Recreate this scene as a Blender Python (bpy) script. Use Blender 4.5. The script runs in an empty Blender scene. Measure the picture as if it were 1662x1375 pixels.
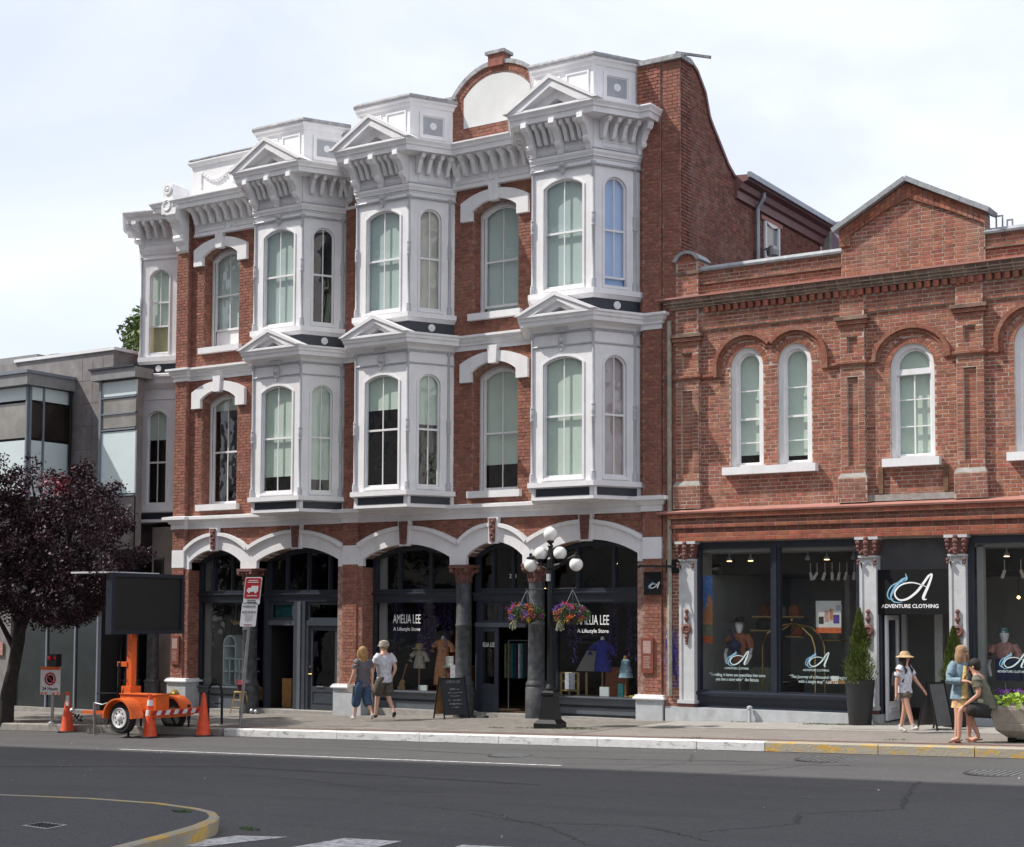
import bpy, math, random
from math import sin, cos, pi, radians, sqrt, atan2
from mathutils import Vector, Matrix, noise
random.seed(7)
SC = bpy.context.scene
COL = SC.collection
# ------------------------------------------------------------- camera
cd = bpy.data.cameras.new('camera'); cam = bpy.data.objects.new('camera', cd); COL.objects.link(cam); SC.camera = cam
XR = Vector((0.83897094, 0.54416055, 0.00412945)); YD = Vector((-0.02951736, 0.05308366, -0.99815372)); ZF = Vector((-0.54337509, 0.83730008, 0.06059783))
# rows above are world(X,Y,Z) components of the camera's right / down / forward
XR = Vector((0.83897094, 0.54416055, 0.00412945)); 
m = Matrix((( XR.x, -YD.x, -ZF.x), (XR.y, -YD.y, -ZF.y), (XR.z, -YD.z, -ZF.z))).to_4x4()
m.translation = Vector((14.45377501, -27.99287758, 2.1))
cam.matrix_world = m
cd.sensor_width = 36.0; cd.sensor_fit = 'HORIZONTAL'
cd.lens = 2480 * 36 / 1662
cd.shift_x = 0.0; cd.shift_y = (850 - 687.5) / 1662
cd.clip_start = 0.1; cd.clip_end = 2000
# ------------------------------------------------------------- sky and sun
SUN_AZ = Vector((-0.87, -0.49)); SUN_EL = radians(50)
W = bpy.data.worlds.new('World'); SC.world = W; W.use_nodes = True
nt = W.node_tree; nt.nodes.clear()
out = nt.nodes.new('ShaderNodeOutputWorld'); bg = nt.nodes.new('ShaderNodeBackground')
sky = nt.nodes.new('ShaderNodeTexSky'); sky.sky_type = 'NISHITA'; sky.sun_disc = False
sky.sun_elevation = SUN_EL; sky.sun_rotation = atan2(SUN_AZ.x, SUN_AZ.y)
sky.altitude = 50; sky.air_density = 1.0; sky.dust_density = 2.0; sky.ozone_density = 1.0
tc = nt.nodes.new('ShaderNodeTexCoord'); mp = nt.nodes.new('ShaderNodeMapping'); mp.inputs['Scale'].default_value = (1.0, 1.0, 2.6)
n1 = nt.nodes.new('ShaderNodeTexNoise'); n1.inputs['Scale'].default_value = 2.3; n1.inputs['Detail'].default_value = 7; n1.inputs['Roughness'].default_value = 0.52; n1.inputs['Distortion'].default_value = 0.4
cr = nt.nodes.new('ShaderNodeValToRGB'); cr.color_ramp.elements[0].position = 0.34; cr.color_ramp.elements[0].color = (0.62,)*3 + (1,)
cr.color_ramp.elements[1].position = 0.62; cr.color_ramp.elements[1].color = (0.97,)*3 + (1,)
mx = nt.nodes.new('ShaderNodeMix'); mx.data_type = 'RGBA'
mx.inputs[7].default_value = (7.3, 7.6, 8.45, 1)
nt.links.new(tc.outputs['Generated'], mp.inputs[0]); nt.links.new(mp.outputs[0], n1.inputs[0]); nt.links.new(n1.outputs[0], cr.inputs[0])
nt.links.new(cr.outputs[0], mx.inputs[0]); nt.links.new(sky.outputs[0], mx.inputs[6]); nt.links.new(mx.outputs[2], bg.inputs[0])
bg.inputs[1].default_value = 0.1; nt.links.new(bg.outputs[0], out.inputs[0])
sl = bpy.data.lights.new('sun', 'SUN'); sl.energy = 3.8; sl.angle = radians(0.6); sl.color = (1.0, 0.95, 0.88)
so = bpy.data.objects.new('sun', sl); COL.objects.link(so)
sd = Vector((SUN_AZ.x * cos(SUN_EL), SUN_AZ.y * cos(SUN_EL), sin(SUN_EL)))
so.rotation_euler = sd.to_track_quat('Z', 'Y').to_euler(); so.location = (-30, -30, 40)
SC.view_settings.view_transform = 'Standard'; SC.view_settings.look = 'None'
SC.view_settings.exposure = 0.56; SC.view_settings.gamma = 1.0; SC.view_settings.use_curve_mapping = False
try:
    SC.cycles.max_bounces = 8; SC.cycles.transparent_max_bounces = 24
except Exception: pass

# ------------------------------------------------------------- materials
M = {}
def mat(name, col, rough=0.6, var=0.15, scale=6.0, col2=None, bump=0.0, bscale=60.0, metal=0.0, spec=0.5, rnd=None, rndamt=0.35, lo=0.4, hi=0.65, detail=6, coat=0):
    m = bpy.data.materials.new(name); m.use_nodes = True; t = m.node_tree; b = t.nodes['Principled BSDF']
    b.inputs['Roughness'].default_value = rough; b.inputs['Metallic'].default_value = metal; b.inputs['Specular IOR Level'].default_value = spec
    if coat: b.inputs['Coat Weight'].default_value = coat
    tcn = t.nodes.new('ShaderNodeTexCoord')
    no = t.nodes.new('ShaderNodeTexNoise'); no.inputs['Scale'].default_value = scale; no.inputs['Detail'].default_value = detail; no.inputs['Roughness'].default_value = 0.6
    t.links.new(tcn.outputs['Object'], no.inputs[0])
    r = t.nodes.new('ShaderNodeValToRGB'); r.color_ramp.elements[0].position = lo; r.color_ramp.elements[1].position = hi
    c2 = col2 if col2 else tuple(max(0, c * (1 - var)) for c in col)
    r.color_ramp.elements[0].color = (*c2, 1); r.color_ramp.elements[1].color = (*col, 1)
    t.links.new(no.outputs[0], r.inputs[0]); last = r.outputs[0]
    if rnd:
        if rnd == 'island': g = t.nodes.new('ShaderNodeNewGeometry'); ro = g.outputs['Random Per Island']
        else: g = t.nodes.new('ShaderNodeObjectInfo'); ro = g.outputs['Random']
        hs = t.nodes.new('ShaderNodeHueSaturation'); mr = t.nodes.new('ShaderNodeMapRange')
        mr.inputs[3].default_value = 1 - rndamt; mr.inputs[4].default_value = 1 + rndamt * 0.8
        t.links.new(ro, mr.inputs[0]); t.links.new(mr.outputs[0], hs.inputs['Value'])
        m2 = t.nodes.new('ShaderNodeMapRange'); m2.inputs[3].default_value = 0.493; m2.inputs[4].default_value = 0.512
        ml = t.nodes.new('ShaderNodeMath'); ml.operation = 'MULTIPLY'; ml.inputs[1].default_value = 7.31; fr = t.nodes.new('ShaderNodeMath'); fr.operation = 'FRACT'
        t.links.new(ro, ml.inputs[0]); t.links.new(ml.outputs[0], fr.inputs[0]); t.links.new(fr.outputs[0], m2.inputs[0]); t.links.new(m2.outputs[0], hs.inputs['Hue'])
        t.links.new(last, hs.inputs['Color']); last = hs.outputs[0]
    t.links.new(last, b.inputs['Base Color'])
    if bump:
        nb = t.nodes.new('ShaderNodeTexNoise'); nb.inputs['Scale'].default_value = bscale; nb.inputs['Detail'].default_value = 4
        t.links.new(tcn.outputs['Object'], nb.inputs[0])
        bp = t.nodes.new('ShaderNodeBump'); bp.inputs['Strength'].default_value = bump; bp.inputs['Distance'].default_value = 0.02
        t.links.new(nb.outputs[0], bp.inputs['Height']); t.links.new(bp.outputs[0], b.inputs['Normal'])
    M[name] = m; return m
def stain(name, col, amt=1.0, scale=1.3, lo=0.5, hi=0.72, stretch=(1, 1, 1)):
    """lay a second, larger, patchy colour (dirt, lime, worn paint) over a material"""
    m = M[name]; t = m.node_tree; b = t.nodes['Principled BSDF']; l = b.inputs['Base Color'].links[0].from_socket
    tcn = t.nodes.new('ShaderNodeTexCoord'); mpn = t.nodes.new('ShaderNodeMapping'); mpn.inputs['Scale'].default_value = stretch
    no = t.nodes.new('ShaderNodeTexNoise'); no.inputs['Scale'].default_value = scale; no.inputs['Detail'].default_value = 9; no.inputs['Roughness'].default_value = 0.68
    r = t.nodes.new('ShaderNodeValToRGB'); r.color_ramp.elements[0].position = lo; r.color_ramp.elements[1].position = hi
    r.color_ramp.elements[0].color = (0, 0, 0, 1); r.color_ramp.elements[1].color = (amt, amt, amt, 1)
    x = t.nodes.new('ShaderNodeMix'); x.data_type = 'RGBA'; x.inputs[7].default_value = (*col, 1)
    t.links.new(tcn.outputs['Object'], mpn.inputs[0]); t.links.new(mpn.outputs[0], no.inputs[0]); t.links.new(no.outputs[0], r.inputs[0])
    t.links.new(r.outputs[0], x.inputs[0]); t.links.new(l, x.inputs[6]); t.links.new(x.outputs[2], b.inputs['Base Color'])
def emis(name, col, s):
    m = bpy.data.materials.new(name); m.use_nodes = True; b = m.node_tree.nodes['Principled BSDF']
    b.inputs['Base Color'].default_value = (*col, 1); b.inputs['Emission Color'].default_value = (*col, 1); b.inputs['Emission Strength'].default_value = s; M[name] = m
def glass(name, tint=(0.8, 0.85, 0.85), ior=1.5, rough=0.0, wav=0.02, boost=0.0):
    m = bpy.data.materials.new(name); m.use_nodes = True; t = m.node_tree; t.nodes.clear()
    o = t.nodes.new('ShaderNodeOutputMaterial'); tr = t.nodes.new('ShaderNodeBsdfTransparent'); tr.inputs[0].default_value = (*tint, 1)
    gl = t.nodes.new('ShaderNodeBsdfGlossy'); gl.inputs['Roughness'].default_value = rough; fr = t.nodes.new('ShaderNodeFresnel')
    ge = t.nodes.new('ShaderNodeNewGeometry'); io = t.nodes.new('ShaderNodeMapRange'); io.inputs[3].default_value = ior; io.inputs[4].default_value = 1 / ior      # same reflectance seen from either side
    t.links.new(ge.outputs['Backfacing'], io.inputs[0]); t.links.new(io.outputs[0], fr.inputs[0])
    mxs = t.nodes.new('ShaderNodeMixShader'); ad = t.nodes.new('ShaderNodeMath'); ad.operation = 'ADD'; ad.inputs[1].default_value = boost; ad.use_clamp = True
    nb = t.nodes.new('ShaderNodeTexNoise'); nb.inputs['Scale'].default_value = 1.6; tcn = t.nodes.new('ShaderNodeTexCoord'); bp = t.nodes.new('ShaderNodeBump'); bp.inputs['Strength'].default_value = wav; bp.inputs['Distance'].default_value = 0.3
    t.links.new(tcn.outputs['Object'], nb.inputs[0]); t.links.new(nb.outputs[0], bp.inputs['Height']); t.links.new(bp.outputs[0], gl.inputs['Normal'])
    t.links.new(fr.outputs[0], ad.inputs[0]); t.links.new(ad.outputs[0], mxs.inputs[0]); t.links.new(tr.outputs[0], mxs.inputs[1]); t.links.new(gl.outputs[0], mxs.inputs[2]); t.links.new(mxs.outputs[0], o.inputs[0])
    M[name] = m
mat('brick1', (0.35, 0.135, 0.094), 0.85, 0.35, 9, bump=0.5, bscale=90, rnd='island', rndamt=0.22); stain('brick1', (0.42, 0.28, 0.23), 0.5, 1.6, 0.54, 0.8); stain('brick1', (0.14, 0.055, 0.042), 0.45, 2.6, 0.54, 0.78, (1, 1, .3))
mat('brick1o', (0.35, 0.135, 0.094), 0.85, 0.35, 9, bump=0.5, bscale=90, rnd='object', rndamt=0.22)
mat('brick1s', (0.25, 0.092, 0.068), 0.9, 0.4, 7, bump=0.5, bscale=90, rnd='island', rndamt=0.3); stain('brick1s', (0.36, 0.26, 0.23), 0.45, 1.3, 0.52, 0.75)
mat('brick2', (0.42, 0.145, 0.092), 0.88, 0.4, 8, bump=0.5, bscale=90, rnd='island', rndamt=0.24); stain('brick2', (0.44, 0.33, 0.26), 0.55, 1.3, 0.50, 0.78); stain('brick2', (0.13, 0.09, 0.07), 0.4, 2.2, 0.58, 0.8, (1, 1, .5))
mat('brick2o', (0.42, 0.145, 0.092), 0.88, 0.4, 8, bump=0.5, bscale=90, rnd='object', rndamt=0.24)
mat('brickold', (0.28, 0.16, 0.115), 0.92, 0.5, 6, col2=(0.14, 0.10, 0.08), bump=0.6, bscale=70, rnd='island', rndamt=0.4); stain('brickold', (0.34, 0.29, 0.22), 0.6, 2.0, 0.5, 0.7)
mat('mortar1', (0.38, 0.27, 0.23), 0.95, 0.3, 12, col2=(0.22, 0.12, 0.09), bump=0.4)
mat('mortar2', (0.54, 0.46, 0.385), 0.95, 0.3, 5, col2=(0.38, 0.30, 0.245), bump=0.4)
mat('white', (0.82, 0.815, 0.825), 0.5, 0.08, 3, bump=0.08, bscale=25); stain('white', (0.64, 0.62, 0.61), 0.45, 2.2, 0.5, 0.85, (1, 1, 0.35)); stain('white', (0.46, 0.44, 0.42), 0.38, 7, 0.56, 0.8, (1, 1, 0.12))
mat('whitegrey', (0.48, 0.49, 0.52), 0.55, 0.15, 5, bump=0.1, bscale=30)
mat('panelgrey', (0.36, 0.38, 0.41), 0.6, 0.1, 5)
mat('capstone', (0.45, 0.45, 0.46), 0.8, 0.35, 9, bump=0.3, bscale=30); stain('capstone', (0.16, 0.14, 0.12), 0.8, 6, 0.5, 0.7)
mat('slatecoping', (0.34, 0.36, 0.38), 0.6, 0.25, 7, bump=0.2, bscale=30); stain('slatecoping', (0.24, 0.20, 0.12), 0.5, 3, 0.55, 0.75)
mat('darkblue', (0.028, 0.034, 0.048), 0.45, 0.2, 5)
mat('navytrim', (0.030, 0.038, 0.052), 0.35, 0.2, 6, bump=0.05)
mat('shopgrey', (0.045, 0.055, 0.070), 0.4, 0.2, 4, bump=0.05)
mat('shoplight', (0.10, 0.115, 0.135), 0.45, 0.15, 4)
mat('plinth', (0.46, 0.48, 0.50), 0.8, 0.15, 5, bump=0.2, bscale=40); stain('plinth', (0.27, 0.26, 0.24), 0.7, 3, 0.52, 0.75)
mat('stone', (0.36, 0.345, 0.32), 0.85, 0.25, 7, bump=0.3, bscale=50); stain('stone', (0.2, 0.19, 0.17), 0.6, 3, 0.5, 0.75)
mat('terracotta', (0.42, 0.19, 0.15), 0.7, 0.2, 4, bump=0.1); stain('terracotta', (0.3, 0.2, 0.17), 0.6, 3, 0.5, 0.75)
mat('ornament', (0.20, 0.085, 0.07), 0.65, 0.35, 18, bump=0.2)
mat('iron', (0.075, 0.078, 0.082), 0.6, 0.4, 7, col2=(0.03, 0.033, 0.037), bump=0.15, bscale=25)
mat('blackiron', (0.010, 0.011, 0.012), 0.45, 0.2, 10, bump=0.03, spec=0.3)
mat('blind', (0.60, 0.69, 0.61), 0.9, 0.03, 2); mat('sky_reflection_blue', (0.42, 0.58, 0.85), 0.9, 0.05, 2); mat('blind_p', (0.55, 0.52, 0.47), 0.9, 0.08, 3)  # the blue one is a window's sky reflection put into colour
mat('blind_y', (0.42, 0.38, 0.20), 0.9, 0.08, 3); mat('curtain', (0.50, 0.42, 0.42), 0.9, 0.1, 3)
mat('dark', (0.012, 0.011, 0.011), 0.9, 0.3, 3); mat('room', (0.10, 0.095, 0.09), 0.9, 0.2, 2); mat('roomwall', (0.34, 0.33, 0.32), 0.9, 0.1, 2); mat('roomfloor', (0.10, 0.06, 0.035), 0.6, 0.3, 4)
glass('glass', (0.95, 0.98, 0.97), 1.5, 0.0, 0.07, 0.05); glass('shopglass', (0.86, 0.90, 0.90), 1.5, 0.0, 0.03, 0.015); glass('skyglass', (0.90, 0.94, 0.97), 1.6, 0.0, 0.03, 0.06)
mat('metalgrey', (0.33, 0.34, 0.35), 0.45, 0.2, 9, metal=0.7); mat('galv', (0.42, 0.43, 0.44), 0.45, 0.25, 14, metal=0.8); mat('brass', (0.55, 0.38, 0.14), 0.3, 0.2, 6, metal=0.9)
mat('orange', (0.74, 0.135, 0.022), 0.45, 0.15, 6); stain('orange', (0.45, 0.11, 0.03), 0.5, 5, 0.58, 0.75)
mat('cone', (0.80, 0.085, 0.02), 0.55, 0.2, 9); stain('cone', (0.42, 0.06, 0.03), 0.6, 6, 0.55, 0.8)
mat('rubber', (0.022, 0.022, 0.023), 0.85, 0.3, 15); mat('screen', (0.012, 0.011, 0.011), 0.6, 0.3, 4, bump=0.02)
mat('reflwhite', (0.72, 0.72, 0.72), 0.4, 0.15, 8); mat('red', (0.45, 0.02, 0.03), 0.5, 0.1, 8); mat('signwhite', (0.72, 0.72, 0.72), 0.45, 0.08, 8); mat('black', (0.008, 0.008, 0.009), 0.7, 0.2, 5, spec=0.2)
mat('textwhite', (0.85, 0.85, 0.85), 0.6, 0.0, 5); mat('textblue', (0.22, 0.45, 0.62), 0.6, 0.0, 5); mat('wood', (0.42, 0.22, 0.08), 0.6, 0.35, 9, bump=0.1); mat('paper', (0.62, 0.60, 0.57), 0.8, 0.1, 8)
mat('asphalt', (0.108, 0.104, 0.104), 0.88, 0.5, 42, bump=0.5, bscale=160, lo=0.35, hi=0.7)
stain('asphalt', (0.055, 0.054, 0.055), 0.6, 0.35, 0.45, 0.7); stain('asphalt', (0.125, 0.12, 0.118), 0.35, 16, 0.5, 0.62); stain('asphalt', (0.06, 0.06, 0.06), 0.4, 24, 0.52, 0.62); stain('asphalt', (0.13, 0.125, 0.12), 0.5, 1.1, 0.6, 0.8); stain('asphalt', (0.19, 0.18, 0.17), 0.7, 45, 0.64, 0.74); stain('asphalt', (0.05, 0.05, 0.05), 0.45, 0.5, 0.5, 0.62, (.25, 2.2, 1)); stain('asphalt', (0.045, 0.045, 0.045), 0.8, 2.6, 0.68, 0.74)
mat('island', (0.115, 0.115, 0.118), 0.9, 0.65, 48, bump=0.7, bscale=150, lo=0.35, hi=0.65); stain('island', (0.07, 0.07, 0.072), 0.6, 1.5, 0.45, 0.7); stain('island', (0.22, 0.21, 0.20), 0.6, 40, 0.62, 0.70)
mat('walk', (0.25, 0.225, 0.20), 0.85, 0.25, 12, bump=0.3, bscale=70); stain('walk', (0.15, 0.135, 0.125), 0.7, 0.9, 0.45, 0.72); stain('walk', (0.30, 0.27, 0.24), 0.6, 5, 0.55, 0.75)
mat('concrete', (0.36, 0.34, 0.31), 0.88, 0.2, 10, bump=0.3, bscale=60); stain('concrete', (0.22, 0.21, 0.19), 0.7, 1.6, 0.45, 0.72)
mat('redpaver', (0.24, 0.13, 0.105), 0.85, 0.3, 15, bump=0.3, bscale=60); stain('redpaver', (0.2, 0.18, 0.16), 0.8, 1.5, 0.45, 0.7)
mat('kerbwhite', (0.70, 0.70, 0.69), 0.7, 0.1, 8, bump=0.3, bscale=30); stain('kerbwhite', (0.20, 0.19, 0.18), 0.85, 4.5, 0.54, 0.68, (1, 1, 2.5))
mat('kerbyellow', (0.58, 0.36, 0.07), 0.8, 0.2, 8, bump=0.4, bscale=30); stain('kerbyellow', (0.33, 0.30, 0.24), 0.97, 3.2, 0.40, 0.50, (1, 1, 2)); stain('kerbyellow', (0.15, 0.13, 0.11), 0.7, 6, 0.6, 0.75)
mat('paint', (0.62, 0.62, 0.60), 0.7, 0.2, 6); stain('paint', (0.16, 0.16, 0.16), 0.85, 14, 0.46, 0.62)
mat('grime', (0.045, 0.043, 0.042), 0.9, 0.3, 9); mat('grass', (0.10, 0.16, 0.035), 0.9, 0.4, 20)
mat('plum', (0.050, 0.017, 0.027), 0.55, 0.5, 3, rnd='island', rndamt=0.6, spec=0.28); mat('plumnew', (0.22, 0.02, 0.04), 0.5, 0.3, 3, rnd='island', rndamt=0.5)
mat('bark', (0.05, 0.042, 0.038), 0.9, 0.4, 12, bump=0.5, bscale=30); mat('leafgreen', (0.14, 0.20, 0.05), 0.6, 0.4, 2, rnd='island', rndamt=0.5); mat('conifer', (0.17, 0.235, 0.045), 0.7, 0.5, 2.5, rnd='island', rndamt=0.55)
mat('lime', (0.33, 0.50, 0.03), 0.55, 0.25, 9, rnd='island', rndamt=0.3); mat('darkleaf', (0.06, 0.11, 0.03), 0.6, 0.4, 5, rnd='island', rndamt=0.5)
for n, c in dict(fl_red=(0.62, 0.02, 0.03), fl_purple=(0.20, 0.04, 0.36), fl_blue=(0.14, 0.11, 0.50), fl_orange=(0.75, 0.16, 0.03), fl_yellow=(0.75, 0.42, 0.03), fl_white=(0.8, 0.8, 0.75), fl_pink=(0.7, 0.08, 0.12)).items(): mat(n, c, 0.7, 0.2, 20, rnd='island', rndamt=0.3)
mat('tendril', (0.42, 0.45, 0.28), 0.8, 0.3, 9); mat('potblack', (0.022, 0.023, 0.026), 0.5, 0.2, 5); mat('precast', (0.36, 0.33, 0.27), 0.85, 0.2, 12, bump=0.4, bscale=60)
mat('panelgreen', (0.66, 0.76, 0.77), 0.35, 0.05, 2); mat('greytile', (0.27, 0.25, 0.245), 0.7, 0.3, 3, bump=0.15, bscale=20); stain('greytile', (0.19, 0.17, 0.165), 0.6, 2, 0.5, 0.7); mat('fasciagrey', (0.28, 0.28, 0.285), 0.5, 0.2, 4); mat('framegrey', (0.2, 0.23, 0.27), 0.4, 0.1, 4)
mat('purpleroof', (0.20, 0.095, 0.09), 0.5, 0.15, 5); mat('purplecloth', (0.36, 0.26, 0.33), 0.9, 0.1, 4); mat('downpipe', (0.30, 0.32, 0.36), 0.4, 0.15, 4, metal=0.4)
mat('skin', (0.56, 0.30, 0.21), 0.55, 0.1, 20); mat('skin2', (0.62, 0.37, 0.27), 0.55, 0.1, 20); mat('mannequin', (0.75, 0.74, 0.72), 0.4, 0.05, 5)
for n, c in dict(c_grey=(0.14, 0.13, 0.145), c_white=(0.66, 0.66, 0.72), c_denim=(0.045, 0.085, 0.16), c_khaki=(0.10, 0.085, 0.065), c_lightdenim=(0.22, 0.32, 0.38), c_yellow=(0.72, 0.52, 0.20), c_olive=(0.145, 0.14, 0.10), c_black=(0.03, 0.027, 0.027), c_brownshort=(0.17, 0.13, 0.105), c_pack=(0.02, 0.018, 0.022),
                 h_blond=(0.42, 0.25, 0.10), h_fair=(0.36, 0.22, 0.12), h_dark=(0.025, 0.018, 0.015), straw=(0.58, 0.40, 0.22), cap=(0.42, 0.38, 0.32), shoe=(0.68, 0.67, 0.64), shoeblack=(0.03, 0.028, 0.028), sandal=(0.22, 0.09, 0.05),
                 d_peach=(0.62, 0.26, 0.12), d_blue=(0.02, 0.03, 0.30), d_light=(0.32, 0.50, 0.58), d_cream=(0.50, 0.44, 0.36), rust=(0.38, 0.13, 0.07), navy=(0.02, 0.035, 0.10), maroon=(0.05, 0.012, 0.022), teal=(0.02, 0.16, 0.18), sage=(0.22, 0.23, 0.16), tan=(0.55, 0.36, 0.13), violet=(0.10, 0.04, 0.26), posterorange=(0.62, 0.13, 0.03), posterblue=(0.12, 0.26, 0.62), pink=(0.55, 0.28, 0.24), graffiti=(0.10, 0.09, 0.40), yellowlabel=(0.7, 0.5, 0.02), bluechair=(0.05, 0.35, 0.42), leather=(0.16, 0.05, 0.02)).items(): mat(n, c, 0.8, 0.35, 16, bump=0.55, bscale=17)
mat('terracotta_d', (0.20, 0.05, 0.03), 0.6, 0.2, 9); mat('pinkgrey', (0.42, 0.28, 0.25), 0.7, 0.25, 30); mat('panelwhite', (0.66, 0.67, 0.66), 0.7, 0.08, 2, bump=0.1)
mat('mortarent', (0.36, 0.21, 0.155), 0.9, 0.3, 9)
mat('brick2plain', (0.34, 0.13, 0.08), 0.88, 0.45, 22, bump=0.5, bscale=60); stain('brick2plain', (0.36, 0.26, 0.19), 0.7, 2.2, 0.48, 0.72); mat('brick2r', (0.36, 0.10, 0.055), 0.85, 0.35, 8, bump=0.5, bscale=90, rnd='island', rndamt=0.25); stain('brick2r', (0.36, 0.22, 0.16), 0.5, 1.2, 0.52, 0.75)
mat('woodold', (0.2, 0.11, 0.06), 0.85, 0.4, 9); mat('whitegrey2', (0.55, 0.56, 0.57), 0.5, 0.12, 5, bump=0.1); stain('whitegrey2', (0.3, 0.28, 0.27), 0.7, 6, 0.6, 0.75); mat('navytrim2', (0.022, 0.028, 0.042), 0.35, 0.2, 6); mat('textpale', (0.55, 0.68, 0.68), 0.6, 0.0, 5); mat('fasciadark', (0.075, 0.075, 0.08), 0.6, 0.3, 3); mat('roomgrey', (0.42, 0.41, 0.39), 0.9, 0.1, 2); mat('pipebeige', (0.38, 0.36, 0.29), 0.7, 0.3, 8)
mat('skytint', (0.34, 0.32, 0.29), 0.2, 0.35, 1.2); mat('darkglass', (0.03, 0.022, 0.02), 0.12, 0.3, 2); mat('darkglass2', (0.028, 0.036, 0.036), 0.15, 0.3, 1.5); mat('stonewarm', (0.30, 0.26, 0.23), 0.8, 0.2, 4); mat('board', (0.02, 0.022, 0.026), 0.6, 0.2, 9); mat('boardgrey', (0.12, 0.12, 0.12), 0.7, 0.2, 9); mat('chalk', (0.30, 0.30, 0.32), 0.9, 0.2, 30)
emis('lampwarm', (1.0, 0.62, 0.25), 7); emis('lampdim', (1.0, 0.85, 0.6), 1.6)
mat('globe', (0.80, 0.78, 0.74), 0.25, 0.04, 4); emis('redlight', (0.45, 0.01, 0.02), 0.12)

# ------------------------------------------------------------- mesh building
UP = Vector((0, 0, 1))
class Fr:
    """a vertical working plane: a runs along it, b is height, c comes out of it"""
    def __init__(s, o, u=(1, 0, 0), n=None):
        s.o = Vector(o); s.u = Vector(u).normalized(); s.n = Vector(n).normalized() if n else Vector((s.u.y, -s.u.x, 0)).normalized()
    def p(s, a, b, c=0.0): return s.o + s.u * a + UP * b + s.n * c
FRONT = Fr((0, 0, 0))
class MB:
    def __init__(s): s.v = []; s.f = []
    def add(s, vs, fs):
        k = len(s.v); s.v += [tuple(v) for v in vs]; s.f += [tuple(i + k for i in f) for f in fs]; return s
    def box(s, x0, x1, y0, y1, z0, z1):
        return s.add([(x, y, z) for z in (z0, z1) for y in (y0, y1) for x in (x0, x1)], [(0, 2, 3, 1), (4, 5, 7, 6), (0, 1, 5, 4), (2, 6, 7, 3), (0, 4, 6, 2), (1, 3, 7, 5)])
    def fbox(s, F, a0, a1, b0, b1, c0, c1):
        return s.add([F.p(a, b, c) for b in (b0, b1) for c in (c0, c1) for a in (a0, a1)], [(0, 1, 3, 2), (4, 6, 7, 5), (0, 4, 5, 1), (2, 3, 7, 6), (0, 2, 6, 4), (1, 5, 7, 3)])
    def fprism(s, F, pts, c0, c1):
        n = len(pts); vs = [F.p(a, b, c1) for a, b in pts] + [F.p(a, b, c0) for a, b in pts]
        return s.add(vs, [tuple(range(n)), tuple(range(2 * n - 1, n - 1, -1))] + [((i + 1) % n, i, n + i, n + (i + 1) % n) for i in range(n)])
    def strip(s, F, A, B, c0, c1, closed=False):
        """band between two polylines of equal length, with thickness"""
        n = len(A)
        vs = [F.p(a, b, c1) for a, b in A] + [F.p(a, b, c1) for a, b in B] + [F.p(a, b, c0) for a, b in A] + [F.p(a, b, c0) for a, b in B]
        fs = []
        for i in range(n if closed else n - 1):
            j = (i + 1) % n
            fs += [(i, n + i, n + j, j), (2 * n + i, i, j, 2 * n + j), (n + i, 3 * n + i, 3 * n + j, n + j), (2 * n + i, 2 * n + j, 3 * n + j, 3 * n + i)]
        if not closed: fs += [(0, 2 * n, 3 * n, n), (n - 1, 2 * n - 1, 4 * n - 1, 3 * n - 1)]
        return s.add(vs, fs)
    def sweep(s, path, prof):
        """prof (off, z) carried along a ground-plan path; off to the right of travel; mitred; closed section"""
        pts = [Vector((x, y)) for x, y in path]; n = len(pts); k = len(prof); off = []
        for i in range(n):
            ds = []
            if i > 0: ds.append((pts[i] - pts[i - 1]).normalized())
            if i < n - 1: ds.append((pts[i + 1] - pts[i]).normalized())
            ns = [Vector((d.y, -d.x)) for d in ds]
            off.append(ns[0] if len(ns) == 1 else (ns[0] + ns[1]) / max(0.35, 1 + ns[0].dot(ns[1])))
        vs = [(pts[i].x + off[i].x * o, pts[i].y + off[i].y * o, z) for i in range(n) for o, z in prof]
        fs = [(i * k + j, (i + 1) * k + j, (i + 1) * k + (j + 1) % k, i * k + (j + 1) % k) for i in range(n - 1) for j in range(k)]
        fs += [tuple(range(k - 1, -1, -1)), tuple((n - 1) * k + j for j in range(k))]
        return s.add(vs, fs)
    def lathe(s, o, prof, n=12, axis=UP, sx=1, sy=1):
        o = Vector(o); axis = Vector(axis).normalized(); q = UP.rotation_difference(axis)
        vs = []
        for r, z in prof:
            for i in range(n):
                a = 2 * pi * i / n; vs.append(o + q @ Vector((r * cos(a) * sx, r * sin(a) * sy, z)))
        fs = [(j * n + i, j * n + (i + 1) % n, (j + 1) * n + (i + 1) % n, (j + 1) * n + i) for j in range(len(prof) - 1) for i in range(n)]
        fs += [tuple(range(n - 1, -1, -1)), tuple((len(prof) - 1) * n + i for i in range(n))]
        return s.add(vs, fs)
    def tube(s, pts, r, n=6):
        pts = [Vector(p) for p in pts]; rs = r if isinstance(r, (list, tuple)) else [r] * len(pts); vs = []
        for i, p in enumerate(pts):
            d = (pts[min(i + 1, len(pts) - 1)] - pts[max(i - 1, 0)]).normalized()
            x = d.cross(UP if abs(d.z) < 0.95 else Vector((1, 0, 0))).normalized(); y = d.cross(x)
            vs += [p + (x * cos(2 * pi * k / n) + y * sin(2 * pi * k / n)) * rs[i] for k in range(n)]
        fs = [(j * n + i, j * n + (i + 1) % n, (j + 1) * n + (i + 1) % n, (j + 1) * n + i) for j in range(len(pts) - 1) for i in range(n)]
        fs += [tuple(range(n - 1, -1, -1)), tuple((len(pts) - 1) * n + i for i in range(n))]
        return s.add(vs, fs)
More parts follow.
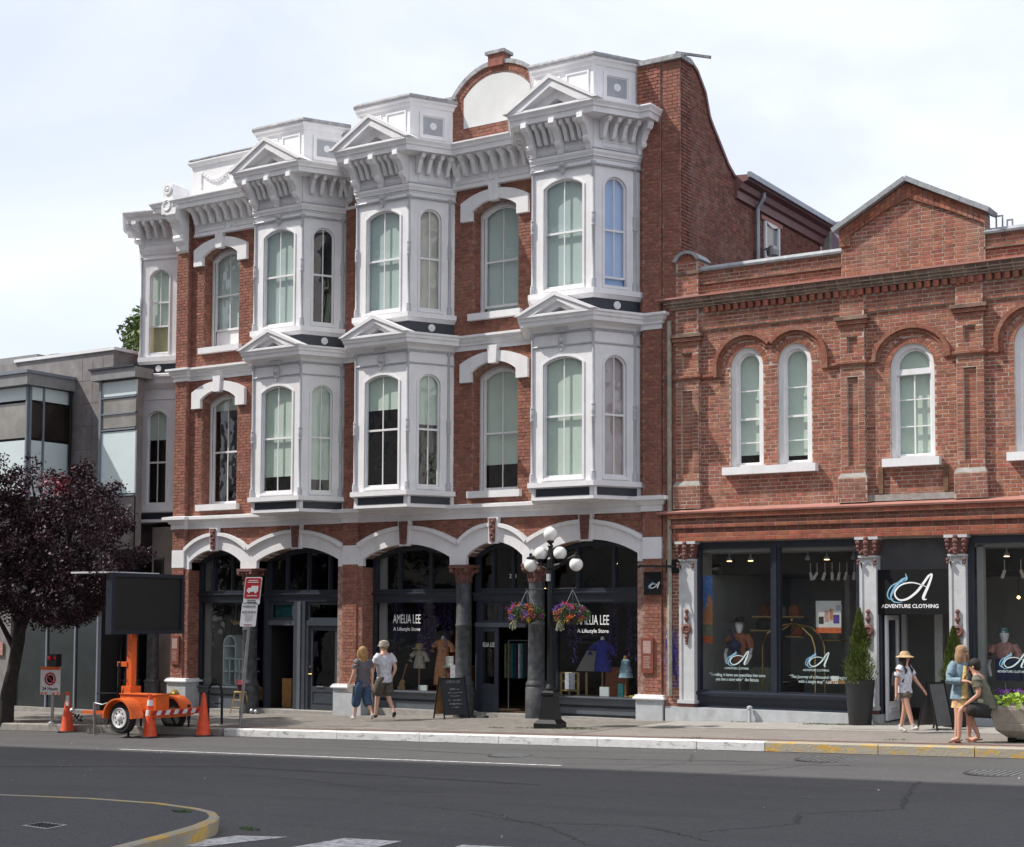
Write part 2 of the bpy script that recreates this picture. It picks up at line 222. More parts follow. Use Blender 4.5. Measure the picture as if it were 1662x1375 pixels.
    def ball(s, o, r, n=12, sz=1.0, sx=1.0, sy=1.0):
        return s.lathe(o, [(max(0.001, r * sin(pi * k / n)), -r * sz * cos(pi * k / n)) for k in range(n + 1)], n, sx=sx, sy=sy)
    def beam(s, p, q, w, h):
        p = Vector(p); q = Vector(q); d = (q - p).normalized(); x = d.cross(UP if abs(d.z) < 0.98 else Vector((0, 1, 0))).normalized() * w / 2; y = x.normalized().cross(d) * h / 2
        return s.add([e + a * x + b * y for e in (p, q) for a, b in ((-1, -1), (1, -1), (1, 1), (-1, 1))], [(0, 1, 2, 3), (7, 6, 5, 4), (0, 4, 5, 1), (1, 5, 6, 2), (2, 6, 7, 3), (3, 7, 4, 0)])
    def leaf(s, p, size, nrm=None):
        p = Vector(p); d = Vector((random.gauss(0, 1), random.gauss(0, 1), random.gauss(0, 1))).normalized(); e = d.cross(Vector((random.gauss(0, 1), random.gauss(0, 1), random.gauss(0, 1)))).normalized()
        return s.add([p - d * size, p + e * size * 0.45, p + d * size, p - e * size * 0.45], [(0, 1, 2, 3)])
def mesh(name, mb, material, smooth=False):
    me = bpy.data.meshes.new(name); me.from_pydata(mb.v, [], mb.f); me.update()
    if material: me.materials.append(M[material])
    if smooth:
        for p in me.polygons: p.use_smooth = True
        try: me.set_sharp_from_angle(angle=radians(40))
        except Exception: pass
    return me
def root(name, loc, label, cat, group=None, rz=0):
    o = bpy.data.objects.new(name, None); COL.objects.link(o); o.location = loc; o.rotation_euler = (0, 0, rz); o.empty_display_size = 0.3
    o['label'] = label; o['category'] = cat
    if group: o['group'] = group
    return o
def part(name, mb, material, parent=None, smooth=False, kind=None, label=None, local=False):
    """mesh given in world coordinates (local=True: in its parent's coordinates)"""
    me = mb if isinstance(mb, bpy.types.Mesh) else mesh(name, mb, material, smooth)
    o = bpy.data.objects.new(name, me); COL.objects.link(o)
    if parent:
        o.parent = parent
        if not local and parent.type == 'EMPTY': o.location = -parent.location
    if kind: o['kind'] = kind
    if label: o['label'] = label
    return o
def inst(name, me, parent, loc, rz=0, sc=None):
    o = bpy.data.objects.new(name, me); COL.objects.link(o); o.parent = parent
    o.location = Vector(loc) - (parent.location if parent and parent.type == 'EMPTY' else Vector((0, 0, 0))); o.rotation_euler = (0, 0, rz)
    if sc: o.scale = sc
    return o
def single(name, mb, material, label, cat, group=None, smooth=False, kind=None):
    o = part(name, mb, material, None, smooth, kind)
    if label: o['label'] = label
    if cat: o['category'] = cat
    if group: o['group'] = group
    return o
def centre(o):
    """put a world-coordinate top-level mesh's origin at its base"""
    me = o.data; xs = [v.co for v in me.vertices]; lo = Vector([min(v[i] for v in xs) for i in range(3)]); hi = Vector([max(v[i] for v in xs) for i in range(3)])
    c = Vector(((lo.x + hi.x) / 2, (lo.y + hi.y) / 2, lo.z)); me.transform(Matrix.Translation(-c)); o.location = c
    for ch in o.children: ch.location = ch.location - c
    return o
def text(name, s, F, a, b, c, size, material, parent, align='CENTER', bold=0.0, sx=1.0, shear=0.0, space=1.0):
    cu = bpy.data.curves.new(name, 'FONT'); cu.body = s; cu.size = size; cu.align_x = align; cu.extrude = 0.001; cu.offset = bold; cu.shear = shear; cu.space_character = space; cu.resolution_u = 3
    ob = bpy.data.objects.new(name, cu); COL.objects.link(ob)
    me = bpy.data.meshes.new_from_object(ob.evaluated_get(bpy.context.evaluated_depsgraph_get())); bpy.data.objects.remove(ob)
    mt = Matrix([[F.u.x * sx, 0, F.n.x, 0], [F.u.y * sx, 0, F.n.y, 0], [0, 1, 0, 0], [0, 0, 0, 1]]); mt.translation = F.p(a, b, c)
    me.transform(mt); me.materials.clear(); me.materials.append(M[material]); me.name = name
    return part(name, me, None, parent)
def stroke(mb, F, pts, ws, c, ox=0, oy=0, k=1.0, n=8):
    """brush stroke through points (smoothed), varying width"""
    P = [Vector((x, y)) for x, y in pts]; Q = []; Wd = []
    for i in range(len(P) - 1):
        p0 = P[max(i - 1, 0)]; p1 = P[i]; p2 = P[i + 1]; p3 = P[min(i + 2, len(P) - 1)]
        for j in range(n):
            t = j / n; Q.append(0.5 * ((2 * p1) + (p2 - p0) * t + (2 * p0 - 5 * p1 + 4 * p2 - p3) * t * t + (3 * p1 - p0 - 3 * p2 + p3) * t ** 3)); Wd.append(ws[i] * (1 - t) + ws[i + 1] * t)
    Q.append(P[-1]); Wd.append(ws[-1]); L = []; Rr = []
    for i, q in enumerate(Q):
        d = Q[min(i + 1, len(Q) - 1)] - Q[max(i - 1, 0)]; nn = Vector((-d.y, d.x)).normalized() * Wd[i] * 0.5
        L.append((ox + (q + nn).x * k, oy + (q + nn).y * k)); Rr.append((ox + (q - nn).x * k, oy + (q - nn).y * k))
    mb.strip(F, L, Rr, c, c + 0.002)
def arc(a0, a1, bs, bc, n=12):
    """segmental arc from (a0,bs) over crown bc to (a1,bs)"""
    w = (a1 - a0) / 2; r = bc - bs; cx = (a0 + a1) / 2
    if r >= w * 0.999:
        return [(cx - w * cos(pi * i / n), bs + r * sin(pi * i / n)) for i in range(n + 1)]
    Rr = (w * w + r * r) / (2 * r); th = math.asin(w / Rr); cy = bc - Rr
    return [(cx + Rr * sin(-th + 2 * th * i / n), cy + Rr * cos(-th + 2 * th * i / n)) for i in range(n + 1)]
def holed(mb, F, a0, a1, b0, b1, hs, c0, c1, n=12, open_=False):
    """wall panel with one arched opening hs=(a0,a1,b0,spring,crown), thickness c0..c1"""
    h0, h1, hb, sp, cr_ = hs; A = arc(h0, h1, sp, cr_, n)
    outl = [(h0, hb)] + A + [(h1, hb)]
    def quad(p): mb.add([F.p(a, b, c1) for a, b in p], [tuple(range(len(p)))])
    quad([(a0, b0), (h0, b0), (h0, b1), (a0, b1)]); quad([(h1, b0), (a1, b0), (a1, b1), (h1, b1)])
    if hb > b0 + 1e-4: quad([(h0, b0), (h1, b0), (h1, hb), (h0, hb)])
    for i in range(len(A) - 1): quad([A[i], A[i + 1], (A[i + 1][0], b1), (A[i][0], b1)])
    for i in range(len(outl) - (1 if open_ else 0)):
        p, q = outl[i], outl[(i + 1) % len(outl)]
        mb.add([F.p(p[0], p[1], c1), F.p(q[0], q[1], c1), F.p(q[0], q[1], c0), F.p(p[0], p[1], c0)], [(0, 1, 2, 3)])
def arch_pane(mb, F, h0, h1, hb, sp, cr_, c):
    o = [(h0, hb)] + arc(h0, h1, sp, cr_) + [(h1, hb)]
    mb.add([F.p(a, b, c) for a, b in reversed(o)], [tuple(range(len(o)))])
def sash(mb, F, h0, h1, hb, sp, cr_, c, w=0.045, rail=None, mull=True, d=0.05, bars=()):
    """window frame: border, meeting rail, centre glazing bar"""
    A = arc(h0, h1, sp, cr_); B = arc(h0 + w, h1 - w, sp, cr_ - w)
    mb.strip(F, [(h0, hb)] + A + [(h1, hb)], [(h0 + w, hb + w)] + B + [(h1 - w, hb + w)], c - d, c)
    mb.fbox(F, h0 + w * 0.5, h1 - w * 0.5, hb, hb + w * 1.3, c - d, c - 0.004)
    if rail: mb.fbox(F, h0 + w * 0.5, h1 - w * 0.5, rail - 0.022, rail + 0.022, c - d, c - 0.006)
    if mull: mb.fbox(F, (h0 + h1) / 2 - 0.011, (h0 + h1) / 2 + 0.011, hb + w, cr_ - w * 0.5, c - d * 0.7, c - 0.012)
    for b in bars: mb.fbox(F, h0 + w * 0.5, h1 - w * 0.5, b - 0.011, b + 0.011, c - d * 0.7, c - 0.014)
BR_L, BR_H = 0.222, 0.0755
BRICKS = {}
def bricks(key, F, a0, a1, b0, b1, holes=(), c=0.0, L=BR_L, H=BR_H, J=0.012, out=0.008):
    if key.startswith('b2'): J, out = 0.016, 0.005
    """running-bond bricks on a plane, cut round openings"""
    L0 = BRICKS.setdefault(key, []); r = 0; b = b0
    while b < b1 - 0.02:
        h = min(H, b1 - b); iv = [(a0, a1)]; zc = b + h / 2
        for (h0, h1, hb, sp, cr_) in holes:
            if zc < hb or zc > cr_: continue
            if zc > sp and cr_ > sp:
                cx = (h0 + h1) / 2; w = (h1 - h0) / 2; rr = cr_ - sp
                if rr >= w * 0.999: hw = w * sqrt(max(0, 1 - ((zc - sp) / rr) ** 2))
                else:
                    R_ = (w * w + rr * rr) / (2 * rr); hw = sqrt(max(0, R_ * R_ - (zc - (cr_ - R_)) ** 2))
                e0, e1 = cx - hw, cx + hw
            else: e0, e1 = h0, h1
            nv = []
            for p, q in iv:
                if e1 <= p or e0 >= q: nv.append((p, q)); continue
                if e0 > p: nv.append((p, e0))
                if e1 < q: nv.append((e1, q))
            iv = nv
        off = (r % 2) * L / 2 + (0 if r % 6 else L * 0.25)
        for p, q in iv:
            k = math.floor((p - off) / L); x = k * L + off
            while x < q:
                s0, s1 = max(x, p) + J / 2, min(x + L, q) - J / 2
                if s1 - s0 > 0.03: L0.append((F, s0, s1, b + J / 2, b + h - J / 2, c, out * random.uniform(0.6, 1.35)))
                x += L
        b += H; r += 1
def flush_bricks(key, parent, m_stuff, m_obj, n_obj=300, name='brickwork'):
    """the 300 whole front bricks nearest the street camera as single parts, the rest joined"""
    L0 = BRICKS.pop(key); cp = cam.location
    full = [i for i, q in enumerate(L0) if q[2] - q[1] > BR_L - 0.02 and q[4] - q[3] > 0.055 and abs(q[0].n.y + 1) < 1e-3]
    full.sort(key=lambda i: (L0[i][0].p(L0[i][1], L0[i][3], 0) - cp).length); pick = set(full[:n_obj]) if n_obj else set()
    mb = MB(); u = MB(); jj = 0.016 if key.startswith('b2') else 0.012; h = BR_H - jj; l = BR_L - jj
    u.add([(0, 0, 0), (l, 0, 0), (l, 0, h), (0, 0, h), (.002, -1, .002), (l - .002, -1, .002), (l - .002, -1, h - .002), (.002, -1, h - .002)], [(4, 5, 6, 7), (0, 1, 5, 4), (1, 2, 6, 5), (2, 3, 7, 6), (3, 0, 4, 7)])
    me = mesh('brick', u, m_obj)
    for i, (F, s0, s1, z0, z1, c, o) in enumerate(L0):
        if i in pick:
            b = bpy.data.objects.new('brick', me); COL.objects.link(b); b.parent = parent; b.location = F.p(s0, z0, c) - parent.location; b.scale = (1, o, 1)
        else:
            e = 0.002
            mb.add([F.p(s0, z0, c), F.p(s1, z0, c), F.p(s1, z1, c), F.p(s0, z1, c), F.p(s0 + e, z0 + e, c + o), F.p(s1 - e, z0 + e, c + o), F.p(s1 - e, z1 - e, c + o), F.p(s0 + e, z1 - e, c + o)], [(4, 5, 6, 7), (0, 1, 5, 4), (1, 2, 6, 5), (2, 3, 7, 6), (3, 0, 4, 7)])
    return part(name, mb, m_stuff, parent, kind='stuff')
GX = 0.025
def gz(x): return -0.01 + GX * max(-30, min(30, x))      # pavement height
def rz_(x): return gz(x) - 0.15                            # road height
# ============================================================= SETTING
def ground_sheet(name, xs, y0, y1, dz, material, kind='structure', ny=1):
    mb = MB(); ys = [y0 + (y1 - y0) * i / ny for i in range(ny + 1)]
    vs = [(x, y, gz(x) + dz) for y in ys for x in xs]; n = len(xs)
    mb.add(vs, [(j * n + i, j * n + i + 1, (j + 1) * n + i + 1, (j + 1) * n + i) for j in range(ny) for i in range(n - 1)])
    return part(name, mb, material, None, kind=kind)
XS = [-600, -60, -30, 0, 30, 60, 600]
ground_sheet('ground', XS, -400, 400, -0.20, 'island')
ground_sheet('road', XS, -40, -4.85, -0.15, 'asphalt', ny=2)
pv = ground_sheet('pavement', XS, -4.86, 6, 0.0, 'walk')
cc = ground_sheet('concrete_path', [0.2, 12, 30], -2.0, -0.05, 0.004, 'concrete')
ground_sheet('threshold_slab', [4.15, 6.1], -1.6, -0.06, 0.009, 'concrete')
# red paver band by the kerb, paver rows
mb = MB(); x = -15.0
while x < 13:
    for r in range(2):
        w = 0.2; mb.add([(x + 0.004, -4.62 + r * 0.11, gz(x) + 0.006), (x + w - 0.004, -4.62 + r * 0.11, gz(x + w) + 0.006), (x + w - 0.004, -4.52 + r * 0.11, gz(x + w) + 0.006), (x + 0.004, -4.52 + r * 0.11, gz(x) + 0.006)], [(0, 1, 2, 3)])
    x += 0.2
part('paver_band', mb, 'redpaver', None, kind='structure')
mb = MB(); random.seed(3); x = -14.8
while x < 0.2:
    y = -4.36 + (0.05 if int(x * 10) % 2 else 0)
    while y < -0.3:
        mb.add([(x + 0.004, y + 0.004, gz(x) + 0.005 + random.uniform(0, 0.003)), (x + 0.196, y + 0.004, gz(x + .2) + 0.005), (x + 0.196, y + 0.096, gz(x + .2) + 0.005), (x + 0.004, y + 0.096, gz(x) + 0.005 + random.uniform(0, 0.003))], [(0, 1, 2, 3)]); y += 0.1
    x += 0.2
mat('paver', (0.235, 0.215, 0.19), 0.85, 0.25, 12, bump=0.3, bscale=70, rnd='island', rndamt=0.14); stain('paver', (0.15, 0.135, 0.125), 0.6, 0.9, 0.45, 0.72)
part('pavers', mb, 'paver', None, kind='structure')
# kerb stones
kr = bpy.data.objects.new('kerb', None); COL.objects.link(kr); kr.location = (0, -4.93, 0); kr['kind'] = 'structure'
def stone_(x0, x1, material, y0=-5.01, y1=-4.85, dz=0.004):
    mb = MB(); e = 0.012; g = 0.006
    sec = [(y0, -0.18), (y0, dz - 0.02), (y0 + 0.02, dz), (y1, dz), (y1, -0.18)]
    n = len(sec); vs = []
    for x in (x0 + g, x1 - g): vs += [(x, y + random.uniform(-1, 1) * 0.004, gz(x) + z) for y, z in sec]
    mb.add(vs, [tuple(range(n - 1, -1, -1)), tuple(range(n, 2 * n))] + [(i, (i + 1) % n, n + (i + 1) % n, n + i) for i in range(n)])
    o = part('kerb_stone', mb, material, kr)
x = -24.0
random.seed(11)
while x < 30:
    w = random.uniform(1.3, 2.1)
    if x < -7.41 < x + w: w = -7.41 - x
    if x < 4.4 < x + w: w = 4.4 - x
    if w > 0.15:
        stone_(x, x + w, 'concrete' if x < -7.42 else ('kerbwhite' if x < 4.39 else 'kerbyellow'))
    x += max(w, 0.01)
def ribbon(name, pts, w, dz, material, jag=0.0, kind='structure', seg=14):
    mb = MB(); L = []; R_ = []
    P = []
    for i in range(len(pts) - 1):
        for j in range(seg):
            t = j / seg; P.append(Vector(pts[i]).lerp(Vector(pts[i + 1]), t))
    P.append(Vector(pts[-1])); vs = []
    for i, p in enumerate(P):
        d = (P[min(i + 1, len(P) - 1)] - P[max(i - 1, 0)]).normalized(); n = Vector((-d.y, d.x)); o = n * random.uniform(-jag, jag); ww = w * random.uniform(0.5, 1.2) if jag else w
        for s in (1, -1):
            q = p + o + n * s * ww / 2; vs.append((q.x, q.y, rz_(q.x) + dz))
    mb.add(vs, [(2 * i, 2 * i + 2, 2 * i + 3, 2 * i + 1) for i in range(len(P) - 1)]); return part(name, mb, material, None, kind=kind)
mat('crackline', (0.052, 0.05, 0.05), 0.95, 0.3, 9)
ribbon('parking_line', [(-6.6, -8.54), (2.75, -8.6)], 0.10, 0.005, 'paint')
ribbon('parking_line', [(-18.4, -8.3), (-13.6, -8.3)], 0.10, 0.005, 'paint')
ribbon('gutter_edge', [(-20, -5.06), (14, -5.06)], 0.07, 0.004, 'grime', 0.012, seg=120)
for q in ([(8.2, -8.9), (8.6, -10.6), (9.0, -11.9), (8.2, -12.8), (8.5, -13.6), (7.9, -14.6)], [(3.6, -6.0), (4.2, -7.3), (4.0, -8.8)], [(6.2, -6.1), (5.9, -7.6), (5.2, -9.6)], [(5.0, -14.2), (6.3, -14.8), (7.4, -15.8)], [(-1, -11.6), (0.8, -11.9), (2.6, -12.6), (3.4, -12.5)], [(3.9, -13.9), (5.1, -14.0), (5.9, -14.6), (7.2, -14.4), (8.3, -15.1)]):
    ribbon('crack', q, 0.018, 0.004, 'crackline', 0.045, seg=22)
for q in ([(-3, -6.6), (2.0, -7.4), (5.0, -6.9)], [(2.6, -8.3), (6.6, -7.0)], [(-6, -12.2), (-2, -10.6), (4, -11.2)]):
    ribbon('patch_seam', q, 0.04, 0.0035, 'crackline', 0.03)
def lid(x, y, r, label):
    t = root('manhole_cover', (x, y, rz_(x)), label, 'manhole cover', 'drain covers set in the road')
    mb = MB(); mb.lathe((x, y, rz_(x)), [(r + 0.05, 0.0), (r + 0.05, 0.006), (r, 0.007)], 24); part('rim', mb, 'grime', t)
    mb = MB()
    for i in range(-4, 5):
        a = r * 0.2 * i; h = sqrt(max(0.0, r * r * 0.86 - a * a))
        if h > 0.04: mb.box(x + a - 0.022, x + a + 0.022, y - h, y + h, rz_(x) + 0.006, rz_(x) + 0.014)
    part('grille_bars', mb, 'metalgrey', t)
lid(1.0, -7.26, 0.33, 'small round iron cover in the road below the street lamp')
lid(5.95, -6.2, 0.46, 'larger iron cover in the road by the start of the yellow kerb')
lid(8.8, -7.5, 0.40, 'iron cover in the road near the right edge, beyond the planter')
for pts in ([(3.96, -16.75), (4.49, -16.6), (4.23, -17.5), (3.72, -17.75)], [(5.05, -16.43), (5.69, -16.37), (5.8, -17.6), (5.0, -17.5)], [(6.35, -16.33), (6.96, -16.25), (7.4, -17.5), (6.6, -17.6)]):
    mb = MB(); mb.add([(x, y, rz_(x) + 0.005) for x, y in pts], [(0, 1, 2, 3)]); part('crosswalk_bar', mb, 'paint', None, kind='structure')
# traffic island, bottom left
ip = [(-12.0, -16.3), (-0.48, -16.03), (0.91, -15.87), (2.04, -15.92), (2.86, -16.14), (3.25, -16.33), (3.52, -16.56), (3.72, -16.81), (3.94, -17.24), (4.1, -17.68), (4.29, -18.29), (4.41, -18.71), (4.9, -21.0)]
mb = MB(); top = [(x, y, rz_(x) + 0.15) for x, y in ip] + [(4.9, -23, rz_(4.9) + 0.15), (-12, -23, rz_(-12) + 0.15)]
mb.add(top, [tuple(range(len(top) - 1, -1, -1))]); part('island_surface', mb, 'island', None, kind='structure')
ik = bpy.data.objects.new('island_kerb', None); COL.objects.link(ik); ik['kind'] = 'structure'; ik.location = (1, -16, -0.1)
mb = MB(); mb.sweep([(x, y) for x, y in ip][::-1], [(0, 0), (0, 0.001)])
pts = [Vector(p) for p in ip]; sec = [(0.0, -0.18), (0.015, -0.012), (0.0, 0.006), (-0.085, 0.006), (-0.085, -0.03)]
vs = []
for i, p in enumerate(pts):
    d = (pts[min(i + 1, len(pts) - 1)] - pts[max(i - 1, 0)]).normalized(); n = Vector((-d.y, d.x))
    for o, z in sec:
        q = p + n * o; vs.append((q.x, q.y, rz_(q.x) + 0.15 + z))
mb = MB(); k = len(sec); mb.add(vs, [(i * k + j, i * k + (j + 1) % k, (i + 1) * k + (j + 1) % k, (i + 1) * k + j) for i in range(len(pts) - 1) for j in range(k)])
part('kerb_stone', mb, 'kerbyellow', ik)
t = root('drain_grate', (2.5, -17.9, 0.05), 'square metal grate set in the dark corner island, bottom left', 'drain grate')
mb = MB(); q = [(2.31, -18.01), (2.26, -17.71), (2.70, -17.77), (2.78, -18.10)]
mb.add([(x, y, rz_(x) + 0.156) for x, y in q], [(0, 3, 2, 1)]); part('plate', mb, 'galv', t)
mb = MB()
for i in range(1, 7):
    f = i / 7; a = Vector(q[0]).lerp(Vector(q[3]), f); b = Vector(q[1]).lerp(Vector(q[2]), f); mb.beam((*a.lerp(b, .15), rz_(a.x) + 0.159), (*a.lerp(b, .85), rz_(b.x) + 0.159), 0.018, 0.006)
part('slot', mb, 'black', t)
def tuft(x, y, r, n, z=None):
    mb = MB()
    for i in range(n):
        a = random.uniform(0, 2 * pi); d = r * sqrt(random.random()); p = Vector((x + d * cos(a) * 2.2, y + d * sin(a) * 0.6, 0)); p.z = (z if z is not None else gz(p.x)); h = random.uniform(0.01, 0.035)
        e = Vector((random.uniform(-1, 1), random.uniform(-1, 1), 0)) * 0.012; mb.add([p - e, p + e, p + Vector((e.y, e.x, h))], [(0, 1, 2)])
    part('grass', mb, 'grass', None, kind='stuff')
random.seed(5)
for a in ((-0.35, -3.05, 0.26, 420), (-1.4, -3.1, 0.1, 60), (-2.0, -3.2, 0.1, 60), (3.65, -0.35, 0.26, 420), (1.75, -0.1, 0.12, 80), (2.9, -4.6, 0.1, 30), (-4.6, -4.7, 0.1, 30), (6.2, -3.9, 0.1, 40)): tuft(*a)
tuft(3.75, -16.35, 0.06, 60, rz_(4)); tuft(2.9, -16.45, 0.06, 60, rz_(3) + 0.15)
tuft(1.9, -16.1, 0.08, 60, rz_(1) + 0.15)
random.seed(29); mb = MB()
for i in range(70):
    x = random.uniform(-14, 10); y = random.uniform(-16, -5.2); s = random.uniform(0.006, 0.02); mb.leaf((x, y, rz_(x) + 0.008), s)
part('litter', mb, 'paper', None, kind='stuff')
# building across the street (outside the frame on the left; it throws the road's shade)
def far_block(name, label, x0, x1, y0, y1, h, face):
    t = root(name, ((x0 + x1) / 2, (y0 + y1) / 2, -0.4), label, 'building')
    mb = MB(); mb.box(x0, x1, y0, y1, -1, h); part('wall', mb, 'brickold_far', t)
    mb = MB(); mb.box(x0 - .3, x1 + .3, y0 - .3, y1 + .3, h, h + 0.6); part('cornice', mb, 'stone', t)
    F = Fr((0, y1, 0), (-1, 0, 0)) if face == 'N' else Fr((0, y0, 0))
    pm = MB(); sm = MB(); n = int((x1 - x0) / 2.6)
    for i in range(n):
        xc = x0 + (i + 0.5) * (x1 - x0) / n; a = -xc if face == 'N' else xc
        for k in range(int(h / 3.7)):
            b = 1.2 + k * 3.7; pm.fbox(F, a - .6, a + .6, b, b + 2.0, -.1, .02); sm.fbox(F, a - .75, a + .75, b - .15, b, 0, .1)
    part('window_panes', pm, 'framegrey', t, kind='stuff'); part('window_sills', sm, 'white', t, kind='stuff')
mat('brickold_far', (0.55, 0.50, 0.44), 0.9, 0.3, 2, bump=0.3)
far_block('opposite_building', 'tall brick building across the street, outside the left edge of the view', -32, 1.4, -42, -19.9, 25.4, 'N')

# ============================================================= TALL VICTORIAN BUILDING
TB = root('tall_brick_building', (-7.0, 3.0, -0.2), 'three storey red brick building with white bay windows and arched shopfronts', 'building')
FW = Fr((0, 0.12, 0)); BAYS = [(-9.80, 'A'), (-6.67, 'B'), (-1.90, 'C')]; WINS = [-12.59, -4.25]; HW = 0.735; DP = 0.87; JW = 1.30
mat('crestgrey', (0.62, 0.62, 0.63), 0.5, 0.3, 30, bump=0.3)
def baypath(xc, y=0.05): return [(xc - JW, y), (xc - HW, -DP), (xc + HW, -DP), (xc + JW, y)]
# --- masonry
mb = MB(); holes_w = []
for xc in WINS:
    x0, x1 = (-13.64, -11.1) if xc < -8 else (-5.4, -3.2)
    for (b0, b1, hb, sp, cr_) in ((4.3, 8.2, 4.86, 7.47, 7.72), (8.2, 12.5, 8.86, 11.19, 11.44)):
        holed(mb, FW, x0, x1, b0, b1, (xc - 0.6, xc + 0.6, hb, sp, cr_), -0.34, 0); holes_w.append((xc - 0.6, xc + 0.6, hb, sp, cr_))
for x0, x1 in ((-11.1, -8.4), (-8.1, -5.4), (-3.2, 0.0)): mb.fbox(FW, x0, x1, 4.3, 12.5, -0.34, 0)
mb.fbox(FW, -5.4, -3.2, 12.45, 12.6, -.2, 0)
ARCH = [(-12.6, -13.64, -11.5, -13.49, -11.73), (-9.9, -11.5, -8.46, -11.2, -8.62), (-6.65, -8.03, -5.17, -7.87, -5.40), (-4.2, -5.17, -3.34, -4.95, -3.46), (-1.85, -3.34, -0.48, -3.02, -0.62)]
for (xc, o0, o1, i0, i1) in ARCH: holed(mb, Fr((0, 0.13, 0)), o0, o1, 3.22, 4.32, (i0, i1, 3.22, 3.43, 3.74), -0.34, 0, open_=True)
PIERS = [(-14.05, -13.64), (-8.46, -8.03), (-0.48, -0.05)]
for x0, x1 in PIERS: mb.box(x0, x1, 0.0, 0.5, -0.5, 12.5)
for x0, x1 in ((-13.64, -13.49), (-8.03, -7.87), (-8.62, -8.46), (-0.62, -0.48)): mb.box(x0, x1, 0.03, 0.5, 0.3, 3.26)
mb.box(-0.03, 0.4, 0.03, 0.5, 0, 13.72); mb.box(-0.62, -0.04, 0.02, 0.45, 12.5, 13.72)
part('wall', mb, 'mortar1', TB)
bayholes = [(xc - 1.22, xc + 1.22, 4.5, 12.5, 12.5) for xc, _ in BAYS]; K = 'tb'
for x0, x1 in ((-13.64, -8.46), (-8.03, -0.48)):
    bricks(K, FW, x0, x1, 4.62, 8.08, holes_w + bayholes); bricks(K, FW, x0, x1, 8.40, 11.80, holes_w + bayholes)
    bricks(K, Fr((0, 0.13, 0)), x0, x1, 3.72, 4.28, [(o0, o1, 3.2, 3.78, 4.15) for (_, o0, o1, _, _) in ARCH])
for x0, x1 in PIERS:
    for b0, b1 in ((0.50, 3.29), (3.75, 4.27), (4.62, 8.06), (8.42, 11.75 if x0 < -1 else 12.44)):
        bricks(K, FRONT, x0, x1, b0, b1); bricks(K, Fr((x1, 0, 0), (0, 1, 0)), 0.0, 0.12, b0, b1, L=0.24)
for x0, x1 in ((-13.64, -13.49), (-8.03, -7.87)):
    bricks(K, Fr((0, 0.03, 0)), x0, x1, 0.5, 3.24, L=0.15); bricks(K, Fr((x1, 0, 0), (0, 1, 0)), 0.03, 0.45, 0.5, 3.24)
for hole in holes_w: bricks(K, Fr((hole[0], 0, 0), (0, 1, 0)), 0.12, 0.42, hole[2], hole[3] + 0.02, L=0.15)
bricks(K, FRONT, -0.62, -0.05, 12.72, 13.70); bricks(K, Fr((0, 0.03, 0)), -0.03, 0.4, 4.0, 13.70)
bricks(K, Fr((0, .03, 0)), -0.03, 0.2, 0.2, 4.0)
flush_bricks(K, TB, 'brick1', 'brick1o')
# --- plinths, white bands
for x0, x1 in ((-14.1, -13.45), (-8.66, -7.83), (-0.62, -0.0)):
    mb = MB(); cp = MB(); mb.box(x0, x1, -0.06, 0.5, gz(x0) - 0.1, 0.41); cp.sweep([(x0, 0.5), (x0, -0.06), (x1, -0.06), (x1, 0.5)], [(0, .40), (.05, .42), (.05, .45), (.02, .47), (.02, .50), (-.05, .51), (-.05, .40)])
    part('plinth', mb, 'plinth', TB); part('plinth_cap', cp, 'white', TB)
for x0, x1 in PIERS:
    mb = MB(); mb.box(x0 - .004, x1 + .006, -0.014, 0.14, 3.30, 3.745); part('pier_block', mb, 'white', TB)
mb = MB()
LP = [(-14.05, .7), (-14.05, 0), (-13.64, 0), (-13.64, .12), (-8.46, .12), (-8.46, 0), (-8.03, 0), (-8.03, .12), (-.48, .12), (-.48, 0), (-.05, 0), (-.05, .2)]
mb.sweep(LP, [(-.1, 4.28), (.035, 4.28), (.035, 4.40), (.07, 4.41), (.11, 4.49), (.20, 4.51), (.20, 4.58), (-.1, 4.63)])
part('lower_string_course', mb, 'white', TB)
SP = [(-.1, 8.07), (.03, 8.07), (.03, 8.17), (.07, 8.18), (.07, 8.22), (.12, 8.27), (.12, 8.31), (.19, 8.34), (.19, 8.39), (-.1, 8.43)]
mb = MB(); mb.sweep([(-14.05, .7), (-14.05, 0), (-13.64, 0), (-13.64, .12), (-9.8, .12)], SP); mb.sweep([(-9, .12), (-8.46, .12), (-8.46, 0), (-8.03, 0), (-8.03, .12), (-7, .12)], SP); mb.sweep([(-6.2, .12), (-2.4, .12)], SP); mb.sweep([(-1.2, .12), (-.48, .12), (-.48, 0), (-.05, 0), (-.05, .2)], SP)
part('middle_string_course', mb, 'white', TB)
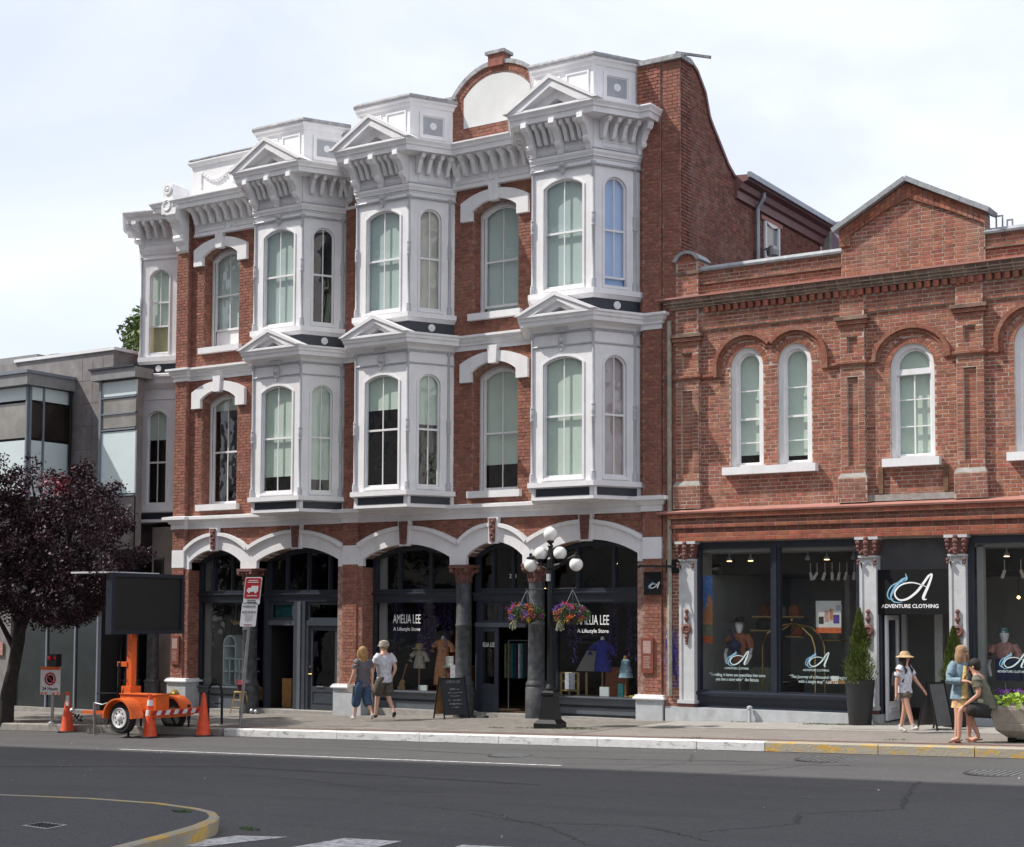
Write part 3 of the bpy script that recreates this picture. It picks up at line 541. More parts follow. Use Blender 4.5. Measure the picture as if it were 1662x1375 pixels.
# --- arches over the shopfronts
for (xc, o0, o1, i0, i1) in ARCH:
    s = MB(); A = [(o0, 3.25)] + arc(o0, o1, 3.78, 4.15, 16) + [(o1, 3.25)]; B = [(i0, 3.25)] + arc(i0, i1, 3.43, 3.74, 16) + [(i1, 3.25)]
    s.strip(FW, A, B, -0.33, 0.09)
    s.strip(FW, arc(o0, o1, 3.785, 4.165, 16), arc(o0 + .03, o1 - .03, 3.70, 4.08, 16), 0.05, 0.16)
    part('arch_surround', s, 'white', TB)
    big = xc in (-9.9, -6.65, -1.85); w = 0.12 if big else 0.085
    k = MB(); k.fprism(FW, [(xc - w * .7, 3.74), (xc + w * .7, 3.74), (xc + w, 4.26), (xc - w, 4.26)], 0.05, 0.19)
    for j in range(5): k.ball(FW.p(xc + (-1) ** j * w * .3, 3.82 + j * .09, 0.19), 0.04, 6)
    part('keystone', k, 'ornament', TB)
    k = MB(); k.fprism(FW, [(xc - w * .7 - .05, 3.70), (xc + w * .7 + .05, 3.70), (xc + w + .05, 4.28), (xc - w - .05, 4.28)], 0.04, 0.15); part('keystone_surround', k, 'white', TB)
# --- wall windows with hoods
def wall_window(F, xc, hb, sp, cr_, parent, blind_to, bmat='blind', gap=0.0, rail=None, hw=0.6, c=-0.27, glassm='glass'):
    f = MB(); holed(f, F, xc - hw, xc + hw, hb, cr_ + 0.005, (xc - hw + .1, xc + hw - .1, hb + .04, sp - .05, cr_ - .09), c - .06, c)
    f.strip(F, [(xc - hw + .06, hb)] + arc(xc - hw + .06, xc + hw - .06, sp - .05, cr_ - .06) + [(xc + hw - .06, hb)], [(xc - hw + .1, hb)] + arc(xc - hw + .1, xc + hw - .1, sp - .05, cr_ - .1) + [(xc + hw - .1, hb)], c - .02, c + .03)
    sash(f, F, xc - hw + .1, xc + hw - .1, hb + .04 + gap, sp - .05, cr_ - .09, c - .03, rail=rail or (hb + (cr_ - hb) * .47))
    w = part('window', f, 'white', parent)
    p = MB(); arch_pane(p, F, xc - hw + .12, xc + hw - .12, hb + .08 + gap, sp - .06, cr_ - .12, c - .06); part('pane', p, glassm, w)
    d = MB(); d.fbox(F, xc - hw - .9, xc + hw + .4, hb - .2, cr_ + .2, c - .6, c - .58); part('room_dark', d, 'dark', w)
    b = MB(); b.fbox(F, xc - hw + .1, xc + hw - .1, blind_to, cr_ - .02, c - .14, c - .13); part('blind', b, bmat, w)
    return w
def hood(xc, b):
    h = MB(); A = [(xc - .905, b)] + arc(xc - .905, xc + .905, b + .42, b + .66, 14) + [(xc + .905, b)]; B = [(xc - .6, b)] + arc(xc - .6, xc + .6, b + .22, b + .43, 14) + [(xc + .6, b)]
    h.strip(FW, A, B, -0.02, 0.10); h.fprism(FW, [(xc - .1, b + .38), (xc + .1, b + .38), (xc + .13, b + .78), (xc - .13, b + .78)], 0.0, 0.15)
    part('window_hood', h, 'white', TB)
for xc in WINS:
    hood(xc, 7.34); hood(xc, 11.01)
    for z in (4.73, 8.73):
        s = MB(); s.fbox(FW, xc - .68, xc + .72, z, z + .15, -.3, .13); s.fbox(FW, xc - .6, xc + .6, z + .15, z + .17, -.3, -.05); part('sill', s, 'white', TB)
wall_window(FW, -12.59, 4.88, 7.47, 7.72, TB, 7.3, rail=6.23); wall_window(FW, -12.59, 8.88, 11.19, 11.44, TB, 9.35, gap=0.42, rail=10.25, glassm='skyglass')
s = MB(); s.fbox(FW, -13.07, -12.1, 8.93, 9.33, -.36, -.34); part('screen_panel', s, 'white', TB)
wall_window(FW, -4.25, 4.88, 7.47, 7.72, TB, 5.5, rail=6.2); wall_window(FW, -4.25, 8.88, 11.19, 11.44, TB, 9.0, gap=0.13, rail=10.1, glassm='skyglass')
# --- bracket shapes shared by all
def bracket_mesh(name, prof, w, material='white'):
    b = MB(); n = len(prof); vs = [(x, -c, z) for x in (-w / 2, w / 2) for c, z in prof]
    b.add(vs, [tuple(range(n)), tuple(range(2 * n - 1, n - 1, -1))] + [(i, n + i, n + (i + 1) % n, (i + 1) % n) for i in range(n)]); return mesh(name, b, material)
MOD = bracket_mesh('modillion', [(0, 0), (.36, 0), (.37, -.06), (.33, -.11), (.25, -.13), (.2, -.2), (.15, -.30), (.13, -.37), (.10, -.41), (0, -.41)], 0.085)
CON = bracket_mesh('console_bracket', [(0, .02), (.46, .02), (.47, -.09), (.42, -.17), (.33, -.19), (.26, -.27), (.2, -.40), (.22, -.44), (.20, -.50), (.10, -.55), (.08, -.64), (0, -.68)], 0.13)
ZB = 12.45
def face_brackets(parent, F, length, n, ends=(True, True), mid=False, off=0.045):
    ang = atan2(F.u.y, F.u.x); pos = []
    if ends[0]: pos.append((0.0 + .05, CON))
    if ends[1]: pos.append((length - .05, CON))
    if mid: pos.append((length / 2, CON))
    m0 = .15 if ends[0] else .05; m1 = length - (.15 if ends[1] else .05)
    slots = [m0 + (m1 - m0) * (i + .5) / n for i in range(n)]
    for s_ in slots:
        if mid and abs(s_ - length / 2) < .1: continue
        pos.append((s_, MOD))
    for a, me in pos:
        p = F.p(a, ZB, off); inst('modillion' if me is MOD else 'console_bracket', me, parent, p, ang)
# --- bay windows
def bay(xc, tag_, blinds, parent=TB, F3=None):
    F0 = Fr((xc - HW, -DP, 0)); sl_ = sqrt((JW - HW) ** 2 + (DP + .12) ** 2)
    FR_ = Fr((xc + HW, -DP, 0), (JW - HW, DP + .12, 0)); FL = Fr((xc - JW, .12, 0), (JW - HW, -DP - .12, 0))
    P = baypath(xc, .12); rings = []
    b = MB()
    faces = [(F0, 2 * HW, .475, .735), (FR_, sl_, .265, .53), (FL, sl_, .265, sl_ - .53)]
    for F, ln, hw, ac in faces:
        for (b0, b1, hb, sp, cr_) in ((4.88, 7.80, 5.0, 7.38, 7.53), (8.88, 11.52, 8.99, 11.13, 11.29)):
            dd = .05 if hw < .4 else 0
            holed(b, F, 0, ln, b0, b1, (ac - hw, ac + hw, hb, sp - dd, cr_), -.09, 0)
            A = [(ac - hw - .05, hb - .03)] + arc(ac - hw - .05, ac + hw + .05, sp - dd, cr_ + .05) + [(ac + hw + .05, hb - .03)]; B = [(ac - hw, hb - .03)] + arc(ac - hw, ac + hw, sp - dd, cr_) + [(ac + hw, hb - .03)]
            b.strip(F, A, B, -.01, .018); b.fbox(F, ac - hw - .05, ac + hw + .05, hb - .07, hb - .03, 0, .03)
    # plain bands, neckings, sills, cornices
    b.sweep(P, [(-.05, 7.80), (0, 7.80), (0, 8.07), (-.05, 8.07)])
    rg = MB()
    for z in (7.76, 8.03): rg = MB(); rg.sweep(P, [(-.03, z - .02), (.025, z - .018), (.035, z), (.025, z + .018), (-.03, z + .02)]); rings.append(rg)
    for z in (11.51, 11.66): rg = MB(); rg.sweep(P, [(-.03, z - .025), (.05, z - .022), (.065, z), (.05, z + .022), (-.03, z + .025)]); rings.append(rg)
    rg = MB(); rg.sweep(P, [(.0, 11.80), (.08, 11.80), (.10, 11.82), (.09, 11.84), (.0, 11.85)]); rings.append(rg)
    b.sweep(P, [(-.05, 8.05), (.03, 8.06), (.06, 8.12), (.12, 8.17), (.25, 8.18), (.26, 8.26), (.29, 8.28), (.30, 8.33), (.33, 8.36), (.33, 8.40), (-.05, 8.47)])
    b.sweep(P, [(-.05, 8.70), (.01, 8.70), (.08, 8.77), (.11, 8.78), (.11, 8.89), (-.05, 8.91)])
    b.sweep(P, [(-.05, 4.77), (.01, 4.77), (.05, 4.79), (.11, 4.79), (.11, 4.895), (-.05, 4.91)])
    b.sweep(P, [(-.08, 4.52), (0, 4.52), (0, 4.80), (-.08, 4.80)]); b.sweep(P, [(-.05, 4.52), (.03, 4.525), (.03, 4.585), (-.05, 4.59)])
    for F, ln in ((F0, 2 * HW), (FR_, sl_), (FL, sl_)):
        for a in (0.0, ln - .07): b.fbox(F, a, a + .07, 4.58, 4.79, -.02, .028)
    b.sweep(P, [(-.05, 11.48), (.03, 11.49), (.045, 11.52), (.02, 11.55), (.02, 11.61), (.05, 11.63), (.06, 11.70), (.09, 11.75), (.09, 11.80), (.03, 11.83), (.03, 12.5), (-.05, 12.5)])
    Q = baypath(xc, .12)
    b.sweep(Q, [(-.3, 12.58), (0, 12.58), (0, 13.60), (.03, 13.62), (.05, 13.69), (.10, 13.72), (.10, 13.77), (-.3, 13.77)])
    # soffit and top
    pl = baypath(xc, .13); b.add([(x, y, 4.535) for x, y in pl], [(0, 1, 2, 3)]); b.add([(x, y, 13.72) for x, y in pl], [(3, 2, 1, 0)]); b.add([(x, y, 8.45) for x, y in pl], [(3, 2, 1, 0)])
    # panels on frieze and parapet
    for F, ln in ((F0, 2 * HW), (FR_, sl_), (FL, sl_)):
        segs = [(.14, ln / 2 - .1), (ln / 2 + .1, ln - .14)] if ln > 1.3 else [(.2, ln - .2)]
        for a0, a1 in segs:
            b.strip(F, [(a0, 11.89), (a1, 11.89), (a1, 12.01), (a0, 12.01)], [(a0 + .02, 11.91), (a1 - .02, 11.91), (a1 - .02, 11.99), (a0 + .02, 11.99)], .02, .045, closed=True)
    for a0, a1 in ((.12, .66), (.80, 1.36)):
        b.strip(F0, [(a0, 12.9), (a1, 12.9), (a1, 13.52), (a0, 13.52)], [(a0 + .035, 12.935), (a1 - .035, 12.935), (a1 - .035, 13.485), (a0 + .035, 13.485)], -.005, .02, closed=True)
    c = sl_ / 2
    b.strip(FR_, [(c - .34, 12.90), (c + .34, 12.90), (c + .34, 13.50), (c - .34, 13.50)], [(c - .27, 12.97), (c + .27, 12.97), (c + .27, 13.43), (c - .27, 13.43)], -.005, .03, closed=True)
    bw = part('bay_window', b, 'white', parent, label={'A': 'left bay window', 'B': 'middle bay window', 'C': 'right bay window'}[tag_])
    for rg in rings: part('ring_moulding', rg, 'whitegrey', bw)
    g = MB(); g.fbox(FR_, c - .24, c + .24, 13.0, 13.40, .0, .006); part('grey_panel', g, 'panelgrey', bw)
    for zz, fr in ((13.2, FR_), (8.58, FR_), (8.58, FL)):
        g = MB(); g.lathe(fr.p(c, zz, .005), [(.085, 0), (.085, .015), (.06, .03), (.03, .02), (.02, .035), (.001, .035)], 14, axis=fr.n); part('rosette', g, 'white', bw)
    d = MB(); d.sweep(P, [(-.05, 8.42), (.004, 8.42), (.004, 8.72), (-.05, 8.72)])
    part('dark_blue_band', d, 'darkblue', bw)
    for F, ln in ((F0, 2 * HW), (FR_, sl_), (FL, sl_)):
        d = MB(); d.fbox(F, .09, ln - .09, 4.605, 4.765, -.005, .012); part('dark_blue_panel', d, 'darkblue', bw)
    cs = MB(); cs.sweep(Q, [(-.12, 13.76), (.12, 13.76), (.13, 13.80), (.11, 13.85), (-.12, 13.84)]); part('coping', cs, 'capstone', bw)
    # colonnettes
    n_off = []
    for (x, y), (nx, ny) in zip([(xc - HW, -DP), (xc + HW, -DP), (xc - JW + .07, .0), (xc + JW - .07, .0)], [(-.5, -.86), (.5, -.86), (-.84, -.5), (.84, -.5)]):
        cm = MB()
        for z0, z1 in ((4.90, 8.06), (8.90, 11.56)):
            cm = MB(); h = z1 - z0
            cm.lathe((x + nx * .012, y + ny * .012, z0), [(.06, 0), (.06, .14), (.05, .16), (.055, .18), (.034, .21), (.034, 1.28), (.05, 1.30), (.05, 1.33), (.04, 1.35), (.048, 1.38), (.048, 1.52), (.04, 1.54), (.05, 1.56), (.05, 1.58), (.03, 1.62), (.03, h - .1), (.05, h - .08), (.06, h - .02), (.06, h)], 8)
            part('colonnette', cm, 'whitegrey', bw, smooth=True)
    # pediments
    for zb, za, hw, dep, ih, iz in ((12.70, 13.33, 1.12, .56, .70, 13.12), (8.40, 8.80, .95, .33, .52, 8.68)):
        p = MB(); A = [(HW - hw, zb), (HW, za), (HW + hw, zb)]; B = [(HW - ih, zb + .005), (HW, iz), (HW + ih, zb + .005)]
        p.strip(F0, A, B, -.05, dep); p.strip(F0, [(HW - hw - .04, zb), (HW, za + .05), (HW + hw + .04, zb)], [(HW - hw + .08, zb), (HW, za - .04), (HW + hw - .08, zb)], -.05, dep + .035)
        k = .55; p.strip(F0, B, [(HW - ih * k, zb + .005), (HW, zb + (iz - zb) * k), (HW + ih * k, zb + .005)], -.05, dep * .55)
        p.fbox(F0, HW - hw, HW + hw, zb - .02, zb + .012, -.05, dep - .01); part('pediment', p, 'white', bw)
        p = MB(); p.fprism(F0, [(HW - ih, zb + .01), (HW + ih, zb + .01), (HW, iz)], -.04, dep * .2); part('tympanum', p, 'capstone', bw)
    # crests
    for z in (7.83, 11.56):
        k = MB(); k.fprism(F0, [(HW - .02, z - .19), (HW + .09, z - .07), (HW + .09, z + .12), (HW, z + .17), (HW - .09, z + .12), (HW - .09, z - .07)], 0, .05); k.ball(F0.p(HW, z + .03, .05), .06, 8)
        k.ball(F0.p(HW, z - .08, .05), .035, 6); k.fbox(F0, HW - .17, HW + .17, z + .2, z + .3, 0, .08); part('crest', k, 'crestgrey', bw)
    face_brackets(bw, F0, 2 * HW, 7, (True, True), True); face_brackets(bw, FR_, sl_, 4, (False, True)); face_brackets(bw, FL, sl_, 4, (False, False))
    # windows
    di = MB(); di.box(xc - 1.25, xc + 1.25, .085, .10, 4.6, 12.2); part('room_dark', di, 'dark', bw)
    for (F, ln, hw, ac), key in zip(faces, 'FRL'):
        for lv, (hb, sp, cr_) in enumerate(((5.0, 7.38, 7.53), (8.99, 11.13, 11.29))):
            dd = .05 if hw < .4 else 0; bl, bm, gm = blinds.get(key + str(lv), (hb, 'blind', 'glass')); gap = .15 if (key, lv, tag_) == ('R', 1, 'C') else 0.0
            w = MB(); sash(w, F, ac - hw, ac + hw, hb + gap, sp - dd, cr_, -.045, w=.035, rail=hb + (cr_ - hb) * .5 + .02)
            part('sash', w, 'white', bw)
            p = MB(); arch_pane(p, F, ac - hw + .02, ac + hw - .02, hb + .03 + gap, sp - dd, cr_ - .02, -.07); part('pane', p, gm, bw)
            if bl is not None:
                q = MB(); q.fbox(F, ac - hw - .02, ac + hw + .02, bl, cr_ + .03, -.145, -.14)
                if bm in ('blind', 'sky_reflection_blue'): q.fbox(F, ac - hw - .02, ac + hw + .02, bl, bl + .02, -.15, -.135)
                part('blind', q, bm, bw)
    return bw
bay(-9.80, 'A', {'F0': (5.38, 'blind', 'glass'), 'F1': (8.95, 'blind', 'skyglass'), 'R0': (5.3, 'blind', 'glass'), 'R1': (None, '', 'glass'), 'L0': (5, 'blind', 'glass'), 'L1': (9, 'blind', 'glass')})
bay(-6.67, 'B', {'F0': (6.75, 'blind', 'glass'), 'F1': (8.95, 'blind', 'skyglass'), 'R0': (6.4, 'blind', 'glass'), 'R1': (8.95, 'blind_p', 'glass')})
bay(-1.90, 'C', {'F0': (4.95, 'blind', 'glass'), 'F1': (8.95, 'blind', 'skyglass'), 'R0': (4.95, 'curtain', 'glass'), 'R1': (9.0, 'sky_reflection_blue', 'skyglass')})  # upper right pane: blue sheet behind it paints the reflected sky, no real blind
# --- top entablature on the wall stretches + continuous crown cornice
P = [(-14.05, 1.2), (-14.05, .08), (-9.8 - JW - .05, .08)]
for xc, _ in BAYS:
    P += [(xc - HW - .02, -DP - .03), (xc + HW + .02, -DP - .03), (xc + JW + .05, .08)]
P = [(-14.05, 1.2), (-14.05, .05)]
for xc, _ in BAYS: P += [(xc - JW, .05), (xc - HW, -DP), (xc + HW, -DP), (xc + JW, .05)]
P += [(-.57, .05), (-.57, .6)]
mb = MB(); mb.sweep(P, [(-.2, 12.44), (.44, 12.455), (.44, 12.44), (.47, 12.44), (.48, 12.55), (.51, 12.56), (.52, 12.60), (.56, 12.66), (.56, 12.69), (-.2, 12.77)])
part('crown_cornice', mb, 'white', TB)
for (x0, x1, n) in ((-13.45, -11.05, 9), (-8.5, -7.98, 2), (-5.35, -3.22, 8)):
    f = MB(); F = Fr((x0, .05, 0)); ln = x1 - x0
    f.fbox(F, 0, ln, 11.78, 12.5, -.1, .045); f.fbox(F, 0, ln, 11.76, 11.83, -.1, .075); f.fbox(F, 0, ln, 12.03, 12.05, -.1, .06)
    if ln > 1.5:
        for a0, a1 in ((.08, ln / 2 - .16), (ln / 2 + .16, ln - .08)): f.strip(F, [(a0, 11.87), (a1, 11.87), (a1, 12.0), (a0, 12.0)], [(a0 + .02, 11.89), (a1 - .02, 11.89), (a1 - .02, 11.98), (a0 + .02, 11.98)], .04, .065, closed=True)
        f.lathe(F.p(ln / 2, 11.94, .045), [(.08, 0), (.08, .03), (.055, .03), (.05, .01), (.001, .01)], 14, axis=F.n)
    fo = part('frieze', f, 'white', TB)
    for i in range(n):
        inst('modillion', MOD, fo, F.p((i + .5) * ln / n, ZB, .05), 0)
o = inst('corner_console', CON, TB, (-13.83, .0, 12.45), 0, (2.7, 1.05, 1.55))
# D parapet with swag, corner scroll
mb = MB(); mb.box(-13.58, -11.1, 0.0, .25, 12.6, 13.62); mb.sweep([(-13.58, .25), (-13.58, 0), (-11.0, 0)], [(-.1, 13.58), (.03, 13.6), (.09, 13.68), (.09, 13.72), (-.1, 13.74)]); 
part('parapet_block', MB().box(-8.52, -7.95, 0.02, .25, 12.6, 13.55), 'white', TB)
pp_ = part('parapet', mb, 'white', TB)
mb = MB(); pts = [(-13.2 + 1.0 * t / 10, 13.38 - .22 * sin(pi * t / 10)) for t in range(11)]
for i, (x, z) in enumerate(pts): mb.ball((x, -.01, z), .045 + .02 * sin(pi * i / 10), 6)
for x in (-13.25, -12.15): mb.box(x - .03, x + .03, -.03, 0, 13.02, 13.45)
part('swag', mb, 'white', TB)
mb = MB(); Fv = Fr((0, -.45, 0)); A = [(-14.15, 12.66)] + arc(-14.15, -13.80, 13.0, 13.18, 10) + [(-13.80, 12.66)]
mb.fprism(Fv, A, -.6, 0); mb.fbox(Fv, -14.17, -13.78, 12.35, 12.72, -.5, .03)
mb.lathe(Fv.p(-13.975, 12.98, 0), [(.13, 0), (.13, .03), (.09, .03), (.08, -.02 + .03), (.04, .04), (.001, .05)], 12, axis=Fv.n); mb.lathe(Fv.p(-13.975, 12.55, .03), [(.14, 0), (.14, .03), (.1, .03), (.08, .01), (.001, .01)], 12, axis=Fv.n)
part('corner_scroll', mb, 'white', TB)
for q in ((-8.6, -7.9, -.05, .3, 13.55, 13.64), (-.66, .46, -.06, .5, 13.70, 13.80), (-13.62, -11.0, -.1, .3, 13.735, 13.77)): part('coping', MB().box(*q), 'capstone', TB)
part('gutter_stub', MB().beam((.3, .0, 13.84), (.95, .35, 13.72), .05, .05), 'capstone', TB)
# gable with white panel (behind the middle parapet)
gx = -4.2
Fg = Fr((0, .06, 0))
mb = MB(); mb.fprism(Fg, [(gx - 1.33, 12.5), (gx + 1.33, 12.5), (gx + 1.33, 13.9), (gx + 1.15, 13.92)] + arc(gx - 1.15, gx + 1.15, 13.92, 14.52, 14)[::-1][1:-1] + [(gx - 1.15, 13.92), (gx - 1.33, 13.9)], -.3, 0); part('gable_wall', mb, 'mortar1', TB)
g0 = [(gx - .93, gx + .93, 13.13, 13.85, 14.33)]
bricks('g', Fg, gx - 1.32, gx + 1.32, 12.78, 13.88, g0)
mb = MB(); n = 30
for i in range(n):      # voussoirs of the gable arch
    f0, f1 = (i + .06) / n, (i + .94) / n
    def q(f, r):
        A = arc(gx - r, gx + r, 13.86 + (r - .93) * .2, 14.33 + (r - .93) * .95, 60); k = f * 60; j = min(59, int(k)); return Vector(A[j]).lerp(Vector(A[j + 1]), k - j)
    mb.fprism(Fg, [tuple(q(f0, .95)), tuple(q(f0, 1.12)), tuple(q(f1, 1.12)), tuple(q(f1, .95))], 0, .012)
part('gable_arch_bricks', mb, 'brick1', TB, kind='stuff')
bx = MB(); bx.box(gx - .2, gx + .2, -.02, .3, 14.45, 14.72); part('gable_block', bx, 'brick1', TB)
flush_bricks('g', TB, 'brick1', 'brick1o', 0)
mb = MB(); mb.fprism(Fg, [(gx - .9, 13.17), (gx + .9, 13.17)] + arc(gx - .9, gx + .9, 13.85, 14.29, 14)[::-1], 0, .01); part('gable_panel', mb, 'panelwhite' if 'panelwhite' in M else 'white', TB)
mb = MB(); mb.strip(Fg, arc(gx - 1.24, gx + 1.24, 13.92, 14.60, 16), arc(gx - 1.14, gx + 1.14, 13.92, 14.50, 16), -.33, .05); mb.box(gx - .26, gx + .26, -.06, .33, 14.72, 14.79); mb.box(gx - 1.42, gx - 1.1, -.02, .3, 13.88, 13.95); part('gable_coping', mb, 'capstone', TB)
# right flank
curve = [(0.045, 13.72), (.42, 13.76), (.77, 13.62), (1.15, 13.27), (1.36, 12.80), (1.55, 12.62), (1.82, 12.40), (2.29, 12.0), (2.67, 11.80)]
FS_ = Fr((.4, 0, 0), (0, 1, 0))
mb = MB(); mb.fprism(FS_, [(0.045, -.3)] + [(7.75, -.3), (7.75, 11.75), (2.67, 11.75)] + curve[::-1], -.3, 0); part('side_wall', mb, 'mortar1', TB)
z = 8.6
while z < 13.7:
    ymax = 7.76 if z < 11.5 else max([y for y, zz in curve if zz >= z] + [.1])
    if z >= 11.5:
        for (ya, za), (yb, zb2) in zip(curve, curve[1:]):
            if za >= z >= zb2 and za > zb2: ymax = ya + (yb - ya) * (za - z) / (za - zb2)
    hs = [(4.2, 5.05, 10.3, 11.25, 11.25)]
    bricks('side', FS_, .04, min(ymax - .04, 7.72), z, z + BR_H * 2, hs if z > 10 else ()); z += BR_H * 2
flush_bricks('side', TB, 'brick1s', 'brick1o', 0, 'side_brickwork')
mb = MB()
for (ya, za), (yb, zb2) in zip(curve, curve[1:]): mb.beam((.34, ya, za + .03), (.34, yb, zb2 + .03), .22, .07)
part('curved_coping', mb, 'purpleroof', TB)
mb = MB(); mb.sweep([(.4, 2.65), (.4, 7.8)], [(0, 11.35), (.08, 11.37), (.08, 11.55), (.16, 11.58), (.2, 11.70), (.34, 11.74), (.34, 11.86), (-.2, 11.9)]); part('eaves', mb, 'purpleroof', TB)
mb = MB(); mb.sweep([(.4, 2.6), (.4, 7.85)], [(.34, 11.78), (.42, 11.78), (.42, 11.9), (.34, 11.9)]); mb.tube([(.62, 3.76, 11.8), (.62, 3.76, 11.6), (.5, 3.7, 11.35), (.5, 3.7, 8.5)], .05, 8); part('gutter_and_downpipe', mb, 'downpipe', TB)
f = MB(); sash(f, FS_, 4.2, 5.05, 10.0, 11.2, 11.21, .07, w=.09, mull=False, rail=10.6); w = part('window', f, 'white', TB)
p = MB(); p.fbox(FS_, 4.28, 4.97, 10.05, 11.12, .012, .02); part('pane', p, 'framegrey', w)
p = MB(); p.fbox(FS_, 4.3, 4.72, 10.05, 11.12, .02, .035); part('blind', p, 'blind_p', w)
mb = MB(); mb.fbox(FS_, 4.05, 5.25, 11.22, 11.32, 0, .05); part('lintel', mb, 'terracotta', TB)
mb = MB(); mb.lathe((.75, 3.95, 10.42), [(.02, -.12), (.13, -.12), (.15, 0), (.08, .1), (.001, .12)], 12); mb.tube([(.4, 3.9, 10.4), (.7, 3.93, 10.5)], .02); part('wall_lamp', mb, 'metalgrey', TB)
mb = MB(); mb.box(-14, .1, .4, 7, 12.0, 12.1); part('roof', mb, 'black', TB)
for p_, q_ in (((-14.03, .12), (-22, 7.6)), ((.3, 7.7), (-22, 7.7))):
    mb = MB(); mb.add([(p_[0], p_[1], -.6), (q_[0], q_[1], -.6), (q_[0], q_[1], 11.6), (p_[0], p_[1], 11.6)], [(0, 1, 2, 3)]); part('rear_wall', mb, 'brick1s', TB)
# --- corner oriel on the left flank
OA = (-14.69, .55); OB = (-15.66, .31); OC = (-16.76, 1.34)
FO = Fr((OB[0], OB[1], 0), (OA[0] - OB[0], OA[1] - OB[1], 0)); PO = [OC, OB, OA, (-14.2, .67)]
b = MB(); lnO = 1.0
for (b0, b1, hb, sp, cr_) in ((4.88, 7.80, 5.0, 7.30, 7.46), (8.88, 11.52, 8.99, 11.05, 11.22)):
    holed(b, FO, 0, 1.15, b0, b1, (.25, .83, hb, sp, cr_), -.09, 0)
    b.strip(FO, [(.2, hb)] + arc(.2, .88, sp, cr_ + .05) + [(.88, hb)], [(.25, hb)] + arc(.25, .83, sp, cr_) + [(.83, hb)], -.01, .018)
for pr in ([(-.05, 7.80), (0, 7.80), (0, 8.07), (-.05, 8.07)], [(-.03, 7.74), (.03, 7.76), (-.03, 7.78)], [(-.03, 8.01), (.03, 8.03), (-.03, 8.05)], [(-.05, 8.05), (.03, 8.06), (.12, 8.17), (.14, 8.26), (.2, 8.34), (.2, 8.40), (-.05, 8.47)], [(-.05, 8.70), (.01, 8.70), (.08, 8.77), (.08, 8.89), (-.05, 8.91)],
           [(-.05, 4.77), (.08, 4.79), (.08, 4.895), (-.05, 4.91)], [(-.08, 4.52), (0, 4.52), (0, 4.80), (-.08, 4.80)], [(-.05, 4.52), (.03, 4.525), (.03, 4.585), (-.05, 4.59)], [(-.05, 11.48), (.03, 11.49), (.045, 11.52), (.02, 11.55), (.02, 11.61), (.05, 11.63), (.09, 11.75), (.09, 11.80), (.03, 11.83), (.03, 12.5), (-.05, 12.5)],
           [(-.2, 12.44), (.40, 12.455), (.42, 12.55), (.5, 12.60), (.54, 12.66), (.54, 12.69), (-.2, 12.80)], [(-.3, 12.6), (-.1, 12.6), (-.1, 12.95), (-.3, 12.95)]): b.sweep(PO, pr)
b.add([(x, y, 4.535) for x, y in PO], [(0, 1, 2, 3)])
b.fbox(FO, .2, .86, 11.9, 11.93, .02, .045); b.fbox(FO, .2, .86, 12.0, 12.03, .02, .045)
bw = part('bay_window', b, 'white', TB, label='narrow shaded bay window round the left corner')
for i in range(3): inst('modillion', MOD, bw, FO.p(.25 + i * .26, ZB, .03), atan2(FO.u.y, FO.u.x))
inst('console_bracket', CON, bw, FO.p(.02, ZB, .03), atan2(FO.u.y, FO.u.x)); inst('console_bracket', CON, bw, FO.p(.02, ZB, .03), atan2(FO.u.y, FO.u.x) - radians(75))
d = MB(); d.sweep(PO, [(-.05, 8.42), (.004, 8.42), (.004, 8.72), (-.05, 8.72)]); d.fbox(FO, .1, 1.1, 4.605, 4.765, -.005, .012); part('dark_blue_panel', d, 'darkblue', bw)
g = MB(); g.lathe(FO.p(.55, 8.58, .005), [(.085, 0), (.085, .015), (.06, .03), (.001, .035)], 12, axis=FO.n); part('rosette', g, 'white', bw)
cm = MB()
for z0, z1 in ((4.90, 8.06), (8.90, 11.56)): h = z1 - z0; cm.lathe((OB[0], OB[1], z0), [(.06, 0), (.06, .14), (.034, .21), (.034, 1.28), (.05, 1.30), (.048, 1.56), (.03, 1.62), (.03, h - .1), (.06, h - .02), (.06, h)], 8)
part('colonnette', cm, 'whitegrey', bw, smooth=True)
for hb, sp, cr_, bl, bm in ((5.0, 7.30, 7.46, 6.7, 'blind'), (8.99, 11.05, 11.22, 9.75, 'blind')):
    w = MB(); sash(w, FO, .25, .83, hb + (.7 if hb > 8 else 0), sp, cr_, -.045, w=.035, rail=(6.1 if hb < 8 else 10.35)); w.fbox(FO, .25, .83, hb, hb + .04, -.09, -.05); part('sash', w, 'white', bw)
    p = MB(); arch_pane(p, FO, .27, .81, hb + .03, sp, cr_ - .02, -.07); part('pane', p, 'glass', bw)
    q = MB(); q.fbox(FO, .2, .88, bl, cr_ + .03, -.15, -.14); part('blind', q, bm, bw)
q = MB(); q.fbox(FO, .2, .88, 8.9, 9.72, -.13, -.12); part('curtain', q, 'blind_y', bw)
d = MB(); d.fbox(FO, .1, 1.0, 4.9, 11.4, -.5, -.48); part('room_dark', d, 'dark', bw)
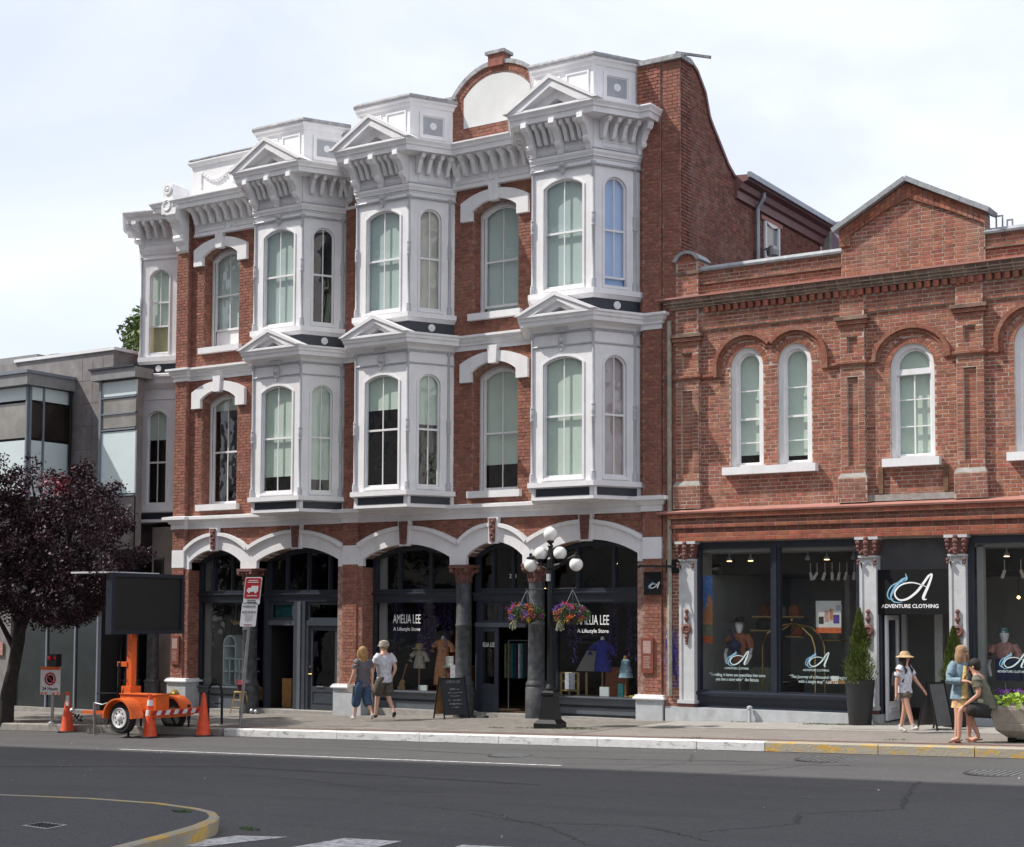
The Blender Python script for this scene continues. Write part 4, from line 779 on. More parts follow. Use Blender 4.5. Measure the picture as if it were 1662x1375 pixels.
# ============================================================= SHOPFRONTS OF THE TALL BUILDING
YS = 0.45; FF = Fr((0, YS, 0))
def bar(F, a0, a1, b0, b1, c0, c1, m='navytrim', name='frame_bar', parent=None): 
    mb = MB(); mb.fbox(F, a0, a1, b0, b1, c0, c1); return part(name, mb, m, parent or TB)
def fanlight(x0, x1, sp, cr_, mulls):
    f = MB(); f.strip(FF, [(x0, 2.62)] + arc(x0, x1, sp, cr_, 14) + [(x1, 2.62)], [(x0 + .10, 2.72)] + arc(x0 + .10, x1 - .10, sp - .01, cr_ - .10, 14) + [(x1 - .10, 2.72)], -.06, .05)
    f.fbox(FF, x0, x1, 2.62, 2.72, -.06, .045)
    for m in mulls: f.fbox(FF, m - .035, m + .035, 2.7, cr_ - .03, -.05, .04); f.fbox(FF, m - .012, m + .012, 2.7, cr_ - .05, .04, .055)
    for (u0, u1) in ((x0 + .1, mulls[0] - .035), (mulls[-1] + .035, x1 - .1)) if mulls else (): pass
    w = part('fanlight', f, 'navytrim', TB); p = MB(); arch_pane(p, FF, x0 + .06, x1 - .06, 2.66, sp - .02, cr_ - .06, -.02); part('pane', p, 'shopglass', w); return w
def transom(x0, x1):
    mb = MB(); mb.sweep([(x0, YS), (x1, YS)], [(-.1, 2.44), (.05, 2.44), (.05, 2.56), (.09, 2.60), (.11, 2.61), (.11, 2.635), (-.1, 2.66)]); part('transom_bar', mb, 'navytrim', TB)
def display_window(x0, x1, zs, bulk=True):
    f = MB(); f.strip(FF, [(x0, zs), (x1, zs), (x1, 2.44), (x0, 2.44)], [(x0 + .07, zs + .03), (x1 - .07, zs + .03), (x1 - .07, 2.41), (x0 + .07, 2.41)], -.06, .04, closed=True)
    w = part('display_window', f, 'navytrim', TB); p = MB(); p.add([FF.p(a, b, -.02) for a, b in ((x0 + .05, zs), (x1 - .05, zs), (x1 - .05, 2.43), (x0 + .05, 2.43))], [(0, 1, 2, 3)]); part('pane', p, 'shopglass', w)
    g = min(gz(x0), gz(x1)) - .05
    s = MB(); s.sweep([(x0, YS), (x1, YS)], [(-.3, zs - .16), (.06, zs - .16), (.06, zs - .04), (.10, zs - .03), (.13, zs - .01), (.13, zs + .01), (-.05, zs + .03), (-.3, zs + .02)]); part('sill', s, 'shoplight', TB)
    s = MB(); s.fbox(FF, x0, x1, g, zs - .16, -.1, -.02); part('bulkhead', s, 'shopgrey', TB)
    s = MB(); s.fbox(FF, x0 + .02, x1 - .02, g + .16, zs - .22, -.03, .02); part('bulkhead_panel', s, 'shoplight', TB)
    return w
fanlight(-13.49, -11.73, 3.42, 3.72, [-12.98, -12.35]); fanlight(-11.2, -8.6, 3.42, 3.72, [-10.55, -9.86, -9.2]); fanlight(-7.87, -5.40, 3.42, 3.72, [-7.1, -6.2])
fanlight(-4.95, -3.46, 3.42, 3.72, [-4.48, -3.95]); fanlight(-3.02, -.62, 3.42, 3.72, [-2.3, -1.4])
for a in ((-13.49, -11.6), (-11.3, -8.5), (-7.9, -5.2), (-5.0, -3.3), (-3.05, -.5)): transom(*a)
display_window(-13.49, -11.75, .30); display_window(-7.87, -5.40, .36); display_window(-3.02, -.62, .38)
text('house_number', '264', FF, -3.98, 2.95, -.01, .13, 'textwhite', TB)
# iron columns with ornamental capitals
for xc in (-11.5, -5.09, -3.17):
    g = gz(xc) - .05
    c = MB(); c.lathe((xc, .16, g), [(.24, 0), (.24, .70 - 0), (.225, .72), (.235, .76), (.235, .79), (.20, .84), (.19, .88), (.178, 2.05), (.19, 2.07), (.19, 2.10), (.176, 2.13), (.17, 2.92 - g - .05), (.19, 2.94 - g - .05), (.17, 2.90 - g)], 20)
    co = part('cast_iron_column', c, 'iron', TB, smooth=True)
    c = MB(); c.lathe((xc, .16, 2.84), [(.17, 0), (.19, .02), (.16, .05), (.17, .2), (.23, .32), (.23, .34)], 16); c.box(xc - .25, xc + .25, -.09, .41, 3.17, 3.245)
    for i in range(10):
        a = 2 * pi * i / 10; c.tube([(xc + .165 * cos(a), .16 + .165 * sin(a), 2.88), (xc + .18 * cos(a), .16 + .18 * sin(a), 3.02), (xc + .25 * cos(a), .16 + .25 * sin(a), 3.12)], [.035, .03, .02], 5)
    for sx in (-1, 1):
        for sy in (-1, 1): c.ball((xc + sx * .2, .16 + sy * .2, 3.12), .06, 8)
    part('capital', c, 'ornament', co)
    for s_ in (-1, 1): bar(FF, xc + s_ * .26 - .06, xc + s_ * .26 + .06, g, 2.44, -.1, .02, 'navytrim', 'door_post')
# section 2: open doorway, post, closed door
bar(FF, -11.24, -11.14, -.32, 2.44, -.1, .04, 'shopgrey', 'door_post'); bar(FF, -10.30, -9.94, -.3, 2.44, -.1, .05, 'shopgrey', 'door_post'); bar(FF, -10.17, -10.07, -.3, 2.44, .05, .07, 'shoplight', 'post_moulding')
for x0, x1, lab in ((-11.14, -10.30, 0), (-9.94, -8.86, 1)):
    bar(FF, x0, x1, 1.86, 1.98, -.06, .03, 'shoplight' if not lab else 'shopgrey', 'door_head'); f = MB(); f.strip(FF, [(x0 + .02, 1.98), (x1 - .02, 1.98), (x1 - .02, 2.43), (x0 + .02, 2.43)], [(x0 + .1, 2.05), (x1 - .1, 2.05), (x1 - .1, 2.36), (x0 + .1, 2.36)], -.04, .0, closed=True)
    w = part('transom_window', f, 'shopgrey', TB); p = MB(); p.fbox(FF, x0 + .08, x1 - .08, 2.03, 2.38, -.05, -.045); part('pane', p, 'shopglass', w)
p = MB(); p.fbox(FF, -11.0, -10.42, 2.05, 2.36, -.09, -.08); part('mosaic_panel', p, 'teal', TB)
def door(F, x0, x1, z0, z1, name='door', m='shopgrey', zg=.50, handle=True, parent=TB, st=.12):
    d = MB(); A = [(x0, z0), (x1, z0), (x1, z1), (x0, z1)]; B = [(x0 + st, z0 + zg), (x1 - st, z0 + zg), (x1 - st, z1 - st), (x0 + st, z1 - st)]
    d.strip(F, A, B, -.05, 0, closed=True); d.strip(F, [(x0 + st, z0 + .16), (x1 - st, z0 + .16), (x1 - st, z0 + zg - .1), (x0 + st, z0 + zg - .1)], [(x0 + st + .03, z0 + .19), (x1 - st - .03, z0 + .19), (x1 - st - .03, z0 + zg - .13), (x0 + st + .03, z0 + zg - .13)], 0, .015, closed=True)
    o = part(name, d, m, parent); p = MB(); p.add([F.p(*q, -.025) for q in B], [(0, 1, 2, 3)]); part('pane', p, 'shopglass', o)
    if handle:
        h = MB(); h.tube([F.p(x0 + .06, z0 + .85, 0), F.p(x0 + .06, z0 + .85, .06), F.p(x0 + .16, z0 + .85, .06)], .014, 6); h.ball(F.p(x0 + .06, z0 + 1.02, .01), .025, 8); part('handle', h, 'brass', o)
    return o
door(Fr((0, YS + .03, 0)), -9.88, -8.94, -.16, 1.86, zg=.56); d = MB(); d.fbox(FF, -9.6, -9.4, .38, .41, -.05, -.01); part('letter_slot', d, 'galv', TB)
bar(FF, -9.94, -9.88, -.2, 1.9, -.08, .02, 'shoplight', 'door_frame'); bar(FF, -8.94, -8.6, -.2, 2.44, -.08, .02, 'shopgrey', 'door_frame')
s = MB(); s.box(-11.3, -8.55, .1, .7, gz(-11.3) - .1, -.17); part('stone_step', s, 'stone', TB); s = MB(); s.box(-13.5, -11.3, .2, .6, -.5, -.24); part('stone_step', s, 'stone', TB)
s = MB(); s.box(-7.85, -.65, .22, .6, -.3, gz(-.7) - .005); part('stone_step', s, 'stone', TB)
# section E : half open shop door
bar(FF, -4.97, -3.62, 1.86, 1.96, -.06, .03, 'shoplight', 'door_head')
for x0, x1 in ((-4.95, -4.3), (-4.3, -3.62)):
    f = MB(); f.strip(FF, [(x0, 1.96), (x1, 1.96), (x1, 2.44), (x0, 2.44)], [(x0 + .06, 2.02), (x1 - .06, 2.02), (x1 - .06, 2.38), (x0 + .06, 2.38)], -.04, 0, closed=True); w = part('transom_window', f, 'navytrim', TB); p = MB(); p.fbox(FF, x0 + .05, x1 - .05, 2.0, 2.4, -.03, -.025); part('pane', p, 'shopglass', w)
door(FF, -4.97, -4.36, -.02, 1.86, zg=.62, handle=False, st=.10)
text('shop_name', 'AMELIA LEE', FF, -4.665, 1.42, 0.0, .14, 'textwhite', TB, sx=.6)
# interior of the shops (one deep room per shop)
def room(name, x0, x1, y0, y1, z0, z1, wall, floor, parent):
    mb = MB(); mb.add([(x0, y1, z0), (x1, y1, z0), (x1, y1, z1), (x0, y1, z1)], [(0, 3, 2, 1)]); part(name + '_back_wall', mb, wall, parent)
    for x in (x0, x1): mb = MB(); mb.box(x - .05, x + .05, y0, y1, z0, z1); part(name + '_partition', mb, wall, parent)
    mb = MB(); mb.box(x0, x1, y0, y1, z0 - .05, z0); part(name + '_floor', mb, floor, parent); mb = MB(); mb.box(x0, x1, y0, y1, z1, z1 + .05); part(name + '_ceiling', mb, wall, parent)
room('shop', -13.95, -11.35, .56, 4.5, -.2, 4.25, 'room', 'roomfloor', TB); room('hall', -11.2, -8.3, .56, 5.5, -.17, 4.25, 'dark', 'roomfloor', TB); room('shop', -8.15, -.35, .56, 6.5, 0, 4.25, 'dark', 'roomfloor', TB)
for x0, x1, z in ((-7.95, -5.3, .34), (-3.1, -.45, .36), (-13.45, -11.8, .28)): s = MB(); s.box(x0, x1, .52, 1.7, z - .3, z); part('display_shelf', s, 'wood', TB)
s = MB(); s.box(-13.46, -13.3, .6, .7, .3, 3.6); part('inner_jamb', s, 'roomwall', TB); s = MB(); s.box(-9.25, -8.6, 1.0, 1.1, 0, 3.7); part('hall_partition', s, 'roomwall', TB); s = MB(); s.box(-7.82, -7.62, .6, .66, .35, 3.6); part('inner_jamb', s, 'roomwall', TB)
for x, y, z in ((-7.0, 1.6, 3.15), (-5.9, 1.9, 2.75), (-4.1, 2.0, 2.75), (-2.0, 1.6, 3.28), (-1.15, 1.8, 3.2)):
    t = root('pendant_lamp', (x, y, z), 'warm spot lamp glowing behind the %s' % {-7.0: 'left fanlight, high up', -5.9: 'left fanlight near the column', -4.1: 'fanlight over the open door', -2.0: 'right fanlight, middle pane', -1.15: 'right fanlight, right pane'}[x], 'lamp', 'spot lamps inside the dress shop')
    m_ = MB(); m_.lathe((x, y, z), [(.05, 0), (.02, .1), (.005, .1), (.005, .9)], 8); part('lamp_shade', m_, 'metalgrey', t); m_ = MB(); m_.ball((x, y, z + .0), .032, 6); part('bulb', m_, 'lampwarm', t)
FG = Fr((0, YS + .0, 0))
for x in (-6.95, -1.98):
    text('shop_name', 'AMELIA LEE', FG, x + .05, 1.93, .0, .30, 'textwhite', TB, sx=.52); text('shop_slogan', 'A Lifestyle Store', FG, x + .05, 1.76, .0, .115, 'textwhite', TB, bold=.0015)
# violet garlands
random.seed(21)
def garland(x, y, z0, z1, lab):
    mb = MB(); z = z1
    while z > z0:
        mb.leaf((x + random.uniform(-.05, .05), y + random.uniform(-.05, .05), z), random.uniform(.02, .035)); z -= .011
    o = single('garland', mb, 'violet', lab, 'garland', 'violet garlands hanging in the dress shop windows'); centre(o)
for x in (-7.55, -7.38, -6.85, -6.7, -6.55, -6.4, -6.25, -6.1, -5.95): garland(x, .85, random.uniform(1.1, 1.9), 2.42, '%s string of violet blossoms in the left dress shop window' % {-7.55: 'leftmost', -7.38: 'second', -6.85: 'third', -6.7: 'fourth', -6.55: 'fifth', -6.4: 'sixth', -6.25: 'seventh', -6.1: 'eighth', -5.95: 'rightmost'}[x])
for x in (-2.75, -2.6, -1.75, -1.6, -1.25, -1.08, -.95, -.8): garland(x, .85, random.uniform(.75, 1.6), 2.42, '%s string of violet blossoms in the right dress shop window' % {-2.75: 'leftmost', -2.6: 'second', -1.75: 'third', -1.6: 'fourth', -1.25: 'fifth', -1.08: 'sixth', -.95: 'seventh', -.8: 'rightmost'}[x])
def stand(x, y, z0, zt, t, m='wood'):
    mb = MB(); mb.lathe((x, y, z0), [(.12, 0), (.12, .02), (.025, .05), (.018, .1), (.018, zt - z0)], 8); part('stand', mb, m, t)
def dress(x, y, z0, prof, m, lab, zs, sleeves=True, neck='mannequin'):
    t = root('dress_form', (x, y, zs), lab, 'mannequin'); stand(x, y, zs, prof[0][1] + .05, t)
    mb = MB(); n = 20; vs = []
    for r, z in prof:
        for i in range(n): a = 2 * pi * i / n; f = 1 + (.06 * sin(5 * a) if r > .15 else 0) * (1 if z < prof[0][1] + .6 * (prof[-1][1] - prof[0][1]) else 0); vs.append((x + r * cos(a) * f, y + r * .65 * sin(a) * f, z))
    mb.add(vs, [(j * n + i, j * n + (i + 1) % n, (j + 1) * n + (i + 1) % n, (j + 1) * n + i) for j in range(len(prof) - 1) for i in range(n)])
    if sleeves:
        zt = prof[-2][1]; r = prof[-2][0]
        for s_ in (-1, 1): mb.tube([(x + s_ * r * .8, y, zt - .02), (x + s_ * (r + .10), y - .02, zt - .12), (x + s_ * (r + .13), y - .03, zt - .24)], [.06, .06, .07], 8)
    part('dress', mb, m, t, smooth=True); mb = MB(); mb.lathe((x, y, prof[-1][1] - .08), [(.06, 0), (.045, .08), (.04, .14), (.001, .16)], 10); part('neck', mb, neck, t, smooth=True); return t
dress(-6.22, .95, 0, [(.27, .58), (.24, .8), (.20, 1.05), (.16, 1.25), (.165, 1.38), (.16, 1.48), (.06, 1.55)][:0] + [(.25, .52), (.22, .85), (.18, 1.1), (.14, 1.28), (.16, 1.42), (.17, 1.52), (.06, 1.57)], 'd_peach', 'long peach orange dress with sleeves in the left dress shop window', .34)
dress(-6.9, .95, 0, [(.16, .88), (.13, 1.05), (.10, 1.15), (.11, 1.22), (.12, 1.28), (.05, 1.31)], 'd_cream', 'small cream child dress under a straw hat in the left window', .34)
t = root('sun_hat', (-6.9, .95, 1.34), 'straw sun hat above the small cream dress in the window', 'hat'); mb = MB(); mb.lathe((-6.9, .95, 1.33), [(.19, 0), (.17, .01), (.10, .03), (.09, .12), (.001, .14)], 16); part('hat_body', mb, 'straw', t, smooth=True)
dress(-1.98, .95, 0, [(.20, .92), (.19, 1.1), (.14, 1.3), (.16, 1.42), (.17, 1.52), (.07, 1.6)], 'd_blue', 'bright blue short wrap dress on a form in the right window', .36)
dress(-1.38, .9, 0, [(.17, .80), (.13, 1.0), (.10, 1.1), (.11, 1.16), (.05, 1.2)], 'd_light', 'pale blue child dress on a wooden stand in the right window', .36, sleeves=False, neck='wood')
t = root('guitar', (-7.3, .8, .34), 'small pale wooden guitar leaning at the bottom of the left window', 'guitar'); mb = MB(); F = Fr((-7.3, .8, .34), (1, .1, 0)); 
mb.fprism(F, [(-.10, .02), (-.03, -.0), (.06, .03), (.09, .10), (.05, .15), (.08, .21), (.04, .27), (-.02, .27), (-.06, .2), (-.07, .14), (-.12, .08)], -.04, .0); part('body', mb, 'tan', t); mb = MB(); mb.beam(F.p(.01, .24, .01), F.p(.12, .56, .01), .03, .02); mb.beam(F.p(.12, .56, .01), F.p(.15, .64, .01), .05, .02); part('neck', mb, 'wood', t)
t = root('side_table', (-5.72, .95, .34), 'worn wooden chest with a lamp and white cloth in the left window', 'cabinet'); mb = MB(); mb.box(-6.0, -5.5, .75, 1.2, .34, .92); part('cabinet_body', mb, 'leather', t); mb = MB(); mb.box(-6.05, -5.48, .7, 1.25, .92, .96); part('cabinet_top', mb, 'sage', t)
mb = MB(); mb.box(-5.82, -5.55, .68, .74, .45, .99); t2 = single('white_cloth', mb, 'c_white', 'white cloth draped over the front of the wooden chest in the window', 'cloth'); centre(t2)
t = root('table_lamp', (-5.6, .95, .96), 'small table lamp with pink white shade on the chest in the window', 'lamp'); mb = MB(); mb.lathe((-5.6, .95, .96), [(.06, 0), (.06, .02), (.015, .05), (.015, .18)], 8); part('lamp_base', mb, 'wood', t); mb = MB(); mb.lathe((-5.6, .95, 1.12), [(.11, 0), (.10, .2)], 12); part('lamp_shade', mb, 'paper', t)
def card(x, y, z, w, h, m, lab, cat='card'): mb = MB(); mb.box(x - w / 2, x + w / 2, y, y + .05, z, z + h); o = single(cat.replace(' ', '_'), mb, m, lab, cat); centre(o); return o
card(-6.62, .7, .34, .24, .16, 'signwhite', 'white printed box on the sill beside the peach dress', 'box'); card(-5.95, .82, .96, .2, .22, 'signwhite', 'white framed picture on the chest in the left window', 'picture frame'); card(-1.75, .62, .38, .22, .22, 'signwhite', 'white gift box with a dark print on the right window sill', 'box')
card(-1.35, .62, .38, .13, .30, 'teal', 'colourful patterned bottle bag beside the white gift box', 'bag'); card(-1.12, .66, .38, .10, .06, 'yellowlabel', 'small yellow box at the right end of the window sill', 'box')
t = root('rattan_chair', (-2.7, .95, .38), 'light wooden chair frame with a white shawl in the right window', 'chair')
for a in ((-.22, -.18), (.22, -.18), (-.22, .18), (.22, .18)): mb = MB(); mb.box(-2.7 + a[0] - .02, -2.7 + a[0] + .02, .95 + a[1] - .02, .95 + a[1] + .02, .38, .88); part('leg', mb, 'tan', t)
for z in (.48, .68, .86): mb = MB(); mb.box(-2.92, -2.48, .75, .79, z, z + .03); part('rail', mb, 'tan', t)
mb = MB(); mb.box(-2.78, -2.55, .71, .75, .52, .88); part('shawl', mb, 'c_white', t)
mb = MB(); mb.add([(-2.85, 1.3, .9), (-2.35, 1.3, .9), (-2.35, 1.35, 1.35), (-2.6, 1.35, 1.35)], [(0, 1, 2, 3)]); o = single('draped_sheet', mb, 'roomwall', 'pale sheet draped behind the chair in the right window', 'cloth'); centre(o)
mb = MB(); mb.box(-1.25, -.68, 1.2, 1.25, .36, .86); o = single('tan_board', mb, 'tan', 'plain tan board standing low behind the pale blue dress', 'board'); centre(o)
mb = MB(); mb.lathe((-1.0, 1.0, .72), [(.14, 0), (.15, .12), (.12, .14)], 8); o = single('leather_bag', mb, 'leather', 'small brown leather bag on the tan board in the window', 'bag'); centre(o)
mb = MB(); mb.box(-2.1, -1.55, 1.3, 1.35, .36, 1.0); o = single('rust_cloth', mb, 'rust', 'rust coloured fabric hanging behind the blue dress', 'cloth'); centre(o)
t = root('clothes_rack', (-4.2, 1.5, 0), 'rack of tee shirts just inside the open dress shop door', 'clothes rack'); mb = MB(); mb.tube([(-4.7, 1.4, 1.55), (-3.9, 1.6, 1.55)], .015); mb.tube([(-4.7, 1.4, 0), (-4.7, 1.4, 1.55)], .015); mb.tube([(-3.9, 1.6, 0), (-3.9, 1.6, 1.55)], .015); part('rail', mb, 'metalgrey', t)
for i, mm in enumerate(('sage', 'sage', 'teal', 'navy', 'c_white', 'teal', 'maroon', 'yellowlabel', 'red')):
    mb = MB(); x = -4.68 + i * .08; mb.box(x, x + .03, 1.2 + i * .02, 1.65 + i * .02, .7, 1.48); part('shirt', mb, mm, t)
# left shop display: white arched dollhouse shelf, driftwood
t = root('arched_shelf', (-12.7, 1.0, .28), 'white arched cabinet with shelves in the small left shop window', 'shelf'); F = Fr((-12.75, .85, 0)); mb = MB()
mb.strip(F, [(-.3, .3)] + arc(-.3, .15, 1.35, 1.6, 10) + [(.15, .3)], [(-.26, .3)] + arc(-.26, .11, 1.35, 1.56, 10) + [(.11, .3)], -.4, 0); part('arch_frame', mb, 'panelgreen', t)
for z in (.3, .66, .98, 1.3): mb = MB(); mb.fbox(F, -.28, .6 if z < 1.2 else .13, z, z + .03, -.4, .0); part('shelf_board', mb, 'panelgreen', t)
for a in (-.09, .25, .6): mb = MB(); mb.fbox(F, a, a + .03, .3, 1.0, -.03, 0); part('upright', mb, 'panelgreen', t)
t = root('driftwood', (-12.4, .9, 1.95), 'pale driftwood branch hung on strings in the left shop window', 'hanging'); mb = MB(); mb.tube([(-12.85, .9, 1.98), (-12.7, .88, 1.9), (-12.4, .9, 1.93), (-12.1, .9, 1.96)], [.02, .05, .045, .02], 7); part('branch', mb, 'tan', t); mb = MB(); mb.tube([(-12.7, .9, 1.95), (-12.65, .9, 2.4)], .005, 4); mb.tube([(-12.25, .9, 1.95), (-12.35, .9, 2.4)], .005, 4); part('string', mb, 'paper', t)
card(-11.93, .52, 1.0, .14, .17, 'yellowlabel', 'yellow notice stuck inside the left shop window', 'notice'); card(-10.85, .8, .30 - .47, .3, .72, 'wood', 'narrow wooden crate just inside the left doorway', 'crate')
# plaques and hydrant fitting on piers
for x, lab in ((-13.86, 'rusty red heritage plaque on the leftmost brick pier'), (-.36, 'rusty red heritage plaque on the right brick pier below the hanging sign')):
    t = root('plaque', (x, -.02, .85 if x < -5 else .95), lab, 'plaque'); z = .85 if x < -5 else .95; mb = MB(); mb.box(x - .14, x + .14, -.05, -.008, z, z + .72); part('plate', mb, 'terracotta_d', t); mb = MB(); mb.box(x - .09, x + .09, -.055, -.045, z + .4, z + .66); part('picture', mb, 'pinkgrey', t)
    mb = MB()
    for i in range(8): mb.box(x - .085, x + .085 - (i % 3) * .02, -.053, -.046, z + .10 + i * .033, z + .115 + i * .033)
    part('lettering', mb, 'pinkgrey', t, kind='stuff')
t = root('standpipe', (-13.8, -.06, .05), 'fire department connection fitted to the left pier plinth', 'pipe fitting'); mb = MB(); mb.lathe((-13.8, -.06, .1), [(.13, 0), (.13, .03), (.06, .04)], 12, axis=(0, -1, 0)); mb.tube([(-13.8, -.08, .1), (-13.8, -.2, .1), (-13.9, -.28, .08)], .05, 8); part('flange', mb, 'brass', t)
# ============================================================= LOWER BRICK BUILDING ON THE RIGHT
B2 = root('low_brick_building', (5.0, 2.0, 0.1), 'two storey orange brick building with round arched windows and a small brick gable', 'building')
X1 = 9.9; F2 = Fr((0, 0.10, 0)); K2 = 'b2'
W2 = [(1.47, 2.18, 5.10, 7.15, 7.515), (2.49, 3.20, 5.10, 7.15, 7.515), (4.78, 5.63, 5.10, 6.86, 7.285), (7.10, 7.81, 5.10, 7.13, 7.50), (8.12, 8.83, 5.10, 7.13, 7.50)]
mb = MB()
for (h0, h1, hb, sp, cr_), (c0, c1) in zip(W2, ((.25, 2.33), (2.33, 3.84), (3.84, 6.1), (6.1, 7.96), (7.96, X1))): holed(mb, F2, c0, c1, 4.2, 8.7, (h0, h1, hb, sp, cr_), -.3, 0)
mb.box(.25, X1, .15, .5, 3.6, 4.25); mb.box(.28, X1, .12, .45, 8.6, 9.2); part('wall', mb, 'mortar2', B2)
mb = MB(); mb.add([(.25, .1, 3.6), (.25, 9, 3.6), (.25, 9, 8.7), (.25, .1, 8.7)], [(0, 1, 2, 3)]); mb.add([(.25, 9, -.2), (X1, 9, -.2), (X1, 9, 8.7), (.25, 9, 8.7)], [(0, 1, 2, 3)]); mb.add([(.25, .2, 8.65), (X1, .2, 8.65), (X1, 9, 8.65), (.25, 9, 8.65)], [(0, 1, 2, 3)]); mb.add([(X1, .1, -.2), (X1, 9, -.2), (X1, 9, 8.7), (X1, .1, 8.7)], [(0, 1, 2, 3)]); part('rear_wall', mb, 'black', B2)
arch_holes = [(h0 - .0, h1 + .0, hb, sp, cr_) for (h0, h1, hb, sp, cr_) in W2]
ring_holes = [(h0 - .12, h1 + .12, sp, sp, cr_ + .12) for (h0, h1, hb, sp, cr_) in W2]
bricks(K2, F2, .80, X1, 4.32, 7.95, arch_holes + ring_holes)
# voussoirs round each window head
random.seed(31)
for (h0, h1, hb, sp, cr_) in W2:
    n = 22 if h1 - h0 < .8 else 26; vb = MB()
    A = arc(h0 + .004, h1 - .004, sp, cr_, n * 4); B = arc(h0 - .115, h1 + .115, sp, cr_ + .115, n * 4)
    for i in range(n):
        a, b = i * 4, i * 4 + 4; q = lambda L, k, f: tuple(Vector(L[k]).lerp(Vector(L[min(k + 1, len(L) - 1)]), f))
        vb.fprism(F2, [q(A, a, .35), q(B, a, .35), q(B, b - 1, .65), q(A, b - 1, .65)], -.02, .009)
    part('arch_bricks', vb, 'brick2', B2, kind='stuff')
# piers
PP = [(.29, .80), (3.83, 4.31), (6.07, 6.57), (9.0, 9.5)]
for x0, x1 in PP:
    p = MB(); FP = Fr((0, 0, 0)); xm = (x0 + x1) / 2
    p.box(x0, x1, .0, .3, 4.3, 5.0); p.box(x0, x1, 0, .3, 6.72, 7.18); p.box(x0, x1, 0, .3, 7.5, 8.45)
    for a, b in ((x0, x0 + .13), (x1 - .13, x1)): p.box(a, b, 0, .3, 5.0, 6.72); p.box(a, b, 0, .3, 7.18, 7.5)
    p.box(x0 + .1, x1 - .1, .06, .3, 4.9, 7.6); part('pier_core', p, 'mortar2', B2)
    bricks(K2, FP, x0, x1, 4.86, 5.02); bricks(K2, FP, x0, x0 + .13, 5.02, 6.74, L=10); bricks(K2, FP, x1 - .13, x1, 5.02, 6.74, L=10); bricks('b2old', Fr((0, .06, 0)), x0 + .13, x1 - .13, 5.02, 6.74, L=10)
    bricks(K2, FP, x0, x1, 6.74, 6.93); bricks(K2, FP, x0, x1, 7.04, 7.18); bricks(K2, FP, x0, x0 + .15, 7.18, 7.5, L=10); bricks(K2, FP, x1 - .15, x1, 7.18, 7.5, L=10); bricks(K2, FP, x0, x1, 7.5, 7.66); bricks(K2, FP, x0, x1, 7.92, 8.42); bricks('b2old', Fr((0, .06, 0)), x0 + .15, x1 - .15, 7.18, 7.5, L=10)
    bricks(K2, Fr((x1, 0, 0), (0, 1, 0)), 0, .1, 4.86, 8.2, L=.12)
    for z0, z1, o in ((7.66, 7.74, .03), (7.74, 7.82, .06), (7.82, 7.90, .09)):
        c = MB(); c.sweep([(x0, .3), (x0, 0), (x1, 0), (x1, .3)], [(-.02, z0), (o, z0), (o, z1 - .01), (-.02, z1)]); part('pier_cap_course', c, 'brickold' if o > .08 else 'brick2plain', B2)
    c = MB(); c.box(x0 - .05, x1 + .05, -.05, .3, 4.30, 4.78); part('pier_base', c, 'mortar2', B2); bricks('b2base', Fr((0, -.05, 0)), x0 - .05, x1 + .05, 4.31, 4.78); bricks('b2base', Fr((x1 + .05, -.05, 0), (0, 1, 0)), 0, .15, 4.31, 4.78, L=.14)
    c = MB(); c.sweep([(x0, .3), (x0, 0), (x1, 0), (x1, .3)], [(-.02, 4.78), (.05, 4.78), (.0, 4.87), (-.02, 4.87)]); part('pier_base_slope', c, 'stone', B2)
# impost string and hood moulds
imp = [(-.03, 6.93), (.03, 6.94), (.06, 6.98), (.06, 7.02), (-.03, 7.05)]
for x0, x1, y in ((.25, 1.1, .0), (3.5, 4.42, 0), (5.94, 6.75, 0)):
    c = MB()
    pth = {.25: [(.25, 0), (.80, 0), (.80, .1), (1.12, .1)], 3.5: [(3.48, .1), (3.83, .1), (3.83, 0), (4.31, 0), (4.31, .1), (4.46, .1)], 5.94: [(5.94, .1), (6.07, .1), (6.07, 0), (6.57, 0), (6.57, .1), (6.76, .1)]}[x0]
    c.sweep(pth, imp); part('impost_course', c, 'brick2plain', B2)
def hoodmould(segs):
    for A in segs:
        n = len(A); B = []
        for i in range(n):
            d = (Vector(A[min(i + 1, n - 1)]) - Vector(A[max(i - 1, 0)])).normalized(); B.append((A[i][0] + d.y * .075, A[i][1] - d.x * .075))
        c = MB(); c.strip(F2, A, B, -.02, .09)
        B2_ = [(p[0] + (q[0] - p[0]) * 2.0, p[1] + (q[1] - p[1]) * 2.0) for p, q in zip(A, B)]; c.strip(F2, B, B2_, -.02, .04); part('hood_mould', c, 'brick2plain', B2)
def circ(cx, cz, r, a0, a1, rz=None, n=16): return [(cx + r * cos(radians(a0 + (a1 - a0) * i / n)), cz + (rz or r) * sin(radians(a0 + (a1 - a0) * i / n))) for i in range(n + 1)]
hoodmould([[(1.13, 6.95)] + circ(1.81, 7.14, .69, 180, 39.5), circ(2.87, 7.14, .69, 140.5, 0) + [(3.56, 6.95)], circ(5.2, 6.98, .76, 180, 0, .66), [(6.77, 6.95)] + circ(7.45, 7.14, .69, 180, 39.5), circ(8.51, 7.14, .69, 140.5, 0) + [(9.2, 6.95)]])
